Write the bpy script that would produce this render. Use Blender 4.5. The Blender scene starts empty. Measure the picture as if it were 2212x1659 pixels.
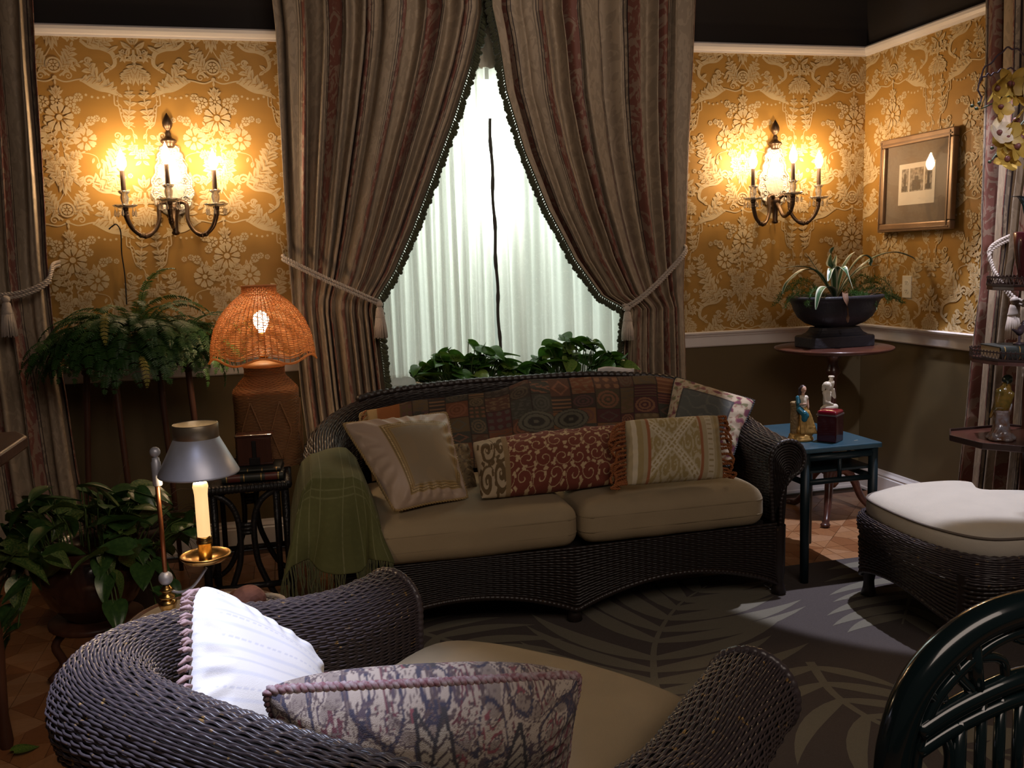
import bpy, bmesh, math, random
import numpy as np
from mathutils import Matrix, Vector
PI = math.pi
random.seed(7)
rng = np.random.default_rng(7)
SC = bpy.context.scene
COL = SC.collection

# ------------------------------------------------------------------ camera
CAM_F = 1987.3            # focal length in pixels of the 2212-wide frame
cam_data = bpy.data.cameras.new('camera')
cam_data.sensor_fit = 'HORIZONTAL'
cam_data.sensor_width = 36.0
cam_data.lens = CAM_F / 2212.0 * 36.0
cam_data.clip_start = 0.05
cam_data.clip_end = 60
cam = bpy.data.objects.new('camera', cam_data)
COL.objects.link(cam)
_f = Vector((0.24170629, 0.96092967, -0.13487862))
_r = Vector((0.96825624, -0.24796866, -0.03148628))
_u = Vector((0.06370177, 0.12298663, 0.99036174))
cam.matrix_world = Matrix(((_r.x, _u.x, -_f.x, 0.0), (_r.y, _u.y, -_f.y, 0.0), (_r.z, _u.z, -_f.z, 1.35), (0, 0, 0, 1)))
SC.camera = cam

# ------------------------------------------------------------------ view, world
SC.view_settings.view_transform = 'Standard'
SC.view_settings.look = 'None'
SC.view_settings.gamma = 1.0
SC.view_settings.use_curve_mapping = False
SC.view_settings.exposure = 0.0
world = bpy.data.worlds.new('world')
SC.world = world
world.use_nodes = True
world.node_tree.nodes['Background'].inputs[0].default_value = (1.0, 0.86, 0.74, 1)
world.node_tree.nodes['Background'].inputs[1].default_value = 0.02
try:
    SC.cycles.max_bounces = 4
    SC.cycles.diffuse_bounces = 2
    SC.cycles.glossy_bounces = 2
    SC.cycles.transmission_bounces = 4
    SC.cycles.transparent_max_bounces = 8
    SC.cycles.use_adaptive_sampling = True
    SC.cycles.adaptive_threshold = 0.05
    SC.cycles.caustics_reflective = False
    SC.cycles.caustics_refractive = False
    SC.cycles.sample_clamp_indirect = 4.0
    SC.cycles.use_denoising = True
except Exception:
    pass


def light(name, kind, loc, energy, color, target=None, **kw):
    d = bpy.data.lights.new(name, kind)
    d.energy = energy
    d.color = color
    for k, v in kw.items():
        setattr(d, k, v)
    o = bpy.data.objects.new(name, d)
    COL.objects.link(o)
    o.location = loc
    if target is not None:
        o.rotation_euler = (Vector(target) - Vector(loc)).to_track_quat('-Z', 'Y').to_euler()
    return o


COOL = (0.82, 0.83, 1.0)
# ceiling spotlights of the room (fixtures themselves are above the frame)
light('ceiling_spot_corner', 'SPOT', (2.62, 3.35, 3.1), 300, COOL, (2.62, 3.349, 0.0), spot_size=math.radians(39), spot_blend=0.10, shadow_soft_size=0.025)
light('ceiling_spot_armchair', 'SPOT', (-0.22, 1.50, 3.1), 500, (0.68, 0.74, 1.0), (-0.18, 1.70, 0.6), spot_size=math.radians(30), spot_blend=0.95, shadow_soft_size=0.03)
light('ceiling_spot_shelf', 'SPOT', (1.75, 0.9, 3.1), 190, COOL, (2.95, 3.1, 1.15), spot_size=math.radians(23), spot_blend=0.5, shadow_soft_size=0.05)
light('ceiling_spot_drapes', 'SPOT', (1.1, 2.5, 3.2), 26, (1.0, 0.82, 0.68), (1.1, 4.4, 1.75), spot_size=math.radians(80), spot_blend=0.9, shadow_soft_size=0.12)
# added soft fill for the unseen lamps in the part of the room behind the photographer
light('room_fill_light', 'AREA', (0.9, -0.6, 2.9), 34, (1.0, 0.82, 0.70), (1.0, 4.5, 1.3), shape='RECTANGLE', size=2.4, size_y=1.2)


# ------------------------------------------------------------------ materials
def new_mat(name):
    m = bpy.data.materials.new(name)
    m.use_nodes = True
    nt = m.node_tree
    return m, nt, nt.nodes, nt.links, nt.nodes['Principled BSDF']


def _n(nodes, t, **kw):
    n = nodes.new(t)
    for k, v in kw.items():
        setattr(n, k, v)
    return n


def mat(name, color, rough=0.6, metal=0.0, var=0.0, scale=20.0, bump=0.0, bscale=None, col2=None, spec=0.5, trans=0.0, ior=1.45,
        emit=None, estr=0.0, attr=None, sheen=0.0, coat=0.0, sub=0.0, stretch=None, coords='Object', rvar=0.0, alpha=1.0):
    """Principled material; noise mixes color with col2 (or a darker shade of color) by amount var."""
    m, nt, N, L, P = new_mat(name)
    c = tuple(color) + (1,) if len(color) == 3 else tuple(color)
    P.inputs['Base Color'].default_value = c
    P.inputs['Roughness'].default_value = rough
    P.inputs['Metallic'].default_value = metal
    P.inputs['Specular IOR Level'].default_value = spec
    P.inputs['IOR'].default_value = ior
    P.inputs['Transmission Weight'].default_value = trans
    P.inputs['Sheen Weight'].default_value = sheen
    P.inputs['Coat Weight'].default_value = coat
    P.inputs['Alpha'].default_value = alpha
    if sub:
        P.inputs['Subsurface Weight'].default_value = sub
        P.inputs['Subsurface Radius'].default_value = (0.02, 0.012, 0.008)
    if emit is not None:
        P.inputs['Emission Color'].default_value = tuple(emit) + (1,)
        P.inputs['Emission Strength'].default_value = estr
    src = None
    if attr:
        a = _n(N, 'ShaderNodeAttribute', attribute_name=attr)
        src = a.outputs['Color']
    if var or bump or rvar:
        tc = _n(N, 'ShaderNodeTexCoord')
        vec = tc.outputs[coords]
        if stretch:
            mp = _n(N, 'ShaderNodeMapping')
            mp.inputs['Scale'].default_value = stretch
            L.new(vec, mp.inputs['Vector'])
            vec = mp.outputs['Vector']
    if var:
        nz = _n(N, 'ShaderNodeTexNoise')
        nz.inputs['Scale'].default_value = scale
        nz.inputs["Detail"].default_value = 2
        L.new(vec, nz.inputs['Vector'])
        mx = _n(N, 'ShaderNodeMix', data_type='RGBA')
        rp = _n(N, 'ShaderNodeMapRange')
        rp.inputs['From Min'].default_value = 0.35
        rp.inputs['From Max'].default_value = 0.65
        rp.inputs['To Max'].default_value = var
        L.new(nz.outputs['Fac'], rp.inputs['Value'])
        L.new(rp.outputs['Result'], mx.inputs['Factor'])
        if src is not None:
            L.new(src, mx.inputs['A'])
            mx.inputs['B'].default_value = tuple(col2) + (1,) if col2 else (c[0] * .4, c[1] * .4, c[2] * .4, 1)
        else:
            mx.inputs['A'].default_value = c
            mx.inputs['B'].default_value = tuple(col2) + (1,) if col2 else (c[0] * .45, c[1] * .45, c[2] * .45, 1)
        src = mx.outputs['Result']
    if src is not None:
        L.new(src, P.inputs['Base Color'])
    if bump:
        nb = _n(N, 'ShaderNodeTexNoise')
        nb.inputs['Scale'].default_value = bscale or scale * 4
        nb.inputs["Detail"].default_value = 1
        L.new(vec, nb.inputs['Vector'])
        b = _n(N, 'ShaderNodeBump')
        b.inputs['Strength'].default_value = bump
        b.inputs['Distance'].default_value = 0.01
        L.new(nb.outputs['Fac'], b.inputs['Height'])
        L.new(b.outputs['Normal'], P.inputs['Normal'])
    return m


# ------------------------------------------------------------------ geometry
def tag(o, label=None, cat=None, group=None, kind=None):
    if label: o['label'] = label
    if cat: o['category'] = cat
    if group: o['group'] = group
    if kind: o['kind'] = kind
    return o


def thing(name, label, cat, loc=(0, 0, 0), rz=0.0, group=None, kind=None):
    o = bpy.data.objects.new(name, None)
    o.empty_display_size = 0.05
    COL.objects.link(o)
    o.location = loc
    o.rotation_euler = (0, 0, rz)
    return tag(o, label, cat, group, kind)


def copy_tree(o, parent=None):
    c = o.copy()
    COL.objects.link(c)
    c.parent = parent
    for ch in list(o.children):
        copy_tree(ch, c)
    return c


class G:
    """Collects vertices and faces; build() links them as ONE mesh object."""

    def __init__(self):
        self.v = []; self.f = []; self.n = 0; self.uv = {}; self.c = []; self.mi = []

    def add(self, verts, faces, uv=None, mi=0, col=None):
        verts = np.asarray(verts, dtype=float).reshape(-1, 3)
        b = self.n
        self.v.append(verts)
        self.n += len(verts)
        for q in faces:
            self.f.append(tuple(int(i) + b for i in q))
            self.mi.append(mi)
        self.uv[b] = uv
        if col is not None:
            self.c.append((b, np.asarray(col, dtype=float)))
        return self

    def box(self, c, s, rz=0.0, M=None):
        x, y, z = s[0] / 2, s[1] / 2, s[2] / 2
        p = np.array([(-x, -y, -z), (x, -y, -z), (x, y, -z), (-x, y, -z), (-x, -y, z), (x, -y, z), (x, y, z), (-x, y, z)], float)
        if M is not None:
            p = xf(p, M)
        elif rz:
            p = xf(p, Matrix.Rotation(rz, 4, 'Z'))
        p = p + np.asarray(c, float)
        return self.add(p, [(0, 3, 2, 1), (4, 5, 6, 7), (0, 1, 5, 4), (1, 2, 6, 5), (2, 3, 7, 6), (3, 0, 4, 7)])

    def grid(self, S, cu=False, cv=False, uv=None, col=None, mi=0, flip=False):
        """S: array [m,n,3]; cu closes the first index, cv the second."""
        S = np.asarray(S, float)
        m, n = S.shape[:2]
        i = np.arange(m if cu else m - 1)[:, None]
        j = np.arange(n if cv else n - 1)[None, :]
        i2, j2 = (i + 1) % m, (j + 1) % n
        a = i * n + j; b = i2 * n + j; c = i2 * n + j2; d = i * n + j2
        F = np.stack(np.broadcast_arrays(a, b, c, d), -1).reshape(-1, 4)
        if flip:
            F = F[:, ::-1]
        return self.add(S.reshape(-1, 3), F.tolist(), uv=None if uv is None else np.asarray(uv).reshape(-1, 2), mi=mi,
                        col=None if col is None else np.asarray(col).reshape(-1, 3))

    def tube(self, path, r, n=8, closed=False, caps=True, flat=1.0, up=(0, 0, 1)):
        P = np.asarray(path, float)
        m = len(P)
        r = np.broadcast_to(np.asarray(r, float), (m,))
        T = np.roll(P, -1, 0) - np.roll(P, 1, 0) if closed else np.gradient(P, axis=0)
        T /= np.linalg.norm(T, axis=1)[:, None] + 1e-12
        up = np.asarray(up, float)
        if abs(T[0] @ up) > 0.95:
            up = np.array([1.0, 0, 0]) if abs(T[0][0]) < 0.9 else np.array([0, 1.0, 0])
        A = np.zeros_like(P)
        a = np.cross(up, T[0]); a /= np.linalg.norm(a)
        for k in range(m):
            a = a - T[k] * (a @ T[k])
            a /= np.linalg.norm(a) + 1e-12
            A[k] = a
        B = np.cross(T, A)
        th = np.arange(n) / n * 2 * PI
        S = P[:, None, :] + r[:, None, None] * (np.cos(th)[None, :, None] * A[:, None, :] + flat * np.sin(th)[None, :, None] * B[:, None, :])
        b = self.n
        self.grid(S, cu=closed, cv=True, flip=False)
        if caps and not closed:
            self.f.append(tuple(b + k for k in range(n))); self.mi.append(0)
            self.f.append(tuple(b + (m - 1) * n + k for k in reversed(range(n)))); self.mi.append(0)
        return self

    def lathe(self, prof, n=24, c=(0, 0, 0), sx=1.0, sy=1.0, M=None, rot=0.0, lob=None):
        prof = np.asarray(prof, float)
        th = np.arange(n) / n * 2 * PI + rot
        k = np.ones(n) if lob is None else lob(th)
        S = np.zeros((len(prof), n, 3))
        S[..., 0] = prof[:, 0:1] * np.cos(th) * sx * k
        S[..., 1] = prof[:, 0:1] * np.sin(th) * sy * k
        S[..., 2] = prof[:, 1:2]
        S = S.reshape(-1, 3)
        if M is not None:
            S = xf(S, M)
        S = S + np.asarray(c, float)
        return self.grid(S.reshape(len(prof), n, 3), cv=True)

    def ball(self, c, r, n=12, m=8, M=None):
        r = np.broadcast_to(np.asarray(r, float), (3,))
        ph = np.linspace(0.001, PI - 0.001, m)
        th = np.arange(n) / n * 2 * PI
        S = np.stack([np.sin(ph)[:, None] * np.cos(th) * r[0], np.sin(ph)[:, None] * np.sin(th) * r[1], -np.cos(ph)[:, None] * np.ones(n) * r[2]], -1)
        S = S.reshape(-1, 3)
        if M is not None:
            S = xf(S, M)
        return self.grid((S + np.asarray(c, float)).reshape(m, n, 3), cv=True)

    def prism(self, outline, h, M=None, c=(0, 0, 0)):
        """outline: 2-D points in local x/y, extruded from z=0 to z=h."""
        o = np.asarray(outline, float)
        n = len(o)
        p = np.concatenate([np.c_[o, np.zeros(n)], np.c_[o, np.full(n, h)]])
        if M is not None:
            p = xf(p, M)
        p = p + np.asarray(c, float)
        F = [tuple(reversed(range(n))), tuple(range(n, 2 * n))]
        F += [(i, (i + 1) % n, n + (i + 1) % n, n + i) for i in range(n)]
        return self.add(p, F)

    def xform(self, M):
        self.v = [xf(v, M) for v in self.v]
        return self

    def mesh(self, name, smooth=True):
        me = bpy.data.meshes.new(name)
        V = np.concatenate(self.v) if self.v else np.zeros((0, 3))
        lens = np.fromiter((len(q) for q in self.f), dtype=np.int32, count=len(self.f))
        me.vertices.add(len(V))
        me.vertices.foreach_set('co', V.astype(np.float32).ravel())
        li = np.fromiter((i for q in self.f for i in q), dtype=np.int32, count=int(lens.sum()))
        me.loops.add(len(li))
        me.loops.foreach_set('vertex_index', li)
        me.polygons.add(len(self.f))
        st = np.zeros(len(lens), np.int32)
        st[1:] = np.cumsum(lens)[:-1]
        me.polygons.foreach_set('loop_start', st)
        if any(self.mi):
            me.polygons.foreach_set('material_index', np.array(self.mi, np.int32))
        me.update(calc_edges=True)
        me.validate()
        me.polygons.foreach_set('use_smooth', np.full(len(me.polygons), bool(smooth)))
        if any(u is not None for u in self.uv.values()):
            U = np.zeros((len(V), 2))
            ks = sorted(self.uv)
            for b in ks:
                if self.uv[b] is not None:
                    U[b:b + len(self.uv[b])] = self.uv[b]
            ul = me.uv_layers.new(name='UVMap')
            lv = np.zeros(len(me.loops), np.int32)
            me.loops.foreach_get('vertex_index', lv)
            ul.data.foreach_set('uv', U[lv].astype(np.float32).ravel())
        if self.c:
            A = np.ones((len(V), 4), np.float32)
            for b, cc in self.c:
                A[b:b + len(cc), :3] = cc
            at = me.color_attributes.new('Col', 'FLOAT_COLOR', 'POINT')
            at.data.foreach_set('color', A.ravel())
        return me

    def build(self, name, material, parent=None, smooth=True, bevel=0.0, seg=2, loc=None, rot=None, kind=None, remesh=0.0, sm=0, thick=0.0, sub=0):
        me = self.mesh(name)
        o = bpy.data.objects.new(name, me)
        return finish(o, me, material, parent, smooth, bevel, seg, loc, rot, kind, remesh, sm, thick, sub)


def finish(o, me, material, parent=None, smooth=True, bevel=0.0, seg=2, loc=None, rot=None, kind=None, remesh=0.0, sm=0, thick=0.0, sub=0):
    COL.objects.link(o)
    for m_ in (material if isinstance(material, (list, tuple)) else [material]):
        me.materials.append(m_)
    if parent is not None:
        o.parent = parent
    if loc is not None:
        o.location = loc
    if rot is not None:
        o.rotation_euler = rot
    if len(me.polygons):
        me.polygons.foreach_set('use_smooth', np.full(len(me.polygons), bool(smooth)))
    if thick:
        md = o.modifiers.new('thickness', 'SOLIDIFY'); md.thickness = thick; md.offset = 0
    if remesh:
        md = o.modifiers.new('remesh', 'REMESH'); md.mode = 'VOXEL'; md.voxel_size = remesh; md.use_smooth_shade = True
    if sm:
        md = o.modifiers.new('smooth', 'SMOOTH'); md.iterations = sm; md.factor = 0.5
    if bevel:
        md = o.modifiers.new('bevel', 'BEVEL'); md.width = bevel; md.segments = seg; md.limit_method = 'ANGLE'; md.angle_limit = math.radians(35)
        if smooth:
            md2 = o.modifiers.new('wn', 'WEIGHTED_NORMAL')
    if sub:
        md = o.modifiers.new('subd', 'SUBSURF'); md.levels = sub; md.render_levels = sub
    if kind:
        o['kind'] = kind
    return o


def inst(src, name, parent, loc=(0, 0, 0), rot=(0, 0, 0), scale=(1, 1, 1), M=None):
    """A further object that shares the mesh of src."""
    o = bpy.data.objects.new(name, src if isinstance(src, bpy.types.Mesh) else src.data)
    COL.objects.link(o)
    o.parent = parent
    if M is not None:
        o.matrix_local = M
    else:
        o.location = loc
        o.rotation_euler = rot
        o.scale = scale
    return o


def xf(p, M):
    p = np.asarray(p, float)
    A = np.array(M)
    return p @ A[:3, :3].T + A[:3, 3]


def curve_pts(ctrl, n=40, closed=False):
    """Catmull-Rom through the control points (any dimension)."""
    c = np.asarray(ctrl, float)
    m = len(c)
    if closed:
        idx = lambda i: c[i % m]
        segs = m
    else:
        ext = np.concatenate([[2 * c[0] - c[1]], c, [2 * c[-1] - c[-2]]])
        idx = lambda i: ext[i + 1]
        segs = m - 1
    out = []
    ts = np.linspace(0, segs, n, endpoint=not closed)
    for t in ts:
        i = min(int(t), segs - 1)
        u = t - i
        p0, p1, p2, p3 = idx(i - 1), idx(i), idx(i + 1), idx(i + 2)
        out.append(0.5 * ((2 * p1) + (-p0 + p2) * u + (2 * p0 - 5 * p1 + 4 * p2 - p3) * u * u + (-p0 + 3 * p1 - 3 * p2 + p3) * u ** 3))
    return np.array(out)


def interp(x, xp, fp):
    return np.interp(x, xp, fp)


def TR(x=0, y=0, z=0): return Matrix.Translation((x, y, z))
def RX(a): return Matrix.Rotation(a, 4, 'X')
def RY(a): return Matrix.Rotation(a, 4, 'Y')
def RZ(a): return Matrix.Rotation(a, 4, 'Z')
def SCL(x, y=None, z=None): return Matrix.Diagonal((x, x if y is None else y, x if z is None else z, 1))


def frame_to(p, d, up=(0, 0, 1)):
    """Matrix whose local z axis points along d at p."""
    z = Vector(d).normalized()
    u = Vector(up)
    if abs(z.dot(u)) > 0.98:
        u = Vector((1, 0, 0))
    x = u.cross(z).normalized()
    y = z.cross(x)
    return Matrix(((x.x, y.x, z.x, p[0]), (x.y, y.y, z.y, p[1]), (x.z, y.z, z.z, p[2]), (0, 0, 0, 1)))

# ================================================================== ROOM
YW, XR = 4.509, 3.161                       # back wall plane, right wall plane
Z_BASE, Z_RAIL0, Z_RAIL, Z_TRIM0, Z_TRIM = 0.139, 0.850, 0.932, 2.367, 2.415
CEIL = 3.35
XL, YF = -2.2, 0.3                          # how far the room is modelled
WX0, WX1, WZ0, WZ1 = 0.46, 1.96, 0.74, 2.28  # window opening

M_dark = mat('dark_paint', (0.020, 0.015, 0.013), 0.8)
M_paper = mat('wallpaper_ground', (0.40, 0.212, 0.045), 0.55, var=0.18, scale=3, spec=0.35, stretch=(1, 1, 4))
M_print = mat('wallpaper_print', (0.60, 0.455, 0.25), 0.5, var=0.12, scale=30, spec=0.4)
M_wains = mat('olive_paint', (0.115, 0.080, 0.034), 0.6, var=0.15, scale=5)
M_white = mat('white_gloss_paint', (0.78, 0.72, 0.68), 0.35, var=0.06, scale=8)
M_floorbase = mat('floor_base', (0.05, 0.025, 0.012), 0.7)


def quad_wall(name, P00, U, V, w, h, material, hole=None, parent=None, thick=0.0):
    """Rectangle at P00 spanned by unit vectors U, V; hole=(u0,u1,v0,v1)."""
    P00, U, V = map(lambda a: np.asarray(a, float), (P00, U, V))
    us, vs = [0, w], [0, h]
    if hole:
        us = [0, hole[0], hole[1], w]; vs = [0, hole[2], hole[3], h]
    g = G()
    for i in range(len(us) - 1):
        for j in range(len(vs) - 1):
            if hole and i == 1 and j == 1:
                continue
            q = [P00 + U * a + V * b for a, b in ((us[i], vs[j]), (us[i + 1], vs[j]), (us[i + 1], vs[j + 1]), (us[i], vs[j + 1]))]
            g.add(q, [(0, 1, 2, 3)])
    o = g.build(name, material, parent, smooth=False)
    return o


wall_back = quad_wall('wall_back', (XL, YW, 0), (1, 0, 0), (0, 0, 1), XR - XL, CEIL, M_dark, hole=(WX0 - XL, WX1 - XL, WZ0, WZ1))
wall_right = quad_wall('wall_right', (XR, YW, 0), (0, -1, 0), (0, 0, 1), YW - YF, CEIL, M_dark)
wall_left = quad_wall('wall_left', (XL, YF, 0), (0, 1, 0), (0, 0, 1), YW - YF, CEIL, M_dark)
for o in (wall_back, wall_right, wall_left):
    tag(o, kind='structure')
floor = quad_wall('floor', (XL, YF - 3.0, -0.012), (1, 0, 0), (0, 1, 0), XR - XL, YW - YF + 3.0, M_floorbase)
tag(floor, kind='structure')
ceiling = quad_wall('ceiling', (XL, YW, CEIL), (1, 0, 0), (0, -1, 0), XR - XL, YW - YF, M_dark)
tag(ceiling, kind='structure')
e = 0.002
quad_wall('wallpaper', (XL, YW - e, Z_RAIL), (1, 0, 0), (0, 0, 1), XR - XL, Z_TRIM0 - Z_RAIL, M_paper, hole=(WX0 - XL, WX1 - XL, 0.0001, WZ1 - Z_RAIL), parent=wall_back)
quad_wall('wallpaper', (XR - e, YW, Z_RAIL), (0, -1, 0), (0, 0, 1), YW - YF, Z_TRIM0 - Z_RAIL, M_paper, parent=wall_right)
quad_wall('wainscot', (XL, YW - e, 0), (1, 0, 0), (0, 0, 1), XR - XL, Z_RAIL0, M_wains, hole=(WX0 - XL, WX1 - XL, WZ0, Z_RAIL0 - 0.0001), parent=wall_back)
quad_wall('wainscot', (XR - e, YW, 0), (0, -1, 0), (0, 0, 1), YW - YF, Z_RAIL0, M_wains, parent=wall_right)


def sweep(name, prof, A, B, nrm, material, kind='structure', parent=None):
    """prof: (out, z) outline swept from A to B (xy), out measured along nrm."""
    g = G()
    n = len(prof)
    S = np.zeros((2, n, 3))
    for k, P in enumerate((A, B)):
        for i, (o_, z) in enumerate(prof):
            S[k, i] = (P[0] + nrm[0] * o_, P[1] + nrm[1] * o_, z)
    g.grid(S, cv=True)
    g.f.append(tuple(range(n))); g.mi.append(0)
    g.f.append(tuple(range(2 * n - 1, n - 1, -1))); g.mi.append(0)
    o = g.build(name, material, parent, smooth=False)
    if parent is None:
        tag(o, kind=kind)
    return o


PIC = [(0, Z_TRIM0), (.012, Z_TRIM0), (.014, Z_TRIM0 + .008), (.022, Z_TRIM0 + .012), (.03, Z_TRIM0 + .026), (.032, Z_TRIM - .008), (.026, Z_TRIM), (0, Z_TRIM)]
RAIL = [(0, Z_RAIL0), (.010, Z_RAIL0), (.014, Z_RAIL0 + .006), (.014, Z_RAIL0 + .052), (.020, Z_RAIL0 + .056), (.022, Z_RAIL0 + .064), (.034, Z_RAIL0 + .070), (.036, Z_RAIL - .004), (.030, Z_RAIL), (0, Z_RAIL)]
BASE = [(0, 0), (.022, 0), (.022, .012), (.016, .018), (.016, .098), (.012, .104), (.014, .112), (.008, .126), (.006, Z_BASE), (0, Z_BASE)]
sweep('trim_1', PIC, (XL, YW), (XR, YW), (0, -1), M_white)
sweep('trim_2', PIC, (XR, YW), (XR, YF), (-1, 0), M_white)
sweep('trim_3', RAIL, (XL, YW), (WX0, YW), (0, -1), M_white)
sweep('trim_4', RAIL, (WX1, YW), (XR, YW), (0, -1), M_white)
sweep('trim_5', RAIL, (XR, YW), (XR, YF), (-1, 0), M_white)
sweep('baseboard_back', BASE, (XL, YW), (XR, YW), (0, -1), M_white)
sweep('baseboard_right', BASE, (XR, YW), (XR, YF), (-1, 0), M_white)


# ------------------------------------------------------------------ damask print of the wallpaper
class Pat:
    def __init__(self):
        self.polys = []
        self.veins = []

    def poly(self, p): self.polys.append(np.asarray(p, float))

    def leaf(self, a, b, w, bend=0.0):
        a, b = np.asarray(a, float), np.asarray(b, float)
        d = b - a
        n = np.array([-d[1], d[0]])
        pts = []
        for t, k in ((0, 0.12), (.25, .75), (.5, 1.), (.75, .7), (1, 0)):
            pts.append((t, k))
        L = [a + d * t + n * bend * 4 * t * (1 - t) for t, k in pts]
        nn = n / (np.linalg.norm(n) + 1e-9)
        left = [p + nn * w / 2 * k for p, (t, k) in zip(L, pts)]
        right = [p - nn * w / 2 * k for p, (t, k) in zip(L, pts)][:-1]
        self.poly(left + right[::-1])
        if w > .011:
            self.veins.append(np.array([L[0] + nn * w * .05, L[2] + nn * w * .045, L[3] + d * .02, L[2] - nn * w * .045, L[0] - nn * w * .05]))
            for s_ in (1, -1):
                self.veins.append(np.array([L[1], L[2] + nn * s_ * w * .30 + d * .06, L[1] + d * .05]))

    def stroke(self, pts, w0, w1, n=14, wm=None):
        c = curve_pts(pts, n)
        t = np.linspace(0, 1, n)
        w = interp(t, [0, 1], [w0, w1]) if wm is None else interp(t, [0, .5, 1], [w0, wm, w1])
        T = np.gradient(c, axis=0)
        T /= np.linalg.norm(T, axis=1)[:, None] + 1e-9
        Nn = np.c_[-T[:, 1], T[:, 0]]
        a, b = c + Nn * w[:, None] / 2, c - Nn * w[:, None] / 2
        for k in range(n - 1):
            self.poly([a[k], a[k + 1], b[k + 1], b[k]])
        return c, Nn

    def frond(self, pts, w0, w1, lobes=6, size=.03, sides=(1, -1), fwd=.55):
        c, Nn = self.stroke(pts, w0, w1, 16)
        m = len(c)
        for s in sides:
            for k in range(lobes):
                t = (k + .4) / lobes
                i = min(int(t * (m - 1)), m - 2)
                T = c[i + 1] - c[i]
                T = T / (np.linalg.norm(T) + 1e-9)
                ln = size * (.55 + .9 * math.sin(PI * (t * .8 + .15)))
                d = T * fwd + Nn[i] * s * .8
                self.leaf(c[i] - Nn[i] * s * .002, c[i] + d * ln, ln * .5, bend=-.12 * s)
        i = m - 1
        T = c[i] - c[i - 1]
        T = T / (np.linalg.norm(T) + 1e-9)
        self.leaf(c[i], c[i] + T * size * .9, size * .4)

    def volute(self, c, r, turns=1.5, start=0.0, sgn=1, w=.008):
        th = np.linspace(0, turns * 2 * PI, 22)
        rad = r * (1 - .85 * th / th[-1])
        p = np.c_[c[0] + rad * np.cos(start + sgn * th), c[1] + rad * np.sin(start + sgn * th)]
        T = np.gradient(p, axis=0); T /= np.linalg.norm(T, axis=1)[:, None]
        Nn = np.c_[-T[:, 1], T[:, 0]]
        ww = np.linspace(w, w * .35, len(p))[:, None]
        for k in range(len(p) - 1):
            self.poly([p[k] + Nn[k] * ww[k] / 2, p[k + 1] + Nn[k + 1] * ww[k + 1] / 2, p[k + 1] - Nn[k + 1] * ww[k + 1] / 2, p[k] - Nn[k] * ww[k] / 2])
        self.disc((c[0] + rad[-1] * np.cos(start + sgn * th[-1]), c[1] + rad[-1] * np.sin(start + sgn * th[-1])), w * .5)

    def disc(self, c, r, n=10):
        a = np.arange(n) / n * 2 * PI
        self.poly(np.c_[c[0] + r * np.cos(a), c[1] + r * np.sin(a)])

    def ring(self, c, r0, r1, n=20):
        a = np.arange(n + 1) / n * 2 * PI
        for k in range(n):
            self.poly([(c[0] + r * math.cos(t), c[1] + r * math.sin(t)) for r, t in ((r0, a[k]), (r1, a[k]), (r1, a[k + 1]), (r0, a[k + 1]))])

    def flower(self, c, R, n=8, rot=0.0, squash=1.0):
        for k in range(n):
            a = rot + k / n * 2 * PI
            d = np.array([math.cos(a), math.sin(a) * squash])
            q = np.array([-math.sin(a), math.cos(a) * squash])
            c_ = np.asarray(c, float)
            hw = R * math.tan(PI / n) * .86
            self.poly([c_ + d * R * .30, c_ + d * R * .62 + q * hw * .62, c_ + d * R * .88 + q * hw * .78, c_ + d * R * 1.0 + q * hw * .3,
                       c_ + d * R * .93, c_ + d * R * 1.0 - q * hw * .3, c_ + d * R * .88 - q * hw * .78, c_ + d * R * .62 - q * hw * .62])
        self.disc(c, R * .22)
        for k in range(n if R > .03 else 0):
            a = rot + k / n * 2 * PI
            d = np.array([math.cos(a), math.sin(a) * squash]); q = np.array([-math.sin(a), math.cos(a) * squash]); c_ = np.asarray(c, float)
            self.veins.append(np.array([c_ + d * R * .42 + q * R * .012, c_ + d * R * .78, c_ + d * R * .42 - q * R * .012]))

    def mirror(self, ax=0.0):
        self.polys += [np.c_[2 * ax - p[:, 0], p[:, 1]][::-1] for p in list(self.polys)]
        self.veins += [np.c_[2 * ax - p[:, 0], p[:, 1]][::-1] for p in list(self.veins)]
        return self


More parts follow.
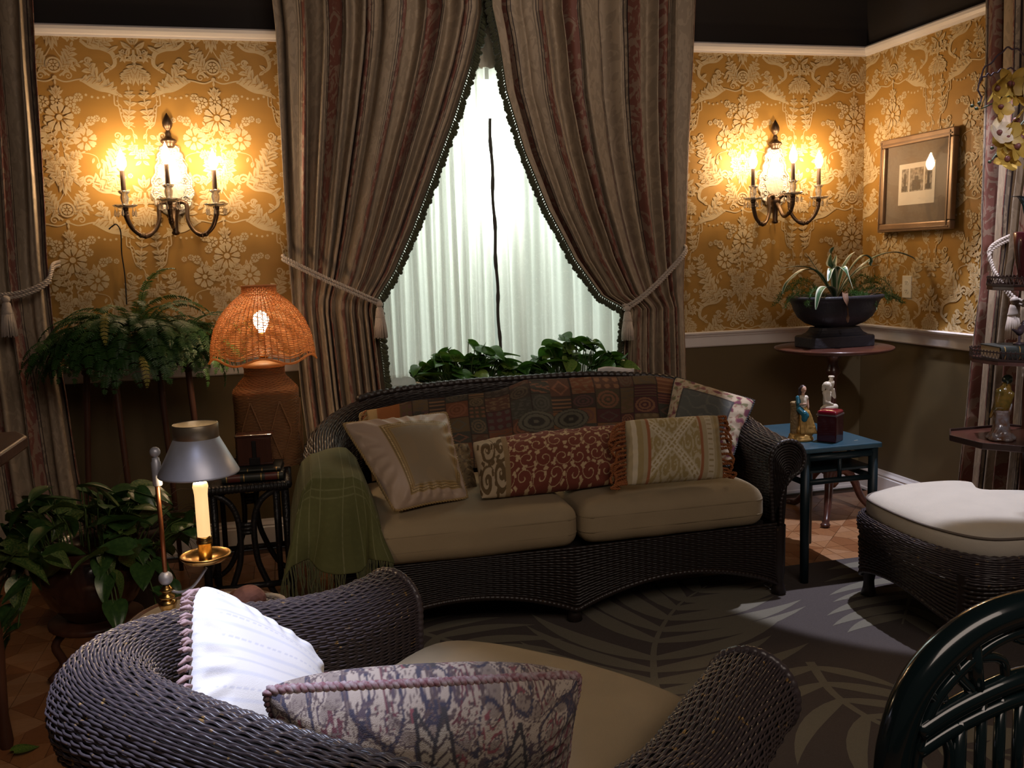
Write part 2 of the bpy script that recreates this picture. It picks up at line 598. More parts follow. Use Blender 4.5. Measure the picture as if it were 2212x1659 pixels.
def damask_tile():
    W, H = 0.66, 0.62
    p = Pat()
    # sprays beside the medallion
    p.frond([(.022, -.02), (.055, .02), (.075, .075)], .006, .003, 5, .032)
    p.frond([(.03, -.02), (.07, -.005), (.105, .012)], .004, .002, 3, .024)
    p.stroke([(0, .085), (.02, .05), (.04, .02), (.045, -.02), (.02, -.045)], .003, .008, wm=.006)
    p.volute((.055, -.045), .02, 1.3, PI, -1, .007)
    p.stroke([(0, -.055), (.04, -.07), (.09, -.06), (.13, -.055)], .006, .006)
    p.leaf((.02, .1), (.035, .14), .014); p.leaf((.0, .1), (.012, .15), .014)
    # plume scroll
    p.frond([(.10, -.062), (.15, -.075), (.20, -.085), (.245, -.115)], .01, .02, 6, .036, sides=(1,), fwd=.3)
    p.stroke([(.11, -.065), (.16, -.088), (.21, -.1), (.25, -.12)], .01, .018, wm=.034)
    p.frond([(.225, -.095), (.185, -.065), (.15, -.03), (.145, .005)], .016, .006, 5, .034)
    p.volute((.138, .02), .016, 1.1, 0, 1, .009)
    for k in range(5):
        p.disc((.12 + .024 * k, -.125 - .012 * math.sin(k / 4 * PI)), .0055)
    # big C scroll
    p.stroke([(.115, .105), (.15, .08), (.20, .075), (.24, .055), (.25, .01), (.225, -.015)], .012, .012, 20, wm=.022)
    p.volute((.10, .125), .026, 1.6, -.9, 1, .010)
    p.frond([(.14, .085), (.17, .10), (.19, .135)], .008, .003, 4, .03)
    p.frond([(.19, .075), (.215, .10), (.235, .13)], .008, .003, 4, .026)
    p.leaf((.225, .06), (.27, .085), .018); p.leaf((.245, .03), (.275, .05), .014)
    p.leaf((.235, -.01), (.205, .015), .016); p.leaf((.228, -.012), (.2, -.03), .016)
    # bouquet
    p.flower((.055, -.155), .024, 6, .3); p.flower((.088, -.135), .019, 6); p.flower((.075, -.19), .018, 6, .2)
    p.flower((.10, -.315), .050, 8, .2)
    p.flower((.155, -.225), .014, 5); p.flower((.185, -.232), .012, 5); p.flower((.13, -.235), .020, 6)
    p.frond([(.01, -.37), (.04, -.315), (.075, -.27), (.12, -.255)], .007, .003, 6, .022)
    p.frond([(.008, -.34), (.03, -.29), (.05, -.255)], .006, .003, 4, .024)
    p.frond([(.006, -.40), (.045, -.39), (.08, -.375)], .006, .003, 4, .022)
    p.stroke([(.03, -.37), (.10, -.375), (.14, -.39), (.15, -.42)], .003, .003)
    p.leaf((.15, -.415), (.142, -.445), .018); p.leaf((.16, -.40), (.172, -.425), .014)
    p.leaf((.13, -.395), (.122, -.42), .012)
    # calyx under the bouquet
    p.frond([(.006, -.43), (.03, -.40), (.06, -.395)], .01, .005, 4, .028)
    p.frond([(.004, -.49), (.035, -.455), (.045, -.42)], .012, .004, 5, .030)
    p.frond([(.004, -.50), (.05, -.49), (.075, -.505)], .008, .004, 4, .024)
    p.leaf((.008, -.495), (.022, -.545), .016)
    # tall acanthus scroll climbing to the strapwork
    p.frond([(.125, -.50), (.17, -.475), (.205, -.43), (.225, -.375), (.245, -.33)], .014, .006, 9, .040)
    p.stroke([(.10, -.49), (.14, -.505), (.18, -.49), (.215, -.44)], .01, .016, wm=.022)
    p.volute((.235, -.30), .018, 1.2, -1.2, 1, .008)
    # strapwork and leaf column beside axis B
    p.stroke([(.235, -.125), (.235, -.165), (.25, -.175), (.258, -.22), (.27, -.255), (.30, -.275), (.305, -.33)], .005, .004, 22)
    p.stroke([(.25, -.13), (.25, -.16), (.262, -.175), (.27, -.215), (.28, -.245), (.312, -.262)], .003, .003, 20)
    p.frond([(.285, -.27), (.29, -.21), (.30, -.15), (.298, -.105)], .009, .004, 6, .026)
    p.leaf((.29, -.30), (.262, -.315), .02); p.leaf((.30, -.29), (.318, -.315), .016); p.leaf((.3, -.34), (.275, -.365), .018)
    for k in range(7):
        p.disc((.2465 + .0045 * k + (0 if k < 3 else .004 * (k - 3)), -.15 - .017 * k), .004, 6)
    # axis B ornament (half of it; mirrored about x = W/2)
    B = W / 2
    p.leaf((B - .006, .075), (B - .05, .105), .022, .1); p.leaf((B - .004, .09), (B - .025, .135), .02)
    p.frond([(B - .004, .02), (B - .03, .05), (B - .045, .035)], .010, .006, 4, .026)
    p.volute((B - .042, .062), .014, 1.2, 0, -1, .007)
    p.frond([(B - .003, .01), (B - .02, -.03), (B - .045, -.06)], .007, .004, 5, .030)
    p.leaf((B - .002, -.03), (B - .012, -.085), .014)
    p.stroke([(B - .002, .07), (B - .003, .03), (B - .002, -.01)], .006, .006)
    p.flower((B - .055, .145), .011, 5); p.flower((B - .082, .138), .009, 5)
    p.frond([(B - .004, -.40), (B - .03, -.37), (B - .035, -.345)], .008, .004, 4, .024)
    p.leaf((B - .003, -.41), (B - .03, -.43), .016)
    p.mirror()
    # things on axis A
    p.ring((0, 0), .026, .034); p.flower((0, 0), .022, 6)
    p.disc((0, -.053), .009); p.leaf((0, -.06), (0, -.085), .01)
    p.leaf((0, -.125), (0, -.085), .022)
    for k in (-1, 1):
        p.leaf((0, -.12), (k * .02, -.092), .012); p.leaf((0, -.13), (k * .03, -.105), .012)
    p.flower((0, -.15), .026, 7); p.flower((.004, -.222), .060, 10, .1)
    p.disc((0, -.405), .016); p.ring((0, -.46), .010, .017, 12); p.leaf((0, -.48), (0, -.56), .024)
    # things on axis B (drawn at both tile sides' centre: keep only the right one)
    p.flower((B, .11), .02, 6); p.leaf((B, .12), (B, .15), .016); p.disc((B, .0), .008)
    p.flower((B, -.375), .018, 6)
    out = []
    for q in p.polys:
        out.append(q)
    return W, H, out, p.veins


def damask(parent, P00, U, V, w, h, ua, vb, nrm, keep=None):
    """ua/vb: wall coordinates of one medallion."""
    W, H, polys, veins = damask_tile()
    P00, U, V, nrm = map(lambda a: np.asarray(a, float), (P00, U, V, nrm))
    g = G(); gv = G()
    i0, i1 = math.floor((0 - ua) / W) - 1, math.ceil((w - ua) / W) + 1
    j0, j1 = math.floor((0 - vb) / H) - 1, math.ceil((h - vb) / H) + 2
    for i in range(i0, i1):
        for j in range(j0, j1):
            o_ = np.array([ua + i * W, vb + j * H])
            for k, q in enumerate(polys + veins):
                r = q + o_
                if r[:, 0].max() < 0 or r[:, 0].min() > w or r[:, 1].max() < 0 or r[:, 1].min() > h:
                    continue
                if keep and not keep(r[:, 0].mean()):
                    continue
                r = np.c_[np.clip(r[:, 0], 0, w), np.clip(r[:, 1], 0, h)]
                off = 0.0004 + 2.0e-6 * k
                (g if k < len(polys) else gv).add(P00 + r[:, :1] * U + r[:, 1:] * V + nrm * off, [tuple(range(len(r)))])
    o = g.build('damask_print', M_print, parent, smooth=False, kind='stuff')
    gv.build('damask_veins', M_paper, parent, smooth=False, kind='stuff')['label'] = 'ochre veins within the damask print'
    o['label'] = 'cream damask print on the ochre wallpaper'
    return o


ZP = Z_TRIM0 - Z_RAIL
damask(wall_back, (XL, YW - e, Z_RAIL), (1, 0, 0), (0, 0, 1), XR - XL, ZP, -0.215 - XL, 2.247 - Z_RAIL, (0, -1, 0),
       keep=lambda u: -1.4 < u + XL < 0.25 or 1.95 < u + XL)
damask(wall_right, (XR - e, YW, Z_RAIL), (0, -1, 0), (0, 0, 1), YW - YF, ZP, 0.235, 2.247 - Z_RAIL, (-1, 0, 0), keep=lambda u: u < 2.0)

# ------------------------------------------------------------------ parquet: star pattern of strips
M_oak = []
for i, c in enumerate([(.36, .155, .062), (.42, .20, .088), (.30, .118, .045), (.46, .235, .115)]):
    M_oak.append(mat('parquet_oak_%d' % i, c, 0.32, var=.25, scale=14, stretch=(3, 9, 3), spec=.5))
TS = 0.27


def tile_strips():
    """12 strips of a square tile, each a 2-D outline with a joint gap."""
    h = TS / 2
    out = []
    for q in range(4):
        a = q * PI / 2
        R2 = np.array([[math.cos(a), -math.sin(a)], [math.sin(a), math.cos(a)]])
        for k in range(3):
            # quadrant triangle: apex at the centre, base x in [-h,h] at y=h ; strips split the base and run to the apex-side lines
            x0, x1 = -h + 2 * h * k / 3 + .0008, -h + 2 * h * (k + 1) / 3 - .0008
            gp = .0012
            if k == 1:
                pl = [(x0, h - gp), (x0, abs(x0) + gp), (0, gp * 1.5), (x1, abs(x1) + gp), (x1, h - gp)]
            elif k == 0:
                pl = [(x0 + gp, h - gp), (x1, abs(x1) + gp), (x1, h - gp)]
            else:
                pl = [(x0, h - gp), (x0, abs(x0) + gp), (x1 - gp, h - gp)]
            pl = np.array(pl) @ R2.T
            out.append(pl[::-1] if (np.cross(pl[1] - pl[0], pl[2] - pl[0]) < 0) else pl)
    return out


_strips = tile_strips()
_smesh = []
for k, pl in enumerate(_strips):
    for mi in range(2):
        g = G(); g.prism(pl, .012)
        me = g.mesh('parquet_strip', False); me.materials.append(M_oak[(k * 2 + mi * 3 + k // 3) % 4]); _smesh.append(me)


def in_strip_zone(x, y):
    return (1.95 < x < 2.75 and 3.0 < y < 4.3) or (-0.95 < x < -0.35 and 1.75 < y < 2.75)


rest = [G() for _ in range(4)]
for i in range(-9, 14):
    for j in range(0, 20):
        cx, cy = i * TS + .05, j * TS - .6
        if not (XL < cx - TS / 2 and cx + TS / 2 < XR and cy + TS / 2 < YW):
            continue
        rz = ((i * 7 + j * 3) % 4) * PI / 2
        if in_strip_zone(cx, cy):
            for k in range(12):
                inst(_smesh[k * 2 + (i + j) % 2], 'parquet_strip', floor, (cx, cy, -0.012), (0, 0, rz))
        else:
            R2 = np.array([[math.cos(rz), -math.sin(rz)], [math.sin(rz), math.cos(rz)]])
            for k, pl in enumerate(_strips):
                rest[(k * 2 + (i + j) % 2 * 3 + k // 3) % 4].prism(pl @ R2.T, .012, c=(cx, cy, -0.012))
for k in range(4):
    rest[k].build('parquet_field', M_oak[k], floor, smooth=False, kind='stuff')

# ================================================================== WINDOW
M_alcove = mat('alcove_white', (0.85, 0.86, 0.84), 0.8)
M_frame = mat('window_frame_white', (0.74, 0.73, 0.68), 0.45)
win = thing('window_1', 'tall window behind white sheer curtains', None, (1.21, YW, WZ0), kind='structure')
D = 0.30
g = G()
x0, x1, z0, z1 = WX0 - 1.21, WX1 - 1.21, 0.0, WZ1 - WZ0
for q in ([(x0, D, z0), (x1, D, z0), (x1, D, z1), (x0, D, z1)], [(x0, 0, z0), (x0, D, z0), (x0, D, z1), (x0, 0, z1)],
          [(x1, 0, z0), (x1, 0, z1), (x1, D, z1), (x1, D, z0)], [(x0, 0, z1), (x0, D, z1), (x1, D, z1), (x1, 0, z1)], [(x0, 0, z0), (x1, 0, z0), (x1, D, z0), (x0, D, z0)]):
    g.add(q, [(0, 1, 2, 3)])
g.build('light_box', M_alcove, win, smooth=False)  # closed white light box, added to spread the lamp light behind the panes
g = G()
for a in (x0 + .03, x1 - .03):
    g.box((a, .045, z1 / 2), (.06, .05, z1))
g.box((0, .045, .03), (x1 - x0, .05, .06)); g.box((0, .045, z1 - .03), (x1 - x0, .05, .06))
g.build('window_frame', M_frame, win, smooth=False, bevel=.004)
g = G(); g.box((0, .045, z1 / 2), (.035, .04, z1 - .12)); g.build('mullion', M_frame, win, smooth=False, bevel=.003)
M_glass, nt, N, L, P = new_mat('window_glass')
_t = _n(N, 'ShaderNodeBsdfTransparent'); _t.inputs[0].default_value = (.96, .99, .98, 1)
_gl = _n(N, 'ShaderNodeBsdfGlossy'); _gl.inputs['Roughness'].default_value = .02
_mx = _n(N, 'ShaderNodeMixShader'); _mx.inputs[0].default_value = .06
L.new(_t.outputs[0], _mx.inputs[1]); L.new(_gl.outputs[0], _mx.inputs[2]); L.new(_mx.outputs[0], N['Material Output'].inputs['Surface'])
for a, b in ((x0 + .06, -.018), (.018, x1 - .06)):
    g = G(); g.box(((a + b) / 2, .05, z1 / 2), (b - a, .004, z1 - .12)); g.build('pane', M_glass, win, smooth=False)
g = G(); g.box((0, -.05, -.015), (x1 - x0 + .1, .1, .03)); g.build('window_sill', M_white, win, smooth=False, bevel=.005)
g = G(); zz_ = np.array([1.52, 1.53, 1.70, 1.86])
S_ = np.stack([np.stack([np.linspace(-.66, .66, 120), -.05 - .012 * np.sin(np.linspace(0, 150, 120)) * (.4 + .6 * (z_ < 1.6)), np.full(120, z_) + (.006 * np.sin(np.linspace(0, 190, 120)) if z_ < 1.525 else 0)], -1) for z_ in zz_])
g.grid(S_); tag(g.build('valance', mat('cream_valance', (.60, .55, .45), .85, var=.1, scale=20), win, thick=.004))
# daylight lamps inside the light box behind the panes; the area panel is an added lower fill
for (lx, lz, le) in ((1.13, 1.98, 11), (1.15, 1.66, 8)):
    light('window_lamp', 'POINT', (lx, YW + .22, lz), le, (0.95, 1.0, 0.96), shadow_soft_size=.06)
light('window_fill_panel', 'AREA', (1.21, YW + .285, 1.22), 4.2, (0.92, 1.0, 0.97), (1.21, 3.0, 1.22), shape='RECTANGLE', size=1.42, size_y=.9)

# ------------------------------------------------------------------ sheer curtain (two panels)
m, nt, N, L, P = new_mat('sheer_voile')
P.inputs['Base Color'].default_value = (0.86, 0.84, 0.77, 1)
P.inputs['Roughness'].default_value = 0.9
tr = _n(N, 'ShaderNodeBsdfTranslucent'); tr.inputs['Color'].default_value = (0.87, 0.86, 0.79, 1)
tp = _n(N, 'ShaderNodeBsdfTransparent'); tp.inputs['Color'].default_value = (1, 1, 1, 1)
tc = _n(N, 'ShaderNodeTexCoord')
vo = _n(N, 'ShaderNodeTexNoise'); vo.inputs['Scale'].default_value = 16; vo.inputs['Detail'].default_value = 3; vo.inputs['Distortion'].default_value = 2.2
L.new(tc.outputs['UV'], vo.inputs['Vector'])
rp = _n(N, 'ShaderNodeMapRange'); rp.inputs['From Min'].default_value = .47; rp.inputs['From Max'].default_value = .53
rp.inputs['To Min'].default_value = .50; rp.inputs['To Max'].default_value = .42
L.new(vo.outputs['Fac'], rp.inputs['Value'])
ab = _n(N, 'ShaderNodeMath', operation='ABSOLUTE'); sb = _n(N, 'ShaderNodeMath', operation='SUBTRACT'); sb.inputs[1].default_value = .5
L.new(vo.outputs['Fac'], sb.inputs[0]); L.new(sb.outputs[0], ab.inputs[0])
rv = _n(N, 'ShaderNodeMapRange'); rv.inputs['From Min'].default_value = .0; rv.inputs['From Max'].default_value = .02; rv.inputs['To Min'].default_value = .03; rv.inputs['To Max'].default_value = .13
L.new(ab.outputs[0], rv.inputs['Value'])
m1 = _n(N, 'ShaderNodeMixShader'); m1.inputs[0].default_value = .62
L.new(P.outputs[0], m1.inputs[1]); L.new(tr.outputs[0], m1.inputs[2])
m2 = _n(N, 'ShaderNodeMixShader'); L.new(rv.outputs['Result'], m2.inputs[0])
L.new(m1.outputs[0], m2.inputs[1]); L.new(tp.outputs[0], m2.inputs[2])
L.new(m2.outputs[0], N['Material Output'].inputs['Surface'])
M_sheer = m
M_cord = mat('draw_cord', (0.06, 0.055, 0.045), .6)
for s, (xa, xb, lab) in enumerate([(0.47, 1.035, 'white embroidered sheer curtain panel, left one of the window'), (1.062, 1.95, 'white embroidered sheer curtain panel, right one of the window')]):
    nu, nv = 260, 30
    u = np.linspace(0, 1, nu); v = np.linspace(0, 1, nv)
    z = 0.79 + (2.26 - .79) * v
    xx = xa + (xb - xa) * u
    ph = s * 1.7
    fold = .024 * np.sin(u * 2 * PI * 8.5 + ph + 1.3 * np.sin(u * 9)) + .011 * np.sin(u * 2 * PI * 17 + 2 * ph + np.sin(u * 23))
    fold = np.sign(fold) * np.abs(fold / .025) ** .8 * .025
    S = np.zeros((nu, nv, 3))
    S[..., 0] = xx[:, None] + .006 * np.sin(v * 3 + u[:, None] * 20) * (1 - v)
    S[..., 1] = YW - .035 + fold[:, None] * (.75 + .35 * (1 - v))
    S[..., 2] = z[None, :] + .004 * np.sin(u * 40)[:, None]
    g = G(); g.grid(S, uv=np.stack(np.broadcast_arrays(u[:, None] * 1.3, v[None, :] * 1.5), -1))
    o = g.build('sheer_curtain', M_sheer)
    tag(o, lab, 'curtain', 'sheer curtains of the window')
g = G()
zz = np.linspace(2.02, .80, 60)
g.tube(np.c_[1.045 + .014 * (2.02 - zz) / 1.2 + .003 * np.sin(zz * 22), np.full(60, YW - .082), zz], .0078 + .002 * (np.sin(zz * 34) > .7), 8)
tag(g.build('curtain_wand', M_cord), 'thin dark draw wand hanging between the two sheer curtain panels', 'wand')

# ================================================================== DRAPES
def drape_mat(name, base, rose, dark, period=.36, off=0.0):
    m, nt, N, L, P = new_mat(name)
    P.inputs['Roughness'].default_value = .62
    P.inputs['Sheen Weight'].default_value = .05
    P.inputs['Specular IOR Level'].default_value = .35
    tc = _n(N, 'ShaderNodeTexCoord')
    sp = _n(N, 'ShaderNodeSeparateXYZ'); L.new(tc.outputs['UV'], sp.inputs[0])
    ad = _n(N, 'ShaderNodeMath', operation='ADD'); ad.inputs[1].default_value = off; L.new(sp.outputs['X'], ad.inputs[0])
    dv = _n(N, 'ShaderNodeMath', operation='DIVIDE'); dv.inputs[1].default_value = period; L.new(ad.outputs[0], dv.inputs[0])
    fr = _n(N, 'ShaderNodeMath', operation='FRACT'); L.new(dv.outputs[0], fr.inputs[0])

    def ramp(stops):
        r = _n(N, 'ShaderNodeValToRGB'); r.color_ramp.interpolation = 'CONSTANT'
        els = r.color_ramp.elements
        while len(els) > 1: els.remove(els[-1])
        els[0].position = stops[0][0]; els[0].color = tuple(stops[0][1]) + (1,)
        for p, c in stops[1:]:
            q = els.new(p); q.color = tuple(c) + (1,)
        L.new(fr.outputs[0], r.inputs[0])
        return r
    ol = tuple(.62 * base[i] for i in range(3))
    lt = tuple(min(1, 1.22 * base[i]) for i in range(3))
    pale = tuple(.55 * base[i] + .45 * rose[i] for i in range(3))
    A = [(0, base), (.30, ol), (.315, base), (.34, dark), (.352, ol), (.385, dark), (.397, rose), (.60, dark), (.612, ol), (.645, dark), (.657, base)]
    B = [(0, lt), (.30, ol), (.315, lt), (.34, dark), (.352, base), (.385, dark), (.397, pale), (.60, dark), (.612, base), (.645, dark), (.657, lt)]
    ra, rb = ramp(A), ramp(B)
    # woven damask: warped voronoi cells, finer inside the rose band
    nz = _n(N, 'ShaderNodeTexNoise'); nz.inputs['Scale'].default_value = 9; nz.inputs['Detail'].default_value = 3; nz.inputs['Distortion'].default_value = 1.8
    mp = _n(N, 'ShaderNodeMapping'); mp.inputs['Scale'].default_value = (2.2, 1.3, 1); L.new(tc.outputs['UV'], mp.inputs[0]); L.new(mp.outputs[0], nz.inputs['Vector'])
    mr = _n(N, 'ShaderNodeMapRange'); mr.inputs['From Min'].default_value = .49; mr.inputs['From Max'].default_value = .52; L.new(nz.outputs['Fac'], mr.inputs['Value'])
    mx = _n(N, 'ShaderNodeMix', data_type='RGBA'); L.new(mr.outputs['Result'], mx.inputs['Factor']); L.new(ra.outputs[0], mx.inputs['A']); L.new(rb.outputs[0], mx.inputs['B'])
    L.new(mx.outputs['Result'], P.inputs['Base Color'])
    wv = _n(N, 'ShaderNodeTexNoise'); wv.inputs['Scale'].default_value = 300; L.new(tc.outputs['UV'], wv.inputs['Vector'])
    bp = _n(N, 'ShaderNodeBump'); bp.inputs['Strength'].default_value = .08; bp.inputs['Distance'].default_value = .004
    L.new(wv.outputs['Fac'], bp.inputs['Height']); L.new(bp.outputs[0], P.inputs['Normal'])
    return m


M_drape = drape_mat('striped_drape', (.36, .275, .190), (.21, .078, .054), (.028, .018, .020))
M_fringe = mat('green_fringe', (.050, .056, .022), .75, var=.5, scale=60, sheen=.3)
M_rope = mat('tieback_rope', (.50, .41, .34), .6, var=.25, scale=120, sheen=.3)


def pleats(u, n, seed, sharp=.75):
    """Irregular pleats in 0..1 (u): returns values in -1..1."""
    r = np.random.default_rng(seed)
    w = u * n + .28 * np.sin(u * 2 * PI * 2.3 + r.uniform(0, 6)) + .2 * np.sin(u * 2 * PI * 4.1 + r.uniform(0, 6))
    a = np.sin(2 * PI * w)
    b = .35 * np.sin(2 * PI * 2 * w + 1.1 + 2 * np.sin(u * 7))
    c = a + b
    return np.sign(c) * np.abs(c / 1.3) ** sharp


def drape(name, Ledge, Redge, ztop, zbot, tie, npleat, seed, fabric, mapf, depth0=.14, amp=(.045, .030, .034), nu=300, nv=110, uoff=0.0):
    """Ledge/Redge: lists of (a, z); tie: height of the tieback; mapf(a, d, z) -> world."""
    u = np.linspace(0, 1, nu)
    z = np.linspace(ztop, zbot, nv)
    Ls = sorted(Ledge, key=lambda q: q[1]); Rs = sorted(Redge, key=lambda q: q[1])
    Lz = interp(z, [q[1] for q in Ls], [q[0] for q in Ls]); Rz = interp(z, [q[1] for q in Rs], [q[0] for q in Rs])
    k = 5
    pl = pleats(u, npleat, seed)
    A = interp(z, [zbot, tie - .25, tie, tie + .35, ztop], [amp[2], amp[2] * .85, amp[1] * .5, amp[0] * .85, amp[0]])
    t2 = np.exp(-((z - tie) / .06) ** 2)
    a = Lz[None, :] + (Rz - Lz)[None, :] * (u[:, None] + .012 * np.sin(u * 2 * PI * npleat)[:, None] * (z[None, :] - tie))
    slow = .012 * np.sin(u * 5 + seed)[:, None] * np.sin(z * 2.2)[None, :]
    d = depth0 + A[None, :] * pl[:, None] + slow - .035 * t2[None, :] * 0
    P = mapf(a, d, np.broadcast_to(z[None, :], a.shape))
    uv = np.stack(np.broadcast_arrays(u[:, None] * fabric + uoff, z[None, :]), -1)
    return P, uv, d


def back_map(a, d, z): return np.stack([a, YW - d, z], -1)
def right_map(a, d, z): return np.stack([XR - d, a, z], -1)


# tassel of the fringe: one shared mesh hanging along -z
g = G()
g.lathe([(.0008, 0), (.0025, -.002), (.003, -.006), (.0055, -.010), (.0075, -.020), (.0070, -.026), (.004, -.029), (.0005, -.030)], 7)
fringe_me = g.mesh('fringe_tassel'); fringe_me.materials.append(M_fringe)


def add_fringe(root, path, out, step=.0125, inv=None):
    """path: world polyline; out(i): outward direction. Gimp band + one object for each tassel."""
    P = np.asarray(path, float)
    seg = np.r_[0, np.cumsum(np.linalg.norm(np.diff(P, axis=0), axis=1))]
    n = int(seg[-1] / step)
    s = (np.arange(n) + .5) * step
    Q = np.stack([interp(s, seg, P[:, k]) for k in range(3)], -1)
    O = np.stack([interp(s, seg, np.asarray(out)[:, k]) for k in range(3)], -1)
    g = G(); g.tube(P - np.array(root.location), .006, 6, flat=.5)
    g.build('gimp_braid', M_fringe, root)
    for k in range(n):
        d = Vector(O[k]) + Vector((0, 0, -.55)) + Vector((random.uniform(-.2, .2), random.uniform(-.3, .1), random.uniform(-.2, .2)))
        M = TR(*(Q[k] - np.array(root.location))) @ frame_to((0, 0, 0), -d) @ SCL(random.uniform(1.15, 1.5))
        inst(fringe_me, 'fringe_tassel', root, M=M)


def edge_out(P, a_axis, sgn):
    T = np.gradient(P, axis=0); T /= np.linalg.norm(T, axis=1)[:, None]
    o = np.zeros_like(P)
    o[:, a_axis] = sgn * np.abs(T[:, 2]); o[:, 2] = -np.abs(T[:, a_axis]) * 1.0
    return o


# left panel of the window
zf = .02
LL = [(.063, 2.9), (.063, 2.521), (.07, 2.383), (.065, 2.022), (.062, 1.715), (.062, 1.38), (.07, 1.081), (.082, .753), (.099, .508), (.10, zf)]
LR = [(1.03, 2.9), (1.022, 2.504), (.992, 2.379), (.954, 2.253), (.867, 2.021), (.758, 1.768), (.636, 1.492), (.539, 1.30), (.457, 1.184), (.448, 1.13), (.46, .933), (.472, .733), (.50, .3), (.51, zf)]
RL = [(1.045, 2.9), (1.05, 2.504), (1.074, 2.381), (1.106, 2.129), (1.188, 1.851), (1.296, 1.587), (1.432, 1.338), (1.574, 1.15), (1.66, 1.105), (1.70, 1.085), (1.695, 1.029), (1.679, .818), (1.685, .699), (1.69, zf)]
RR = [(2.075, 2.9), (2.065, 2.592), (2.051, 2.26), (2.033, 1.922), (2.02, 1.461), (2.013, 1.226), (2.016, .987), (2.02, .721), (2.03, zf)]
LB = [(-1.9, 2.9), (-1.88, 1.3), (-1.9, zf)]
LBR = [(-.89, 2.9), (-.898, 2.482), (-.912, 2.202), (-.92, 1.917), (-.932, 1.627), (-.945, 1.391), (-.946, 1.131), (-.923, .803), (-.912, .509), (-.89, .2), (-.88, zf)]
RBL = [(3.485, 2.9), (3.475, 2.383), (3.465, 1.997), (3.455, 1.603), (3.45, 1.35), (3.455, 1.2), (3.472, .869), (3.494, .569), (3.53, .261), (3.55, zf)]
RBR = [(2.5, 2.9), (2.55, 1.9), (2.85, 1.3), (2.95, 1.15), (2.92, .8), (2.9, zf)]


def make_drape(label, Le, Re, tie, npl, seed, fab, mp, base, fringe=None, uoff=0.0, depth0=.14, amp=(.058, .040, .046), nu=360):
    root = thing('drape', label, 'curtain', base, group='striped drapes')
    P, uv, d = drape('drape', Le, Re, 2.9, zf, tie, npl, seed, fab, mp, depth0=depth0, amp=amp, uoff=uoff, nu=nu)
    g = G(); g.grid(P - np.array(base), uv=uv)
    g.build('fabric', M_drape, root, thick=.003)
    if fringe is not None:
        idx, axis, sgn = fringe
        E_ = P[idx]
        add_fringe(root, E_, edge_out(E_, axis, sgn))
    return root, P


make_drape('striped drape tied back on the wicker lamp side of the window, with green tassel fringe', LL, LR, 1.19, 10.6, 3, 2.3, back_map, (.3, YW - .14, 0), (-1, 0, 1), uoff=.24)
make_drape('striped drape tied back on the corner side of the window, with green tassel fringe', RL, RR, 1.10, 10.4, 11, 2.3, back_map, (1.85, YW - .14, 0), (0, 0, -1), uoff=.02)
make_drape('striped drape at the far left edge behind the hanging fern', LB, LBR, 1.28, 11, 5, 2.5, back_map, (-1.4, YW - .14, 0), None, depth0=.15, uoff=.2)
make_drape('striped drape on the right wall behind the tiered shelf stand', RBL, RBR, 1.15, 9, 8, 2.2, right_map, (XR - .14, 3.2, 0), None, depth0=.12, uoff=.13)


# ------------------------------------------------------------------ tiebacks with tassels
def twisted(g, path, r, turns_per_m=38, strands=2, n=6):
    P = curve_pts(path, 90)
    T = np.gradient(P, axis=0); T /= np.linalg.norm(T, axis=1)[:, None]
    up = np.array([0.13, 0.21, 1.0])
    A = np.cross(T, up); A /= np.linalg.norm(A, axis=1)[:, None]
    B = np.cross(T, A)
    s = np.r_[0, np.cumsum(np.linalg.norm(np.diff(P, axis=0), axis=1))]
    m = max(60, int(s[-1] * turns_per_m * 8))
    t = np.linspace(0, s[-1], m)
    I = lambda X: np.stack([interp(t, s, X[:, k]) for k in range(3)], -1)
    Pi, Ai, Bi = I(P), I(A), I(B)
    for q in range(strands):
        a = t * turns_per_m * 2 * PI + q * 2 * PI / strands
        g.tube(Pi + r * .5 * (np.cos(a)[:, None] * Ai + np.sin(a)[:, None] * Bi), r * .58, n)
    return g


def tassel_parts(root, p, L=.17, r=.030, material=None):
    material = material or M_rope
    p = np.asarray(p, float)
    g = G()
    g.ball(p + (0, 0, -.012), (.017, .017, .016), 12, 8)
    g.lathe([(.006, -.02), (.016, -.03), (.019, -.045), (.021, -.062), (.024, -.070), (.022, -.075)], 16, c=p)
    g.build('tassel_head', material, root)
    g = G()
    for k in range(46):
        a = k / 46 * 2 * PI
        for rr, q in ((1.0, 0),):
            ph = random.uniform(-.1, .1)
            x0, y0 = .020 * math.cos(a), .020 * math.sin(a)
            x1, y1 = r * math.cos(a + ph), r * math.sin(a + ph)
            zz = L - random.uniform(0, .008)
            g.tube([p + (x0, y0, -.07), p + ((x0 + x1) / 2 * 1.08, (y0 + y1) / 2 * 1.08, -(zz + .07) / 2), p + (x1, y1, -zz)], [.0022, .0024, .0026], 5)
    g.build('tassel_skirt', material, root)


def tieback(label, path, tp, base, double=True):
    root = thing('curtain_tieback', label, 'tieback', base, group='rope tiebacks of the drapes')
    b = np.array(base)
    g = G()
    twisted(g, np.array(path) - b, .0075)
    if double:
        twisted(g, np.array(path) - b + np.array((.0, -.004, -.016)), .0075)
    g.build('rope', M_rope, root)
    tassel_parts(root, np.array(tp) - b)
    return root


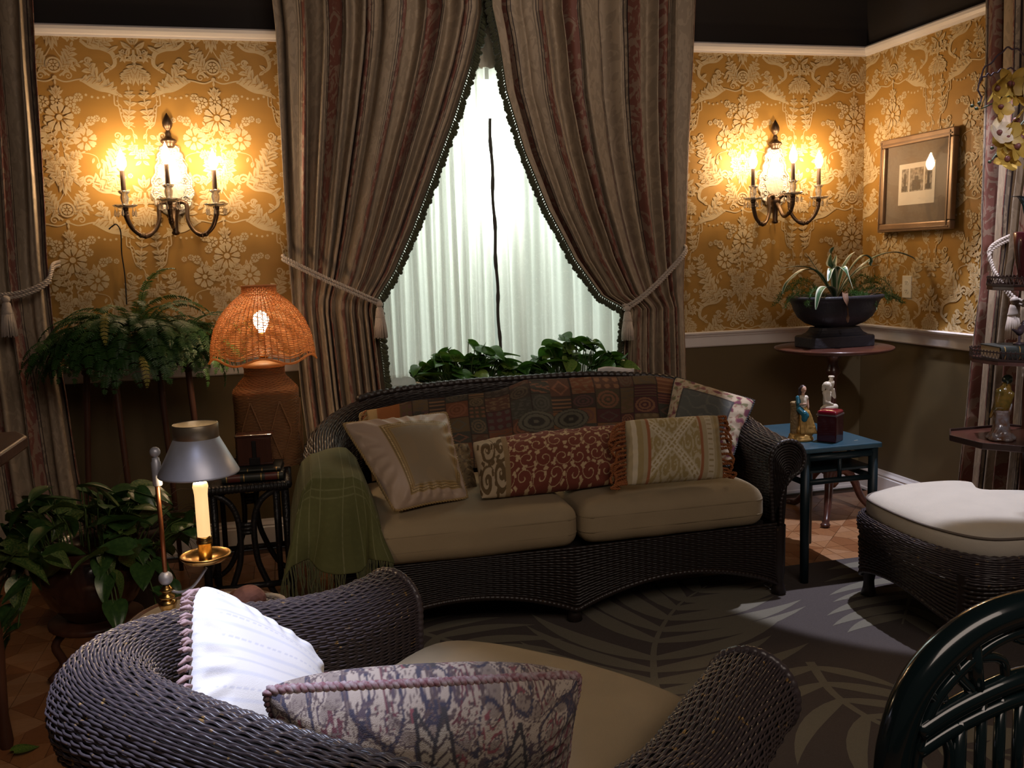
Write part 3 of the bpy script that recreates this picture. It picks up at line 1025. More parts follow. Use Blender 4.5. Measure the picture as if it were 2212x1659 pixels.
tieback('rope tieback with tassel on the drape beside the wicker lamp', [(.045, YW - .03, 1.40), (.052, 4.28, 1.384), (.215, 4.255, 1.295), (.337, 4.255, 1.234), (.43, 4.28, 1.187), (.468, 4.34, 1.172)], (.458, 4.285, 1.172), (.3, 4.3, 1.25))
tieback('rope tieback with tassel on the drape above the sofa corner', [(2.03, YW - .03, 1.40), (1.993, 4.28, 1.371), (1.872, 4.255, 1.255), (1.772, 4.262, 1.167), (1.70, 4.29, 1.112), (1.675, 4.34, 1.10)], (1.679, 4.285, 1.098), (1.85, 4.3, 1.2))
tieback('rope tieback with big tassel on the drape at the left edge', [(-.925, YW - .02, 1.40), (-.919, 4.33, 1.385), (-.934, 4.27, 1.322), (-1.018, 4.24, 1.28), (-1.126, 4.24, 1.268), (-1.3, 4.25, 1.26)], (-1.085, 4.22, 1.262), (-1.0, 4.3, 1.25))
tieback('thick white rope tieback on the drape behind the tiered shelf stand', [(XR - .02, 3.30, 1.42), (2.93, 3.291, 1.341), (2.91, 3.266, 1.264), (2.90, 3.213, 1.207), (2.90, 3.13, 1.133), (2.93, 3.05, 1.10)], (2.895, 3.12, 1.13), (2.95, 3.2, 1.2))

# ================================================================== WICKER FURNITURE
def wicker_mat(name, c, worn, amt=.62, rough=.42):
    m, nt, N, L, P = new_mat(name)
    P.inputs['Roughness'].default_value = rough
    tc = _n(N, 'ShaderNodeTexCoord')
    nz = _n(N, 'ShaderNodeTexNoise'); nz.inputs['Scale'].default_value = 55; nz.inputs['Detail'].default_value = 2
    L.new(tc.outputs['Object'], nz.inputs['Vector'])
    mr = _n(N, 'ShaderNodeMapRange'); mr.inputs['From Min'].default_value = amt; mr.inputs['From Max'].default_value = amt + .05
    L.new(nz.outputs['Fac'], mr.inputs['Value'])
    n2 = _n(N, 'ShaderNodeTexNoise'); n2.inputs['Scale'].default_value = 6; L.new(tc.outputs['Object'], n2.inputs['Vector'])
    m0 = _n(N, 'ShaderNodeMix', data_type='RGBA'); m0.inputs['A'].default_value = tuple(c) + (1,); m0.inputs['B'].default_value = (c[0] * .6, c[1] * .6, c[2] * .6, 1)
    L.new(n2.outputs['Fac'], m0.inputs['Factor'])
    mx = _n(N, 'ShaderNodeMix', data_type='RGBA'); L.new(mr.outputs['Result'], mx.inputs['Factor']); L.new(m0.outputs['Result'], mx.inputs['A']); mx.inputs['B'].default_value = tuple(worn) + (1,)
    L.new(mx.outputs['Result'], P.inputs['Base Color'])
    return m


M_wick = wicker_mat('dark_wicker', (.074, .058, .062), (.28, .17, .06), .67, .33)
M_wick_core = mat('wicker_gap_shade_and_deck', (.010, .007, .006), .9)  # near-black: shade of the weave gaps put into colour; also used on decks
M_wick_dk = wicker_mat('darker_wicker', (.022, .014, .012), (.10, .06, .03), .72, .38)


def resample(P, axis, n):
    """Resample grid P along axis to n points, uniform in mean arc length."""
    P = np.moveaxis(P, axis, 0)
    d = np.linalg.norm(np.diff(P, axis=0), axis=-1).mean(axis=1)
    s = np.r_[0, np.cumsum(d)]
    t = np.linspace(0, s[-1], n)
    i = np.clip(np.searchsorted(s, t, side='right') - 1, 0, len(s) - 2)
    f = ((t - s[i]) / (s[i + 1] - s[i]))[:, None, None]
    return np.moveaxis(P[i] * (1 - f) + P[i + 1] * f, 0, axis)


def normals(P):
    a = np.gradient(P, axis=0); b = np.gradient(P, axis=1)
    n = np.cross(a, b)
    return n / (np.linalg.norm(n, axis=-1, keepdims=True) + 1e-12)


def weave(P, stake, strand, amp=.0022, flip=False, rib=.5, pair=1):
    """Woven strands over the surface grid P[m (along strands), n (across)]. Returns G of half-round strands and G of a dark backing that paints shade into the gaps."""
    lm = np.linalg.norm(np.diff(P, axis=0), axis=-1).sum(0).mean()
    ln = np.linalg.norm(np.diff(P, axis=1), axis=-1).sum(1).mean()
    K = max(2, int(round(lm / stake)))
    m = K * 5 + 1
    n = max(2, int(round(ln / strand)))
    Q = resample(resample(P, 0, m), 1, 2 * n + 1)
    Nn = normals(Q)
    if flip: Nn = -Nn
    C = Q[:, 1::2]; A = Q[:, 0:-1:2]; B = Q[:, 2::2]; NC = Nn[:, 1::2]
    k = np.arange(m)[:, None]; j = np.arange(n)[None, :]
    ph = PI * k / 5 + PI * ((j // pair) % 2)
    h = amp * (np.cos(ph) * (1 - rib) + rib * (np.abs(np.cos(PI * k / 5 + .0 * j)) * 2 - 1))
    h = h + amp * .25 * rng.standard_normal((1, n))
    w = strand * .40
    top = C + NC * (h + w)[..., None]
    e1 = C + (A - C) * .86 + NC * (h - w * .1)[..., None]
    e2 = C + (B - C) * .86 + NC * (h - w * .1)[..., None]
    m1 = C + (A - C) * .55 + NC * (h + w * .78)[..., None]
    m2 = C + (B - C) * .55 + NC * (h + w * .78)[..., None]
    g = G()
    S = np.stack([e1, m1, top, m2, e2], 2)           # m, n, 5, 3
    V = np.transpose(S, (1, 0, 2, 3)).reshape(-1, 3)
    b = (np.arange(n) * m * 5)[:, None, None]
    ii = (np.arange(m - 1) * 5)[None, :, None]; q = np.arange(4)[None, None, :]
    a0 = b + ii + q
    F = np.stack([a0, a0 + 5, a0 + 6, a0 + 1], -1).reshape(-1, 4)
    if flip: F = F[:, ::-1]
    g.add(V, F.tolist())
    core = G()
    R_ = resample(resample(P, 0, max(8, m // 5)), 1, max(6, n // 3))
    NR = normals(R_) * (-1 if flip else 1)
    core.grid(R_ - NR * amp * 1.4)
    return g, core


def u_surface(ctrl, prof_fn, ns=120, cen=None):
    """ctrl: rim points (x,y,zc); prof_fn(s, zc) -> list of (n,z). Returns grid [ns, nt, 3] and section frames."""
    c = curve_pts(ctrl, ns)
    d = np.r_[0, np.cumsum(np.linalg.norm(np.diff(c, axis=0), axis=1))]
    t = np.linspace(0, d[-1], ns)
    c = np.stack([interp(t, d, c[:, k]) for k in range(3)], -1)
    T = np.gradient(c[:, :2], axis=0); T /= np.linalg.norm(T, axis=1)[:, None]
    for _ in range(4):
        T[1:-1] = (T[:-2] + 2 * T[1:-1] + T[2:]) / 4
        T /= np.linalg.norm(T, axis=1)[:, None]
    Nn = np.c_[-T[:, 1], T[:, 0]]
    if np.mean(np.sum(Nn * (c[:, :2] - np.asarray(cen)), axis=1)) < 0:
        Nn = -Nn
    rows = []
    for k in range(ns):
        pr = np.asarray(prof_fn(k / (ns - 1), c[k, 2]), float)
        rows.append(np.c_[c[k, 0] + Nn[k, 0] * pr[:, 0], c[k, 1] + Nn[k, 1] * pr[:, 0], pr[:, 1]])
    return np.array(rows), c, Nn, T


def braid(g, path, r, lump=.02, n=8, up=(0, 0, 1)):
    """Lumpy wound rim."""
    P = np.asarray(path, float)
    s = np.r_[0, np.cumsum(np.linalg.norm(np.diff(P, axis=0), axis=1))]
    m = max(8, int(s[-1] / lump * 6))
    t = np.linspace(0, s[-1], m)
    Q = np.stack([interp(t, s, P[:, k]) for k in range(3)], -1)
    g.tube(Q, r * (.86 + .18 * np.abs(np.sin(PI * t / lump))), n, up=up)


def roll_profile(R, cx, inner_z, outer_z, zc, foot_in=.03, n=16):
    a = np.linspace(PI, -PI * .42, n)
    arc = [(cx + R * math.cos(t), zc + R * math.sin(t)) for t in a]
    ix = cx - R
    inner = [(ix + .012, inner_z), (ix + .004, inner_z + (zc - inner_z) * .5)]
    lx, lz = arc[-1]
    outer = [(lx - .028, lz - .035), (lx - .045, lz - .10), (foot_in, max(outer_z + .02, lz - .25)), (foot_in + .005, outer_z)]
    return inner + arc + outer


# ------------------------------------------------------------------ foreground armchair
ch = thing('wicker_armchair', 'dark brown wicker barrel armchair in front, seen from behind', 'armchair', (.25, 1.72, 0))
cb = np.array((.25, 1.72, 0))
CH = [(.265, 2.235, .485), (.13, 2.10, .495), (-.02, 1.975, .53), (-.17, 1.845, .585), (-.275, 1.70, .615), (-.26, 1.54, .635), (-.16, 1.395, .640), (-.02, 1.275, .625), (.12, 1.19, .60),
      (.25, 1.165, .555), (.40, 1.195, .515), (.56, 1.315, .487), (.70, 1.46, .485), (.825, 1.585, .485)]
prof_chair = lambda s, zc: roll_profile(.088, .045, .30, .10, zc)
S, cc, cn, ct = u_surface(CH, prof_chair, 150, (.3, 1.75))
S = S - cb
g, core = weave(S, .027, .0055, .0030, flip=True, rib=.35)
wv = g.build('woven_shell', M_wick, ch, kind='stuff')
core.build('shell_gap_shade', M_wick_core, ch)
for k, nm in ((0, 'arm_front'), (-1, 'arm_front')):
    sec = S[k]
    g = G()
    cen = sec.mean(0)
    rows = np.stack([cen + (sec - cen) * f for f in np.linspace(1.0, .02, 16)])
    tdir = np.r_[ct[k] * (-1 if k == 0 else 1), 0]
    bul = (1 - np.linspace(1.0, .02, 16) ** 2) * .012
    rows = rows + tdir * (bul[:, None, None])
    gw, gc = weave(np.transpose(rows, (1, 0, 2)), .028, .007, .0016, flip=(k == 0))
    gw.build(nm, M_wick, ch, kind='stuff')
    gc.build('arm_front_gap_shade', M_wick_core, ch)
    g = G(); braid(g, sec + tdir * .003, .010, .016); g.build('arm_edging', M_wick, ch)
# seat deck, front apron, legs
g = G()
seat_poly = [(.29, 2.17), (.10, 2.03), (-.08, 1.86), (-.19, 1.70), (-.17, 1.56), (-.08, 1.43), (.04, 1.31), (.15, 1.25), (.26, 1.235), (.38, 1.27), (.52, 1.38), (.66, 1.52), (.77, 1.62)]
g.prism(np.array(seat_poly) - cb[:2], .03, c=(0, 0, .27)); g.build('seat_deck', M_wick_core, ch, smooth=False)
A0, B0 = np.array((.33, 2.19)), np.array((.80, 1.67))
tt = np.linspace(0, 1, 24)
ap = np.zeros((24, 8, 3))
for i, t in enumerate(tt):
    p = A0 + (B0 - A0) * t + np.array((.06, .05)) * math.sin(PI * t)
    zb_ = .10 + .06 * math.sin(PI * t)
    for j in range(8):
        ap[i, j] = (p[0], p[1], .30 + (zb_ - .30) * j / 7)
gw, gc = weave(ap - cb, .03, .008, .002, flip=True)
gw.build('front_apron', M_wick_dk, ch, kind='stuff'); gc.build('apron_gap_shade', M_wick_core, ch)
for (lx, ly) in ((.30, 2.18), (.78, 1.62), (-.20, 1.62), (.14, 1.24)):
    g = G(); g.lathe([(.018, 0), (.024, .004), (.020, .05), (.026, .14), (.03, .30)], 12, c=np.array((lx, ly, 0.008)) - cb); g.build('leg', M_wick_dk, ch)


# ------------------------------------------------------------------ sofa
sf = thing('wicker_sofa', 'dark wicker two-seat sofa with curved back under the window', 'sofa', (1.0, 3.5, 0))
sb_ = np.array((1.0, 3.5, 0))
SO = [(.16, 3.14, .545), (.158, 3.34, .55), (.158, 3.55, .58), (.18, 3.72, .64), (.28, 3.85, .705), (.45, 3.925, .745), (.75, 3.96, .76), (1.05, 3.97, .76), (1.35, 3.955, .76), (1.62, 3.91, .74),
      (1.79, 3.83, .69), (1.86, 3.70, .63), (1.872, 3.52, .58), (1.865, 3.32, .55), (1.855, 3.14, .545)]


def prof_sofa(s, zc):
    k = interp(s, [0, .17, .32, .68, .83, 1], [.072, .070, .042, .042, .070, .072])
    return roll_profile(k, k * .4, .30, .12, zc, foot_in=.0, n=12)


S2, c2, n2_, t2_ = u_surface(SO, prof_sofa, 170, (1.0, 3.5))
S2 = S2 - sb_
g, core = weave(S2, .034, .0085, .0026, rib=.5)
g.build('woven_shell', M_wick_dk, sf, kind='stuff'); core.build('shell_gap_shade', M_wick_core, sf)
g = G()
mid = S2[45:126, 6]
braid(g, mid + (0, 0, .010), .017, .030); g.build('back_rim_roll', M_wick_dk, sf)
for k in (0, -1):
    sec = S2[k]; cen = sec.mean(0)
    tdir = np.r_[t2_[k] * (-1 if k == 0 else 1), 0]
    fr = np.linspace(1.0, .02, 14)
    rows = np.stack([cen + (sec - cen) * f for f in fr]) + tdir * ((1 - fr ** 2) * .012)[:, None, None]
    gw, gc = weave(np.transpose(rows, (1, 0, 2)), .028, .0095, .0016, flip=(k == -1))
    gw.build('arm_front', M_wick_dk, sf, kind='stuff'); gc.build('arm_front_gap_shade', M_wick_core, sf)
    g = G(); braid(g, sec + tdir * .003, .010, .016); g.build('arm_edging', M_wick_dk, sf)
g = G()
g.box((0, .06, .275), (1.62, .74, .03)); g.build('seat_deck', M_wick_core, sf, smooth=False)
# scalloped apron with an open cane lattice towards the right end
xs = np.linspace(.17, 1.83, 90)
ap = np.zeros((90, 10, 3))
for i, x in enumerate(xs):
    w = abs(((x - .17) / .83) % 1.0 - .0)
    zb_ = .055 + .095 * math.sin(PI * min(1, w)) ** .8
    yy = 3.12 - .02 * math.sin(PI * (x - .17) / 1.66)
    for j in range(10):
        ap[i, j] = (x, yy, .30 + (zb_ - .30) * j / 9)
gw, gc = weave(ap - sb_, .026, .0085, .0022, flip=True)
gw.build('front_apron', M_wick_dk, sf, kind='stuff'); gc.build('apron_gap_shade', M_wick_core, sf)
g = G(); braid(g, ap[:, -1] - sb_, .011, .018); g.build('apron_edging', M_wick_dk, sf)
for (lx, ly) in ((.17, 3.14), (1.0, 3.13), (1.845, 3.13), (.2, 3.80), (1.0, 3.92), (1.8, 3.78)):
    g = G(); g.lathe([(.020, 0), (.030, .006), (.024, .03), (.018, .06), (.024, .09), (.026, .28)], 12, c=np.array((lx, ly, 0.008 if ly < 3.4 else 0)) - sb_); g.build('leg', M_wick_dk, sf)


# ------------------------------------------------------------------ upholstery helpers
def soft_box(w, d, h, r, n=26, puff=.0, sag=0.0):
    """Rounded cushion block (centre at origin) as a closed grid: rows run pole to pole through the top and bottom."""
    g = G()
    faces = []
    lin = np.linspace(-1, 1, n)
    A, B = np.meshgrid(lin, lin, indexing='ij')
    O = np.ones_like(A)
    half = np.array([w / 2, d / 2, h / 2])
    for ax in range(3):
        for s in (-1, 1):
            uv = [A, B]
            c = [None] * 3
            c[ax] = s * O
            others = [i for i in range(3) if i != ax]
            c[others[0]], c[others[1]] = uv
            p = np.stack(c, -1) * half
            q = np.clip(p, -(half - r), half - r)
            v = p - q
            L_ = np.linalg.norm(v, axis=-1, keepdims=True)
            v = np.where(L_ > 1e-9, v / np.maximum(L_, 1e-9), 0) * r
            P = q + v
            xn, yn = P[..., 0] / half[0], P[..., 1] / half[1]
            crown = (1 - np.abs(xn) ** 2.5) * (1 - np.abs(yn) ** 2.5)
            P[..., 2] += np.sign(P[..., 2]) * puff * np.maximum(crown, 0) * np.minimum(1, np.abs(P[..., 2]) / (half[2] * .6))
            fl = (s > 0) != (ax == 1)
            g.grid(P, flip=not fl)
    return g


def weld(o, d=.0004):
    bm = bmesh.new(); bm.from_mesh(o.data)
    bmesh.ops.remove_doubles(bm, verts=bm.verts, dist=d)
    bmesh.ops.recalc_face_normals(bm, faces=bm.faces)
    bm.to_mesh(o.data); bm.free()
    return o


def wrinkle(g, amp, scale, seed=0):
    r = np.random.default_rng(seed)
    ks = r.normal(size=(7, 3)) * scale; ph = r.uniform(0, 6, 7)
    out = []
    for v in g.v:
        f = sum(np.sin(v @ k + p) for k, p in zip(ks, ph)) / 7
        out.append(v + np.c_[f, np.roll(f, 0) * .6, f] * amp)
    g.v = out
    return g


M_seat = mat('tan_cotton', (.34, .26, .155), .85, var=.14, scale=7, bump=.18, bscale=500, sheen=.03)
M_seat_pip = mat('tan_piping', (.25, .19, .11), .85)
M_cream = mat('cream_cotton', (.60, .545, .46), .85, var=.10, scale=9, bump=.15, bscale=500, sheen=.03)


def ring_path(w, d, r, z, n=10):
    pts = []
    for cx, cy, a0 in ((w / 2 - r, d / 2 - r, 0), (-w / 2 + r, d / 2 - r, PI / 2), (-w / 2 + r, -d / 2 + r, PI), (w / 2 - r, -d / 2 + r, 1.5 * PI)):
        for k in range(n):
            a = a0 + k / (n - 1) * PI / 2
            pts.append((cx + r * math.cos(a), cy + r * math.sin(a), z))
    P = []
    pts = np.array(pts)
    for i in range(len(pts)):
        q = pts[(i + 1) % len(pts)]
        k = max(1, int(np.linalg.norm(q - pts[i]) / .02))
        for t in range(k): P.append(pts[i] + (q - pts[i]) * t / k)
    return np.array(P)


for (xa, xb, lab, sd) in ((.272, 1.012, 'tan sofa seat cushion on the green blanket side', 1), (1.018, 1.765, 'tan sofa seat cushion on the blue table side', 2)):
    w, d, h = xb - xa, .70, .155
    c = ((xa + xb) / 2, 3.075 + d / 2, .302)
    root = thing('seat_cushion', lab, 'cushion', c, group='sofa seat cushions')
    g = soft_box(w, d, h, .055, 30, puff=.018); wrinkle(g, .006, 14, sd); g.xform(TR(0, 0, h / 2))
    weld(g.build('cover', M_seat, root))
    for zz in (.052, h - .048):
        g = G(); g.tube(ring_path(w - .008, d - .008, .05, zz), .0045, 6, closed=True); g.build('piping', M_seat_pip, root)

# armchair seat cushion (wedge following the seat)
root = thing('seat_cushion', 'tan seat cushion of the foreground wicker armchair', 'cushion', (.30, 1.72, .303), group=None)
sp = curve_pts(np.array([(.36, 2.19), (.12, 1.99), (-.06, 1.83), (-.16, 1.70), (-.14, 1.57), (-.05, 1.44), (.06, 1.33), (.16, 1.275), (.26, 1.262), (.37, 1.30), (.50, 1.40), (.64, 1.54), (.80, 1.70), (.62, 2.0)]), 120, closed=True) - np.array((.30, 1.72))
cen = sp.mean(0)
rows = []
for f, z in ((.001, .0), (.6, .0), (.93, .004), (.985, .02), (1.0, .045), (1.0, .075), (.985, .098), (.94, .112), (.8, .122), (.5, .132), (.001, .138)):
    rows.append(np.c_[cen + (sp - cen) * f, np.full(len(sp), z)])
g = G(); g.grid(np.array(rows), cv=True); wrinkle(g, .003, 14, 4)
g.build('cover', M_seat, root)
g = G(); g.tube(np.c_[cen + (sp - cen) * 1.0, np.full(len(sp), .09)], .0045, 6, closed=True); g.build('piping', M_seat_pip, root)

# ================================================================== SCONCES
M_bronze = mat('aged_bronze', (.13, .085, .055), .38, metal=.9, var=.4, scale=40)
M_silver = mat('engraved_silver', (.68, .61, .50), .38, metal=.6, var=.5, scale=45, bump=.5, bscale=150, col2=(.22, .17, .12))
M_mirror = mat('etched_mirror', (.66, .56, .44), .42, metal=.55, var=.25, scale=60, bump=.15, bscale=90)
M_candle = mat('dark_candle_sleeve', (.10, .055, .03), .5)
M_crystal = mat('crystal', (.96, .95, .92), .03, trans=.85, ior=1.5, spec=.8)
M_bulb = mat('lit_bulb', (1, .9, .75), .3, emit=(1.0, .71, .43), estr=200)


def baroque_outline(n=160):
    """Shield-like backplate: pointed top, lobed sides."""
    t = np.arange(n) / n * 2 * PI
    y = .155 * np.cos(t)
    w = .080 * np.abs(np.sin(t)) ** .75
    w = w * (1.0 + .16 * np.cos(3.0 * t) * (np.cos(t) > -2)) * (1 - .18 * np.maximum(0, np.cos(t)))
    w = w + .004 * np.cos(16 * t)
    x = np.sign(np.sin(t)) * np.maximum(w, .0)
    y = y - .015
    return np.c_[x, y]


def make_sconce(label, loc):
    r = thing('wall_sconce', label, 'sconce', loc, group='three-candle wall sconces')
    o = baroque_outline()
    Mw = Matrix(((1, 0, 0, 0), (0, 0, -1, 0), (0, 1, 0, 0), (0, 0, 0, 1)))      # local x,y -> x,z ; thickness towards -y
    g = G(); g.prism(o, .014, M=Mw); bp = g.build('backplate', M_silver, r, smooth=False)
    g = G(); g.tube(np.c_[o[:, 0], np.full(len(o), -.015), o[:, 1]], .0055, 6, closed=True); g.build('plate_border', M_silver, bp)
    k = .62
    g = G(); g.prism(o * k + (0, -.006), .004, M=TR(0, -.0145, 0) @ Mw); g.build('mirror_panel', M_mirror, bp, smooth=False)
    for s in (-1, 1):
        for zz, rr in ((.07, .016), (-.02, .018), (-.10, .016)):
            th = np.linspace(0, 2.6 * PI, 26)
            rad = rr * (1 - .8 * th / th[-1])
            xx = s * (.052 - (.008 if zz > .05 else 0))
            g = G(); g.tube(np.c_[xx + s * rad * np.cos(th), np.full(26, -.018), zz + rad * np.sin(th)], .0032, 6); g.build('scroll', M_silver, bp)
    g = G()
    g.lathe([(.004, .125), (.020, .128), (.026, .135), (.024, .142), (.034, .150), (.036, .157), (.030, .164), (.018, .170), (.012, .180), (.014, .188), (.010, .196), (.008, .203), (.014, .209), (.021, .222), (.022, .236), (.017, .252), (.009, .266), (.003, .276), (.0005, .280)], 20, c=(0, -.022, 0))
    g.build('finial', M_bronze, r)
    g = G()
    g.lathe([(.001, -.262), (.014, -.258), (.018, -.25), (.013, -.242), (.015, -.19), (.02, -.165), (.028, -.15), (.03, -.135), (.022, -.125), (.001, -.12)], 18, c=(0, -.026, 0))
    g.build('stem', M_bronze, r)
    cups = [(-.19, -.135, -.145), (.19, -.135, -.145), (0, -.20, -.125)]
    for ci, (cx, cy, cz) in enumerate(cups):
        g = G()
        if ci < 2:
            s = -1 if ci == 0 else 1
            path = curve_pts([(s * .012, -.03, -.135), (s * .030, -.05, -.115), (s * .055, -.06, -.122), (s * .060, -.065, -.15), (s * .062, -.075, -.20), (s * .085, -.09, -.245), (s * .125, -.11, -.265), (s * .165, -.125, -.235), (s * .185, -.135, -.19), (cx, cy, cz - .01)], 44)
        else:
            path = curve_pts([(0, -.03, -.15), (0, -.06, -.17), (0, -.11, -.225), (0, -.16, -.215), (0, -.195, -.18), (cx, cy, cz - .01)], 36)
        t = np.linspace(0, 1, len(path))
        g.tube(path, .0095 - .003 * np.sin(PI * t) + .003 * np.exp(-((t - .62) / .03) ** 2) + .0025, 10)
        arm = g.build('arm', M_bronze, r)
        for q in (.66, .72, .94):
            p = path[int(q * (len(path) - 1))]
            g = G(); g.ball(p, .0125, 10, 7); g.build('arm_collar', M_bronze, arm)
        c = (cx, cy, cz)
        g = G(); g.lathe([(.001, -.012), (.012, -.010), (.014, 0), (.010, .006)], 14, c=c); g.build('cup', M_bronze, r)
        g = G(); g.lathe([(.010, .004), (.025, .001), (.040, .006), (.050, .014), (.048, .016), (.036, .010), (.010, .008)], 32, c=c, lob=lambda th: 1 + .07 * np.cos(8 * th)); g.build('drip_dish', M_crystal, r)
        g = G(); g.lathe([(.010, .008), (.016, .016), (.012, .022), (.015, .032), (.017, .048), (.013, .060), (.020, .066), (.024, .074), (.021, .076), (.012, .070)], 16, c=c, lob=lambda th: 1 + .08 * np.cos(8 * th)); g.build('candle_cup', M_crystal, r)
        for q in range(6):
            a = q / 6 * 2 * PI + .4
            p = np.array((cx + .043 * math.cos(a), cy + .043 * math.sin(a), cz + .004))
            g = G(); g.lathe([(.0008, 0), (.002, -.004), (.0008, -.008), (.004, -.016), (.0062, -.030), (.004, -.037), (.0005, -.040)], 8, c=p); g.build('crystal_drop', M_crystal, r)
        g = G(); g.lathe([(.0095, .068), (.0105, .075), (.0100, .16), (.0085, .163), (.001, .163)], 16, c=c); g.build('candle_sleeve', M_candle, r)
        g = G(); g.lathe([(.006, .162), (.011, .170), (.019, .184), (.0205, .198), (.016, .217), (.008, .236), (.002, .250), (.0003, .255)], 16, c=c); g.build('bulb', M_bulb, r)
    return r


make_sconce('three-candle bronze wall sconce lit above the fern', (-.425, YW - .003, 1.765))
make_sconce('three-candle bronze wall sconce lit above the black urn', (2.603, YW - .003, 1.752))

# ------------------------------------------------------------------ framed print on the right wall
M_gframe = mat('bronze_gilt_frame', (.30, .19, .11), .4, metal=.35, var=.35, scale=18, stretch=(1, 1, 1))
M_gbead = mat('dark_bead', (.16, .10, .06), .4, metal=.3)
M_matb = mat('taupe_mat_board', (.20, .155, .115), .85, var=.08, scale=200)
M_paperw = mat('print_paper', (.72, .64, .52), .8)
M_ink = mat('engraving_ink', (.16, .13, .10), .8, var=.85, scale=55, col2=(.48, .41, .32))
M_ink2 = mat('engraving_line', (.10, .08, .06), .8)
M_pglass, nt, N, L, P = new_mat('picture_glass')
_t = _n(N, 'ShaderNodeBsdfTransparent'); _gl = _n(N, 'ShaderNodeBsdfGlossy'); _gl.inputs['Roughness'].default_value = .03
_mx = _n(N, 'ShaderNodeMixShader'); _mx.inputs[0].default_value = .05
L.new(_t.outputs[0], _mx.inputs[1]); L.new(_gl.outputs[0], _mx.inputs[2]); L.new(_mx.outputs[0], N['Material Output'].inputs['Surface'])
pw, ph_ = .55, .475
pr = thing('framed_print', 'bronze framed engraving in taupe mat hanging on the right wall', 'picture', (XR - .012, 4.045, 1.662))
pr.rotation_euler = (0, math.radians(1.2), 0)


def pbox(g, a0, a1, z0, z1, d0, d1):
    """a along -y (to the viewer's right), d out of the wall (-x)."""
    return g.box((-(d0 + d1) / 2, -(a0 + a1) / 2, (z0 + z1) / 2), (d1 - d0, a1 - a0, z1 - z0))


fw = .042
for i, (a0, a1, z0, z1) in enumerate(((-pw / 2, pw / 2, ph_ / 2 - fw, ph_ / 2), (-pw / 2, pw / 2, -ph_ / 2, -ph_ / 2 + fw), (-pw / 2, -pw / 2 + fw, -ph_ / 2 + fw, ph_ / 2 - fw), (pw / 2 - fw, pw / 2, -ph_ / 2 + fw, ph_ / 2 - fw))):
    g = G(); pbox(g, a0, a1, z0, z1, .0, .032); g.build('frame_rail', M_gframe, pr, smooth=False, bevel=.006)
    g = G(); k = .012
    if i < 2: pbox(g, a0 + k, a1 - k, z0 + .010, z0 + .018, .03, .035)
    else: pbox(g, a0 + .010, a0 + .018, z0 - fw + k, z1 + fw - k, .03, .035)
    g.build('frame_bead', M_gbead, pr, smooth=False, bevel=.001)
g = G(); pbox(g, -pw / 2 + fw, pw / 2 - fw, -ph_ / 2 + fw, ph_ / 2 - fw, .002, .012); g.build('mat_board', M_matb, pr, smooth=False)
g = G(); pbox(g, -.135, .135, -.105, .10, .012, .0135); g.build('print_sheet', M_paperw, pr, smooth=False)
for a0, a1 in ((-.113, -.062), (-.05, .05), (.062, .113)):
    g = G(); pbox(g, a0, a1, -.04, .075, .0135, .0142); pn = g.build('engraved_panel', M_ink, pr, smooth=False)
    g = G()
    if a0 == -.05:
        pbox(g, -.03, .03, -.035, .015, .0142, .0146); pbox(g, -.012, .014, .0, .035, .0142, .0147)
    else:
        c = (a0 + a1) / 2; pbox(g, c - .008, c + .008, -.035, .05, .0142, .0146); pbox(g, c - .018, c + .018, -.035, -.01, .0142, .0147)
    g.build('engraved_figure', M_ink2, pn, smooth=False)
g = G(); pbox(g, -pw / 2 + fw, pw / 2 - fw, -ph_ / 2 + fw, ph_ / 2 - fw, .018, .020); g.build('glass', M_pglass, pr, smooth=False)

# ------------------------------------------------------------------ outlet plate, hanging wire
M_ivory = mat('ivory_plastic', (.84, .74, .55), .4)
ol = thing('outlet_plate', 'ivory electrical outlet plate on the right wall above the rail', 'outlet', (XR - .002, 4.123, 1.142))
g = G(); g.box((-.003, 0, 0), (.006, .07, .115)); g.build('plate', M_ivory, ol, smooth=False, bevel=.0025)
for zz in (.022, -.022):
    g = G(); g.prism([(.016 * math.cos(a) * (1 if abs(math.cos(a)) < .8 else .92), .0145 * math.sin(a)) for a in np.arange(16) / 16 * 2 * PI], .002, M=Matrix(((0, 0, -1, -.006), (-1, 0, 0, 0), (0, 1, 0, zz), (0, 0, 0, 1))))
    so = g.build('socket', M_ivory, ol, smooth=False)
    g = G()
    for yy in (-.006, .006): g.box((-.0085, yy, zz + .003), (.001, .0022, .008))
    g.box((-.0085, 0, zz - .007), (.001, .004, .004)); g.build('slots', M_gbead, so, smooth=False)
M_wire = mat('black_wire', (.02, .016, .014), .5, metal=.4)
g = G(); g.tube(curve_pts([(-.70, 4.44, 1.535), (-.685, 4.44, 1.548), (-.668, 4.44, 1.556), (-.655, 4.445, 1.535), (-.655, 4.46, 1.50), (-.66, 4.47, 1.43), (-.655, 4.47, 1.33), (-.655, 4.45, 1.20)], 40), .003, 6)
tag(g.build('hanging_wire_hook', M_wire), 'thin black wire hook against the wallpaper under the lit sconce', 'hook')

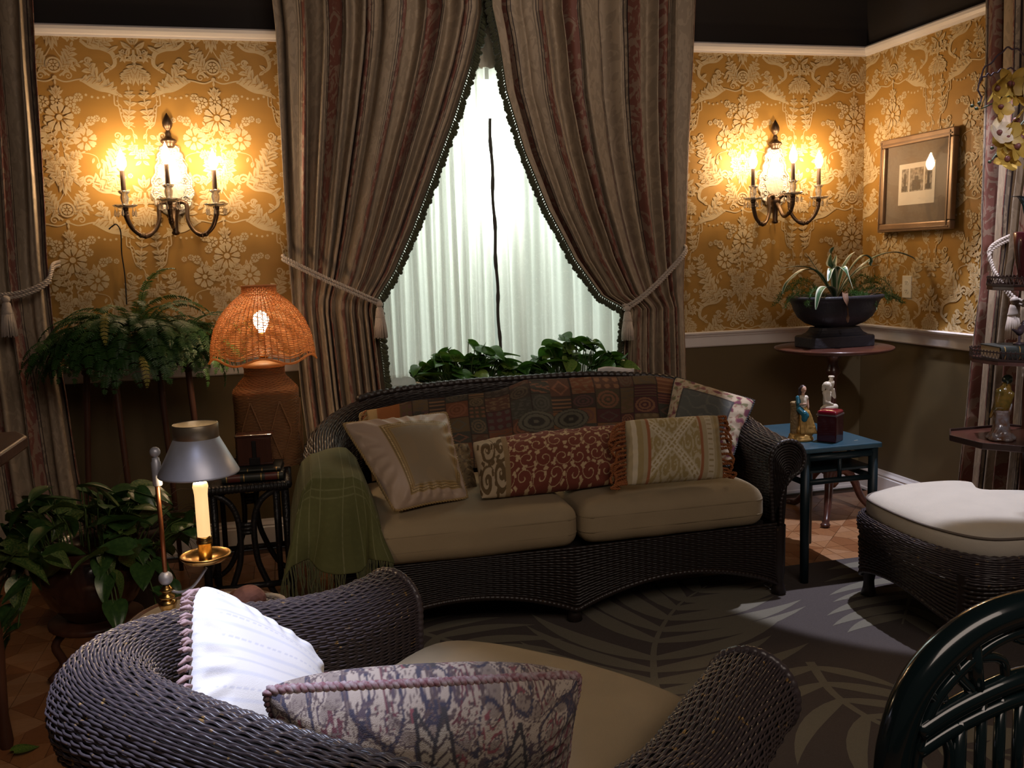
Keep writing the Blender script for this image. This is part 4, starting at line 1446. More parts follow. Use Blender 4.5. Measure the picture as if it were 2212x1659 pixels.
# ================================================================== RUG
M_rug = mat('rug_brown', (.115, .092, .085), .95, var=.35, scale=220, bump=.5, bscale=700, stretch=(1, 3, 1))
M_frond = mat('rug_beige', (.25, .225, .17), .95, var=.25, scale=220, bump=.5, bscale=700, stretch=(1, 3, 1))
RX0, RX1, RY0, RY1 = .20, 2.92, .55, 3.40
rug = thing('area_rug', 'brown flat-weave rug with beige palm frond pattern', 'rug', (1.6, 2.0, 0))
rb_ = np.array((1.6, 2.0))
g = G(); g.box((0, (RY0 + RY1) / 2 - 2.0, .0035), (RX1 - RX0, RY1 - RY0, .007)); g.build('field', M_rug, rug, smooth=False, bevel=.003)
g = G()
for a, b in (((RX0, RY0), (RX1, RY0)), ((RX1, RY0), (RX1, RY1)), ((RX1, RY1), (RX0, RY1)), ((RX0, RY1), (RX0, RY0))):
    A, B = np.array(a) - rb_, np.array(b) - rb_
    g.tube(np.c_[np.linspace(A[0], B[0], 30), np.linspace(A[1], B[1], 30), np.full(30, .005)], .006, 6, flat=.6)
g.build('bound_edge', M_rug, rug)


frond_layer = [0]


def rug_frond(spine, leaves):
    """spine: control points in floor coordinates; leaves: (t, angle, length, width, bend)."""
    frond_layer[0] += 1
    p = Pat()
    c, _ = p.stroke([np.array(q) for q in spine], .030, .006, 26)
    for (t, ang, ln, w, bend) in leaves:
        i = min(int(t * (len(c) - 1)), len(c) - 2)
        T = c[i + 1] - c[i]
        th = math.atan2(T[1], T[0]) + ang
        a = c[i]; b = a + ln * np.array((math.cos(th), math.sin(th)))
        d = b - a; n = np.array([-d[1], d[0]])
        ts = np.linspace(0, 1, 9)
        k = np.array([.45, .8, .97, 1, .92, .78, .56, .3, 0])
        Lc = a + d * ts[:, None] + n * (bend * 4 * ts * (1 - ts))[:, None]
        nn = n / np.linalg.norm(n)
        l, r = Lc + nn * (w / 2 * k)[:, None], Lc - nn * (w / 2 * k)[:, None]
        for q in range(8): p.poly([l[q], l[q + 1], r[q + 1], r[q]])
    g = G()
    for k, q in enumerate(p.polys):
        q = np.c_[np.clip(q[:, 0], RX0 + .01, RX1 - .01), np.clip(q[:, 1], RY0 + .01, RY1 - .01)]
        ar = np.sum(q[:, 0] * np.roll(q[:, 1], -1) - np.roll(q[:, 0], -1) * q[:, 1])
        if ar < 0: q = q[::-1]
        g.add(np.c_[q - rb_, np.full(len(q), .0071 + .00008 * frond_layer[0] + 3e-6 * k)], [tuple(range(len(q)))])
    g.build('woven_frond', M_frond, rug, smooth=False)


def frond_leaves(n, l0, l1, w, fan=(1.25, .55), seed=0, sides=(1, -1), bend=.08):
    r = random.Random(seed)
    out = []
    for i in range(n):
        t = (i + .5) / n
        for s in sides:
            ln = (l0 + (l1 - l0) * math.sin(PI * (.15 + .8 * t))) * r.uniform(.85, 1.1)
            out.append((t * .97, s * (fan[0] + (fan[1] - fan[0]) * t + r.uniform(-.05, .05)), ln, w * r.uniform(.85, 1.15), bend * s))
    return out


rug_frond([(1.03, 2.40), (1.10, 2.62), (1.22, 2.88), (1.42, 3.14), (1.62, 3.30)], frond_leaves(11, .26, .62, .078, (1.15, .5), 2))
rug_frond([(1.62, 2.55), (1.565, 2.32), (1.60, 2.10), (1.74, 1.93), (2.00, 1.80)], frond_leaves(8, .20, .40, .052, (1.0, .5), 4))
rug_frond([(2.55, 3.3), (2.35, 3.0), (2.10, 2.72)], frond_leaves(7, .2, .42, .065, (1.1, .5), 5))
rug_frond([(.35, 3.3), (.55, 3.05), (.70, 2.75)], frond_leaves(7, .18, .36, .06, (1.1, .5), 6))
rug_frond([(2.75, 1.2), (2.5, 1.5), (2.35, 1.9)], frond_leaves(8, .2, .4, .065, (1.1, .5), 7))
rug_frond([(1.2, .9), (1.25, 1.3), (1.15, 1.7)], frond_leaves(8, .2, .4, .065, (1.1, .5), 8))

# ================================================================== OTTOMAN
OT = np.array((2.42, 2.72, .008))
ot = thing('wicker_ottoman', 'low dark wicker ottoman by the tiered shelf stand', 'ottoman', tuple(OT))
oc = curve_pts(np.array([(2.10, 2.95), (2.075, 2.75), (2.085, 2.56), (2.14, 2.42), (2.25, 2.365), (2.48, 2.36), (2.70, 2.40), (2.80, 2.50), (2.82, 2.66), (2.80, 2.86), (2.72, 3.0), (2.58, 3.06), (2.42, 3.08), (2.27, 3.07), (2.16, 3.03)]), 140, closed=True) - OT[:2]
cen = oc.mean(0)


def ring(f, z): return np.c_[cen + (oc - cen) * f, np.full(len(oc), z)]


def arch(base, hi):
    t = np.arange(len(oc)) / len(oc) * 4 * 2 * PI
    return base + hi * (.5 - .5 * np.cos(t + 1.4)) ** .8


rim = [(.93, .315), (.955, .335), (.99, .342), (1.025, .335), (1.045, .312), (1.04, .288), (1.02, .265)]
rows = [ring(f, z) for f, z in rim]
zb_ = arch(.085, .075)
for k in range(1, 9):
    rr = ring(1.02 - .015 * k / 8, 0); rr[:, 2] = .265 + (zb_ - .265) * k / 8
    rows.append(rr)
Sg = np.transpose(np.array(rows + []), (1, 0, 2))
Sg = np.concatenate([Sg, Sg[:1]])
gw, gc = weave(Sg[:, :8], .030, .0075, .0024, flip=True)
gw.build('woven_rim', M_wick, ot, kind='stuff'); gc.build('rim_gap_shade', M_wick_core, ot)
gw, gc = weave(Sg[:, 7:], .020, .0085, .0020, flip=True)
# the apron is an open cane weave: strands apart, light passes between
gw2, _ = weave(Sg[:, 7:], .020, .0125, .0020, flip=True)
gw2.build('cane_apron', M_wick_dk, ot, kind='stuff', thick=.003)
g = G()
for i in range(0, 140, 2):
    g.tube(Sg[i, 7:], .0035, 5)
g.build('cane_stakes', M_wick_dk, ot, kind='stuff')
g = G(); braid(g, np.array(rows[-1].tolist() + rows[-1][:1].tolist()), .010, .016); g.build('apron_edging', M_wick_dk, ot)
g = G(); g.prism((cen + (oc - cen) * .95), .02, c=(0, 0, .285)); g.build('deck', M_wick_core, ot, smooth=False)
for (lx, ly) in ((2.16, 3.00), (2.13, 2.46), (2.74, 2.46), (2.74, 2.98)):
    g = G(); g.lathe([(.021, 0), (.030, .006), (.022, .035), (.020, .06), (.026, .09), (.028, .27)], 14, c=(lx - OT[0], ly - OT[1], 0)); g.build('leg', M_wick_dk, ot)
# its cushion
qc = curve_pts(np.array([(2.115, 2.945), (2.09, 2.75), (2.10, 2.57), (2.155, 2.435), (2.26, 2.385), (2.47, 2.38), (2.68, 2.42), (2.77, 2.52), (2.79, 2.66), (2.72, 2.765), (2.60, 2.82), (2.545, 2.865), (2.56, 2.935), (2.60, 3.0), (2.55, 3.045), (2.42, 3.065), (2.28, 3.055), (2.17, 3.02)]), 160, closed=True)
cb3 = np.array((2.42, 2.72)); qc = qc - cb3; qn = qc.mean(0)
root = thing('ottoman_cushion', 'cream cushion with dark piping on the wicker ottoman', 'cushion', (2.42, 2.72, .316))
rows = [np.c_[qn + (qc - qn) * f, np.full(len(qc), z)] for f, z in ((.001, .0), (.6, .0), (.95, .004), (.99, .02), (1.005, .042), (1.005, .065), (.995, .085), (.965, .098), (.88, .112), (.7, .124), (.4, .132), (.001, .134))]
g = G(); g.grid(np.array(rows), cv=True); wrinkle(g, .003, 16, 8); g.build('cover', M_cream, root)
M_dpipe = mat('dark_piping', (.16, .13, .11), .8)
g = G(); g.tube(np.c_[qn + (qc - qn) * .998, np.full(len(qc), .088)], .0045, 6, closed=True); g.build('piping', M_dpipe, root)

# ================================================================== BLUE-GREEN SIDE TABLE
M_teal = mat('teal_paint', (.022, .068, .098), .38, var=.4, scale=12, col2=(.012, .035, .055), bump=.05, bscale=60)
M_teal_dk = mat('dark_teal_paint', (.008, .020, .026), .42, var=.35, scale=14)
M_chip = mat('paint_chip', (.45, .40, .32), .6)
tb = thing('side_table', 'dark teal painted side table between the sofa and the corner', 'table', (2.165, 3.44, 0))
TX0, TX1, TY0, TY1, TZ = -.185, .175, -.26, .26, .567
g = G(); g.box(((TX0 + TX1) / 2, 0, TZ - .011), (TX1 - TX0, TY1 - TY0, .022)); tp_ = g.build('table_top', M_teal, tb, smooth=False, bevel=.005)
for (cx, cy, a, l) in ((.06, -.12, .5, .02), (-.02, -.16, .2, .012), (.12, .05, .7, .014), (.10, -.19, .1, .018)):
    g = G(); g.box((cx, cy, TZ + .0002), (l, .003, .0008), rz=a); g.build('paint_chip', M_chip, tp_, smooth=False)
lp = [(TX0 + .025, TY0 + .025), (TX1 - .025, TY0 + .025), (TX1 - .025, TY1 - .025), (TX0 + .025, TY1 - .025)]
for i, (x, y) in enumerate(lp):
    g = G(); g.tube([(x, y, .008 if y < 0 else 0), (x, y, .28), (x, y, TZ - .022)], [.017, .019, .019], 12); g.build('leg', M_teal_dk, tb)
for i in range(4):
    a, b = np.array(lp[i]), np.array(lp[(i + 1) % 4])
    for zz, rr in ((TZ - .045, .015), (TZ - .145, .012)):
        g = G(); g.tube([(a[0], a[1], zz), ((a[0] + b[0]) / 2, (a[1] + b[1]) / 2, zz), (b[0], b[1], zz)], rr, 10); g.build('stretcher', M_teal_dk, tb)
    for t in ((.5,) if i % 2 == 0 else (.35, .65)):
        p = a + (b - a) * t
        g = G(); g.tube([(p[0], p[1], TZ - .145), (p[0], p[1], TZ - .045)], .009, 8); g.build('spindle', M_teal_dk, tb)
g = G(); g.box((0, 0, TZ - .105), (.30, .46, .012)); g.build('shelf_board', M_teal_dk, tb, smooth=False, bevel=.003)

# ================================================================== TRIPOD PEDESTAL TABLE WITH URN
M_mahog = mat('mahogany', (.085, .030, .020), .28, var=.5, scale=10, stretch=(1, 1, 6), coat=.3)
pd = thing('pedestal_table', 'round mahogany tripod table in the room corner', 'table', (2.69, 4.06, 0))
g = G(); g.lathe([(.001, .838), (.20, .838), (.262, .842), (.280, .848), (.288, .856), (.286, .862), (.276, .865), (.001, .865)], 56); g.build('table_top', M_mahog, pd, smooth=True)
g = G(); g.lathe([(.06, .836), (.05, .82), (.028, .80), (.024, .77), (.034, .745), (.036, .73), (.022, .71), (.017, .68), (.018, .56), (.026, .46), (.034, .38), (.038, .33), (.028, .28), (.024, .26), (.036, .235), (.040, .20), (.036, .16), (.02, .14), (.001, .135)], 20); g.build('column', M_mahog, pd)
for k in range(3):
    a = -2.25 + k * 2 * PI / 3
    ca, sa = math.cos(a), math.sin(a)
    path = curve_pts([(.02 * ca, .02 * sa, .22), (.07 * ca, .07 * sa, .225), (.12 * ca, .12 * sa, .17), (.16 * ca, .16 * sa, .08), (.215 * ca, .215 * sa, .02), (.255 * ca, .255 * sa, .012)], 26)
    g = G(); g.tube(path, np.linspace(.026, .013, 26), 10); g.build('leg', M_mahog, pd)
    g = G(); g.ball((.26 * ca, .26 * sa, .013), (.026, .022, .0125), 12, 8); g.build('foot', M_mahog, pd)

M_urn = mat('black_urn', (.022, .021, .026), .45, var=.3, scale=25, bump=.15, bscale=90)
ur = thing('urn_planter', 'black footed urn planter on the round corner table', 'planter', (2.695, 4.06, .865))


def rect_lathe(g, prof, sx, sy, n=48, p=4.0, c=(0, 0, 0)):
    """Rounded-rectangle lathe."""
    g.lathe(prof, n, c=c, sx=sx, sy=sy, lob=lambda th: (np.abs(np.cos(th)) ** p + np.abs(np.sin(th)) ** p) ** (-1 / p))
    return g


g = G(); rect_lathe(g, [(.001, 0), (.178, 0), (.180, .006), (.180, .050), (.174, .056), (.150, .060), (.130, .072), (.118, .085), (.112, .098)], 1.0, .55, p=8); g.build('plinth', M_urn, ur, smooth=False, bevel=.003)
g = G(); rect_lathe(g, [(.085, .085), (.086, .098), (.105, .103), (.150, .120), (.188, .150), (.208, .185), (.216, .212), (.226, .230), (.240, .238), (.243, .252), (.230, .256), (.216, .250), (.205, .225), (.18, .19), (.001, .185)], 1.0, .72, p=2.3); g.build('bowl', M_urn, ur)
M_soil = mat('dark_soil', (.02, .014, .009), .95, bump=.6, bscale=60)
g = G(); rect_lathe(g, [(.001, .226), (.205, .226)], 1.0, .72, p=2.3); g.build('soil', M_soil, ur)

# ================================================================== PILLOWS AND THROWS
def fabric_attr(name, rough=.85, bump=.25, bscale=600, sheen=.03, var=.0):
    return mat(name, (.5, .5, .5), rough, attr='Col', bump=bump, bscale=bscale, sheen=sheen, var=var, scale=60)


def pillow(label, corners, t, colf, material, base=None, n=(110, 110), pinch=.07, cord=None, cord_r=.006, seed=0, wr=.004, name='throw_pillow', backf=None, group=None, plump=1.0, rnd=.05):
    """corners: BL, BR, TR, TL in world; t: thickness; colf(u,v) -> rgb for the face, u to the right, v up."""
    c00, c10, c11, c01 = [np.asarray(c, float) for c in corners]
    cen = (c00 + c10 + c11 + c01) / 4
    base = np.array((cen[0], cen[1], min(c[2] for c in corners)))
    root = thing(name, label, 'pillow', tuple(base), group=group)
    nu, nv = n
    u = (1 - np.cos(np.linspace(0, PI, nu))) / 2 * .5 + np.linspace(0, 1, nu) * .5
    v = (1 - np.cos(np.linspace(0, PI, nv))) / 2 * .5 + np.linspace(0, 1, nv) * .5
    U, V = np.meshgrid(u, v, indexing='ij')
    x, y = 2 * U - 1, 2 * V - 1
    # edges bow inward between the corners
    Uw = .5 + (x * (1 - pinch * (1 - y ** 2) * np.abs(x) ** 3)) / 2
    Vw = .5 + (y * (1 - pinch * (1 - x ** 2) * np.abs(y) ** 3)) / 2
    kr = 1 - rnd * (np.abs(x) ** 4 * np.abs(y) ** 4)
    Uw = .5 + (Uw - .5) * kr; Vw = .5 + (Vw - .5) * kr
    P = ((1 - Uw) * (1 - Vw))[..., None] * c00 + (Uw * (1 - Vw))[..., None] * c10 + (Uw * Vw)[..., None] * c11 + ((1 - Uw) * Vw)[..., None] * c01
    nrm = np.cross(c10 - c00 + c11 - c01, c01 - c00 + c11 - c10); nrm /= np.linalg.norm(nrm)
    H = t / 2 * np.maximum(0, (1 - np.abs(x) ** 2.4) * (1 - np.abs(y) ** 2.4)) ** (.55 / plump)
    r = np.random.default_rng(seed)
    wob = sum(np.sin(k[0] * U * 9 + k[1] * V * 9 + k[2] * 3) for k in r.normal(size=(6, 3))) / 6
    # gathered creases running in from the edges
    ed = np.maximum(np.abs(x), np.abs(y))
    cre = np.sin(np.arctan2(y, x) * 22 + seed) * np.clip((ed - .62) / .38, 0, 1) * np.clip((1 - ed) / .1, 0, 1)
    H1 = H + (wob * wr + cre * wr * .8) * np.minimum(1, H / (t * .2))
    F = P + nrm * H1[..., None]
    B = P - nrm * H[..., None]
    colF = colf(U, V)
    colB = colF if backf is None else backf(U, V)
    g = G()
    g.grid(F - base, col=colF)
    g.grid(B - base, col=colB, flip=True)
    o = g.build('cover', material, root)
    weld(o, 1e-5)
    edge = np.concatenate([P[:, 0], P[-1, 1:], P[::-1, -1][1:], P[0, ::-1][1:-1]]) - base
    if cord is not None:
        g = G()
        closed_edge = np.concatenate([edge, edge[:2]])
        seg = np.r_[0, np.cumsum(np.linalg.norm(np.diff(closed_edge, axis=0), axis=1))]
        m = int(seg[-1] / .004)
        tt = np.linspace(0, seg[-1], m)
        E_ = np.stack([interp(tt, seg, closed_edge[:, k]) for k in range(3)], -1)
        T = np.gradient(E_, axis=0); T /= np.linalg.norm(T, axis=1)[:, None]
        A = np.broadcast_to(nrm, E_.shape); Bn = np.cross(T, A)
        for q in range(2):
            a = tt / .022 * 2 * PI + q * PI
            g.tube(E_ + cord_r * .5 * (np.cos(a)[:, None] * A + np.sin(a)[:, None] * Bn), cord_r * .62, 6, caps=False)
        g.build('twisted_cord', cord, root)
    return root, P, nrm, base


def lerp(a, b, f): return np.asarray(a) * (1 - f[..., None]) + np.asarray(b) * f[..., None]
def fill(U, c): return np.broadcast_to(np.asarray(c, float), U.shape + (3,)).copy()
def put(col, mask, c, k=1.0):
    f = (np.asarray(mask, float) * k)[..., None]
    return col * (1 - f) + np.asarray(c) * f


def vnoise(U, V, s, seed=0):
    r = np.random.default_rng(seed)
    out = np.zeros_like(U)
    for k in range(9):
        a = r.uniform(0, 2 * PI); f = s * r.uniform(.6, 1.6)
        out += np.sin(f * (U * math.cos(a) + V * math.sin(a)) * 2 * PI + r.uniform(0, 6))
    return out / 9 * 2


def scrolls(U, V, cells, seed, w=.03, turns=1.4):
    """Thin spiral vines: 1 on the line. cells: number of spirals across."""
    r = np.random.default_rng(seed)
    m = np.zeros_like(U)
    n = int(cells)
    for i in range(n):
        for j in range(max(1, int(n * .5))):
            cx = (i + .5 + .25 * (j % 2) + r.uniform(-.1, .1)) / n
            cy = (j + .5 + r.uniform(-.1, .1)) / max(1, int(n * .5))
            dx, dy = (U - cx) * n, (V - cy) * max(1, int(n * .5))
            s = 1 if (i + j) % 2 else -1
            rad = np.sqrt(dx ** 2 + dy ** 2) + 1e-6
            th = np.arctan2(dy, s * dx) + r.uniform(0, 6)
            ph = (rad / .55 * turns - th / (2 * PI)) % 1.0
            line = (np.abs(ph - .5) < w * 2.2 / (rad + .15)) & (rad < .56) & (rad > .06)
            lv = (np.abs(((th * 5 / (2 * PI)) % 1) - .5) < .16) & (np.abs(rad - .6) < .07)
            m = np.maximum(m, (line | lv).astype(float))
    return m


M_pf = fabric_attr('pillow_fabric')
M_pf2 = fabric_attr('silk_fabric', rough=.5, bump=.1, sheen=.1)
M_gold = mat('gold_cord', (.36, .24, .10), .6, var=.4, scale=200)
M_rust = mat('rust_cord', (.32, .105, .03), .7, var=.35, scale=200)
M_plumc = mat('plum_cord', (.22, .09, .10), .7, var=.8, scale=110, col2=(.42, .36, .36))


# --- beige pillow with braided gold square
def f_beige(U, V):
    c = fill(U, (.46, .34, .255))
    x, y = U, V
    d = np.minimum(np.minimum(x - .24, .93 - x), np.minimum(y - .09, .84 - y))
    inner = d > .075
    band = (d > 0) & ~inner
    c = put(c, inner, (.27, .205, .125)); c = put(c, inner & (vnoise(U, V, 3, 3) > .2), (.30, .215, .12), .6)
    c = put(c, band, (.36, .24, .095))
    c = put(c, band & ((np.abs(d - .036) < .006) | (np.abs(d - .012) < .004) | (np.abs(d - .062) < .004)), (.20, .13, .05))
    c = put(c, band & (np.abs(d - .024) < .005) & (np.sin((U + V) * 260) > 0), (.60, .44, .22))
    return c


pillow('beige square pillow with gold braid frame at the blanket end of the sofa', [(.353, 3.165, .474), (.642, 3.25, .476), (.625, 3.53, .765), (.195, 3.40, .772)], .15, f_beige, M_pf2, n=(170, 170), cord=M_gold, seed=1, wr=.013)


# --- long red pillow with cream scroll vines
def f_red(U, V):
    c = fill(U, (.165, .038, .022))
    vine = scrolls(U, V, 9, 5, .011)
    c = put(c, vine > .5, (.50, .36, .20))
    end = U < .19
    c = put(c, end, (.44, .34, .22))
    c = put(c, end & (scrolls(U * 2.2, V * 1.1, 5, 9, .05) > .5), (.12, .075, .03))
    c = put(c, (U > .17) & (U < .205), (.26, .17, .08))
    return c


pillow('long dark red pillow with cream scroll vines lying on the sofa', [(.665, 3.20, .482), (1.262, 3.24, .484), (1.352, 3.46, .672), (.684, 3.43, .655)], .15, f_red, M_pf, n=(320, 150), seed=2, wr=.006, pinch=.05)


# --- cream pillow with gold lattice and rust fringe ends
def f_cream(U, V):
    c = fill(U, (.42, .34, .20))
    cx = (U - .42) * 1.75; cy = (V - .5)
    body = (U > .22) & (U < .72)
    c = put(c, body, (.50, .42, .27))
    diag = np.minimum(np.abs(cx - cy), np.abs(cx + cy))
    c = put(c, body & (diag < .085), (.62, .54, .39))
    c = put(c, body & (diag < .055) & (np.abs(np.sin((cx + cy) * 26) * np.sin((cx - cy) * 26)) > .35), (.38, .285, .12))
    c = put(c, body & (diag > .11) & (scrolls(U * 1.4, V, 7, 12, .06) > .5), (.36, .27, .11))
    for a, b, k in ((.19, .225, (.34, .13, .055)), (.715, .75, (.34, .13, .055)), (.05, .10, (.60, .52, .38)), (.10, .15, (.36, .27, .12)), (.80, .87, (.55, .47, .33)), (.91, .95, (.36, .27, .12))):
        c = put(c, (U > a) & (U < b), k)
    m = (U > .81) & (U < .86) & (np.abs(np.sin(V * 40)) < .4)
    c = put(c, m, (.34, .26, .13))
    return c


def rope_fringe(root, base, P, nrm, material, edge, L, nst=16, seed=0, name='rope_fringe', down=(0, 0, -1)):
    """Looped cord strands hanging from the pillow edge (edge: 0 = left, -1 = right)."""
    r = random.Random(seed)
    E_ = P[edge]
    inner = P[4 if edge == 0 else -5]
    for k in range(nst):
        i = int((k + .5) / nst * (len(E_) - 1))
        out = E_[i] - inner[i]; out /= np.linalg.norm(out)
        a = E_[i]
        sag = r.uniform(.5, 1.0)
        pts = [a, a + out * L * .45 + nrm * r.uniform(-.01, .02) + np.array((0, 0, -L * .12)), a + out * L * r.uniform(.45, .85) + nrm * r.uniform(-.01, .03) + np.array((0, 0, -L * .55 * sag)),
               a + out * L * r.uniform(.3, .8) + nrm * r.uniform(0, .03) + np.array((0, 0, -L * 1.0 * sag))]
        pts = np.array(pts)
        pts[:, 2] = np.maximum(pts[:, 2], .497)
        g = G(); twisted(g, pts - base, .0055, 60, 2, 5); g.build(name, material, root)


rt, P3, n3, b3 = pillow('cream pillow with gold lattice and rust rope fringe on the sofa', [(1.205, 3.125, .500), (1.612, 3.125, .492), (1.668, 3.28, .715), (1.262, 3.285, .722)], .13, f_cream, M_pf, n=(150, 110), seed=3, pinch=.045)
rope_fringe(rt, b3, P3, n3, M_rust, 0, .085, 18, 1)
rope_fringe(rt, b3, P3, n3, M_rust, -1, .055, 16, 2)


# --- corner pillow: slate centre, floral border
def f_floral(U, V):
    d = np.minimum(np.minimum(U, 1 - U), np.minimum(V, 1 - V))
    c = fill(U, (.42, .33, .23))
    nz = vnoise(U, V, 7, 21); nz2 = vnoise(U, V, 9, 22); nz3 = vnoise(U, V, 14, 24)
    c = put(c, nz > .35, (.22, .075, .075)); c = put(c, nz2 > .45, (.17, .15, .07)); c = put(c, nz3 > .6, (.30, .16, .11)); c = put(c, (nz > .55), (.13, .03, .05))
    inner = d > .20
    c = put(c, inner, (.085, .088, .080)); c = put(c, inner & (np.abs(vnoise(U, V, 4, 23)) < .12), (.125, .12, .10))
    c = put(c, (d > .185) & (d < .205), (.05, .04, .04))
    return c


M_blackc = mat('black_piping', (.02, .018, .02), .6)
pillow('floral bordered pillow with slate centre in the sofa corner', [(1.545, 3.62, .50), (1.755, 3.36, .47), (1.955, 3.50, .722), (1.690, 3.76, .815)], .15, f_floral, M_pf, cord=M_blackc, cord_r=.005, seed=4)


# --- small olive pillow half hidden
def f_olive(U, V):
    c = fill(U, (.17, .12, .06)); c = put(c, vnoise(U, V, 6, 31) > .4, (.26, .18, .09)); c = put(c, np.abs(vnoise(U, V, 4, 33)) < .1, (.08, .05, .03))
    return c


pillow('small olive brown ruffled pillow wedged behind the beige pillow', [(.50, 3.40, .462), (.715, 3.42, .464), (.705, 3.53, .632), (.48, 3.53, .64)], .09, f_olive, M_pf, n=(60, 60), seed=5, wr=.012)


# --- white striped pillow in the armchair
def f_white(U, V):
    c = fill(U, (.80, .78, .74))
    s = (V * 7.0) % 1.0
    c = put(c, (s < .16), (.70, .70, .72)); c = put(c, (np.abs(s - .5) < .04) & (np.sin(U * 160) > -.2), (.62, .62, .66)); c = put(c, (np.abs(s - .62) < .015), (.66, .66, .68))
    return c


M_pinkf = mat('pink_fringe', (.42, .28, .27), .8, var=.3, scale=80)
rt, PW, nW, bW = pillow('white striped pillow with pink fringe in the armchair', [(-.185, 1.50, .55), (.03, 1.63, .425), (.045, 1.845, .555), (-.185, 1.725, .80)], .12, f_white, M_pf2, seed=6, wr=.006, pinch=.02, rnd=.13)
g = G()
for k in range(26):
    i = int((k + .5) / 26 * (PW.shape[1] - 1))
    a = PW[0, i] - bW; out = PW[0, i] - PW[5, i]; out /= np.linalg.norm(out)
    for q in range(4):
        d = out * .026 + np.array((random.uniform(-.006, .006), random.uniform(-.006, .006), -.012 + random.uniform(-.006, .004)))
        g.tube([a, a + d * .5 + (0, 0, .004), a + d], [.0028, .0042, .0025], 5)
g.build('fringe', M_pinkf, rt, kind='stuff')


# --- paisley tapestry pillow in the armchair
def f_paisley(U, V):
    W = U * 2.4
    c = fill(U, (.40, .33, .27))
    n1 = vnoise(W, V, 2.4, 41); n2 = vnoise(W, V, 4.5, 42); n3 = vnoise(W, V, 9, 43); n4 = vnoise(W, V, 15, 45)
    c = put(c, n2 > .35, (.25, .20, .17)); c = put(c, np.abs(n1) < .10, (.055, .05, .075)); c = put(c, np.abs(n2 - .1) < .07, (.09, .065, .08)); c = put(c, (n1 > .45) & (np.abs(n3) < .25), (.21, .065, .075)); c = put(c, np.abs(n3 - .35) < .10, (.10, .07, .07))
    c = put(c, (n1 < -.4) & (np.abs(n3 + .1) < .16), (.14, .05, .06)); c = put(c, np.abs(n4) < .07, (.16, .12, .11))
    for (cx, cy, s) in ((1.02, .55, 1), (1.30, .55, -1), (.5, .4, 1), (1.85, .45, -1)):      # leaf sprays with veins
        dx, dy = (W - cx) * s, V - cy
        leaf = (np.abs(dx - .10 * np.sin((dy + .4) * 3.4)) < .10 * np.maximum(0, 1 - (dy / .42) ** 2))
        c = put(c, leaf, (.36, .31, .25)); c = put(c, leaf & (np.abs((((dy * 1.0 + np.abs(dx - .05) * .8) * 15) % 1) - .5) < .15), (.08, .06, .06))
        edge = np.abs(np.abs(dx - .10 * np.sin((dy + .4) * 3.4)) - .10 * np.maximum(0, 1 - (dy / .42) ** 2)) < .014
        c = put(c, edge & (np.abs(dy) < .42), (.05, .045, .05))
    return c


pillow('tapestry pillow with paisley leaves and plum braid in the armchair', [(-.015, 1.475, .445), (.455, 1.485, .435), (.462, 1.40, .655), (-.066, 1.385, .715)], .20, f_paisley, M_pf, n=(220, 120), cord=M_plumc, cord_r=.0085, seed=7, wr=.007, pinch=.05, plump=1.25)


# ------------------------------------------------------------------ tapestry throw over the sofa back
def f_patch(U, V):
    r = np.random.default_rng(51)
    c = fill(U, (.10, .065, .035))
    pal = [(.105, .05, .03), (.075, .055, .03), (.17, .065, .03), (.055, .04, .028), (.13, .085, .04), (.085, .03, .028), (.20, .095, .04), (.06, .055, .04)]
    us = np.cumsum(np.r_[0, r.uniform(.04, .085, 20)])
    for i in range(20):
        vs = np.cumsum(np.r_[0, r.uniform(.12, .26, 9)])
        for j in range(9):
            m = (U >= us[i]) & (U < us[i + 1]) & (V >= vs[j]) & (V < vs[j + 1])
            if not m.any(): continue
            c = put(c, m, pal[r.integers(len(pal))])
            k = r.integers(5); light = np.asarray(pal[r.integers(len(pal))]) * 1.5 + .015
            uu, vv = (U - us[i]) / (us[i + 1] - us[i]), (V - vs[j]) / (vs[j + 1] - vs[j])
            rr = np.hypot(uu - .5, vv - .5)
            if k == 0: q = (np.abs(rr - .38) < .05) | (np.abs(rr - .22) < .05) | (rr < .08)
            elif k == 1: q = np.abs(np.abs(uu - .5) + np.abs(vv - .5) - .35) < .06
            elif k == 2: q = vnoise(U, V, 26, 60 + i * 9 + j) > .25
            elif k == 3: q = (np.sin(vv * 26) > .35)
            else: q = (np.abs(np.sin(uu * 9) * np.sin(vv * 9)) > .55)
            c = put(c, m & q, light, .65)
            c = put(c, m & ((uu < .04) | (vv < .03)), (.04, .025, .018))
    for (cx, cy, R_) in ((.52, .50, .06), (.63, .50, .06)):
        rr = np.hypot((U - cx), (V - cy) * .45)
        c = put(c, rr < R_, (.045, .04, .032)); c = put(c, (np.abs(rr - R_ * .85) < .006) | (np.abs(rr - R_ * .55) < .007) | (rr < R_ * .15), (.13, .12, .085))
    left = U < .10
    c = put(c, left, (.34, .115, .03)); c = put(c, U < .03, (.42, .27, .11))
    return c


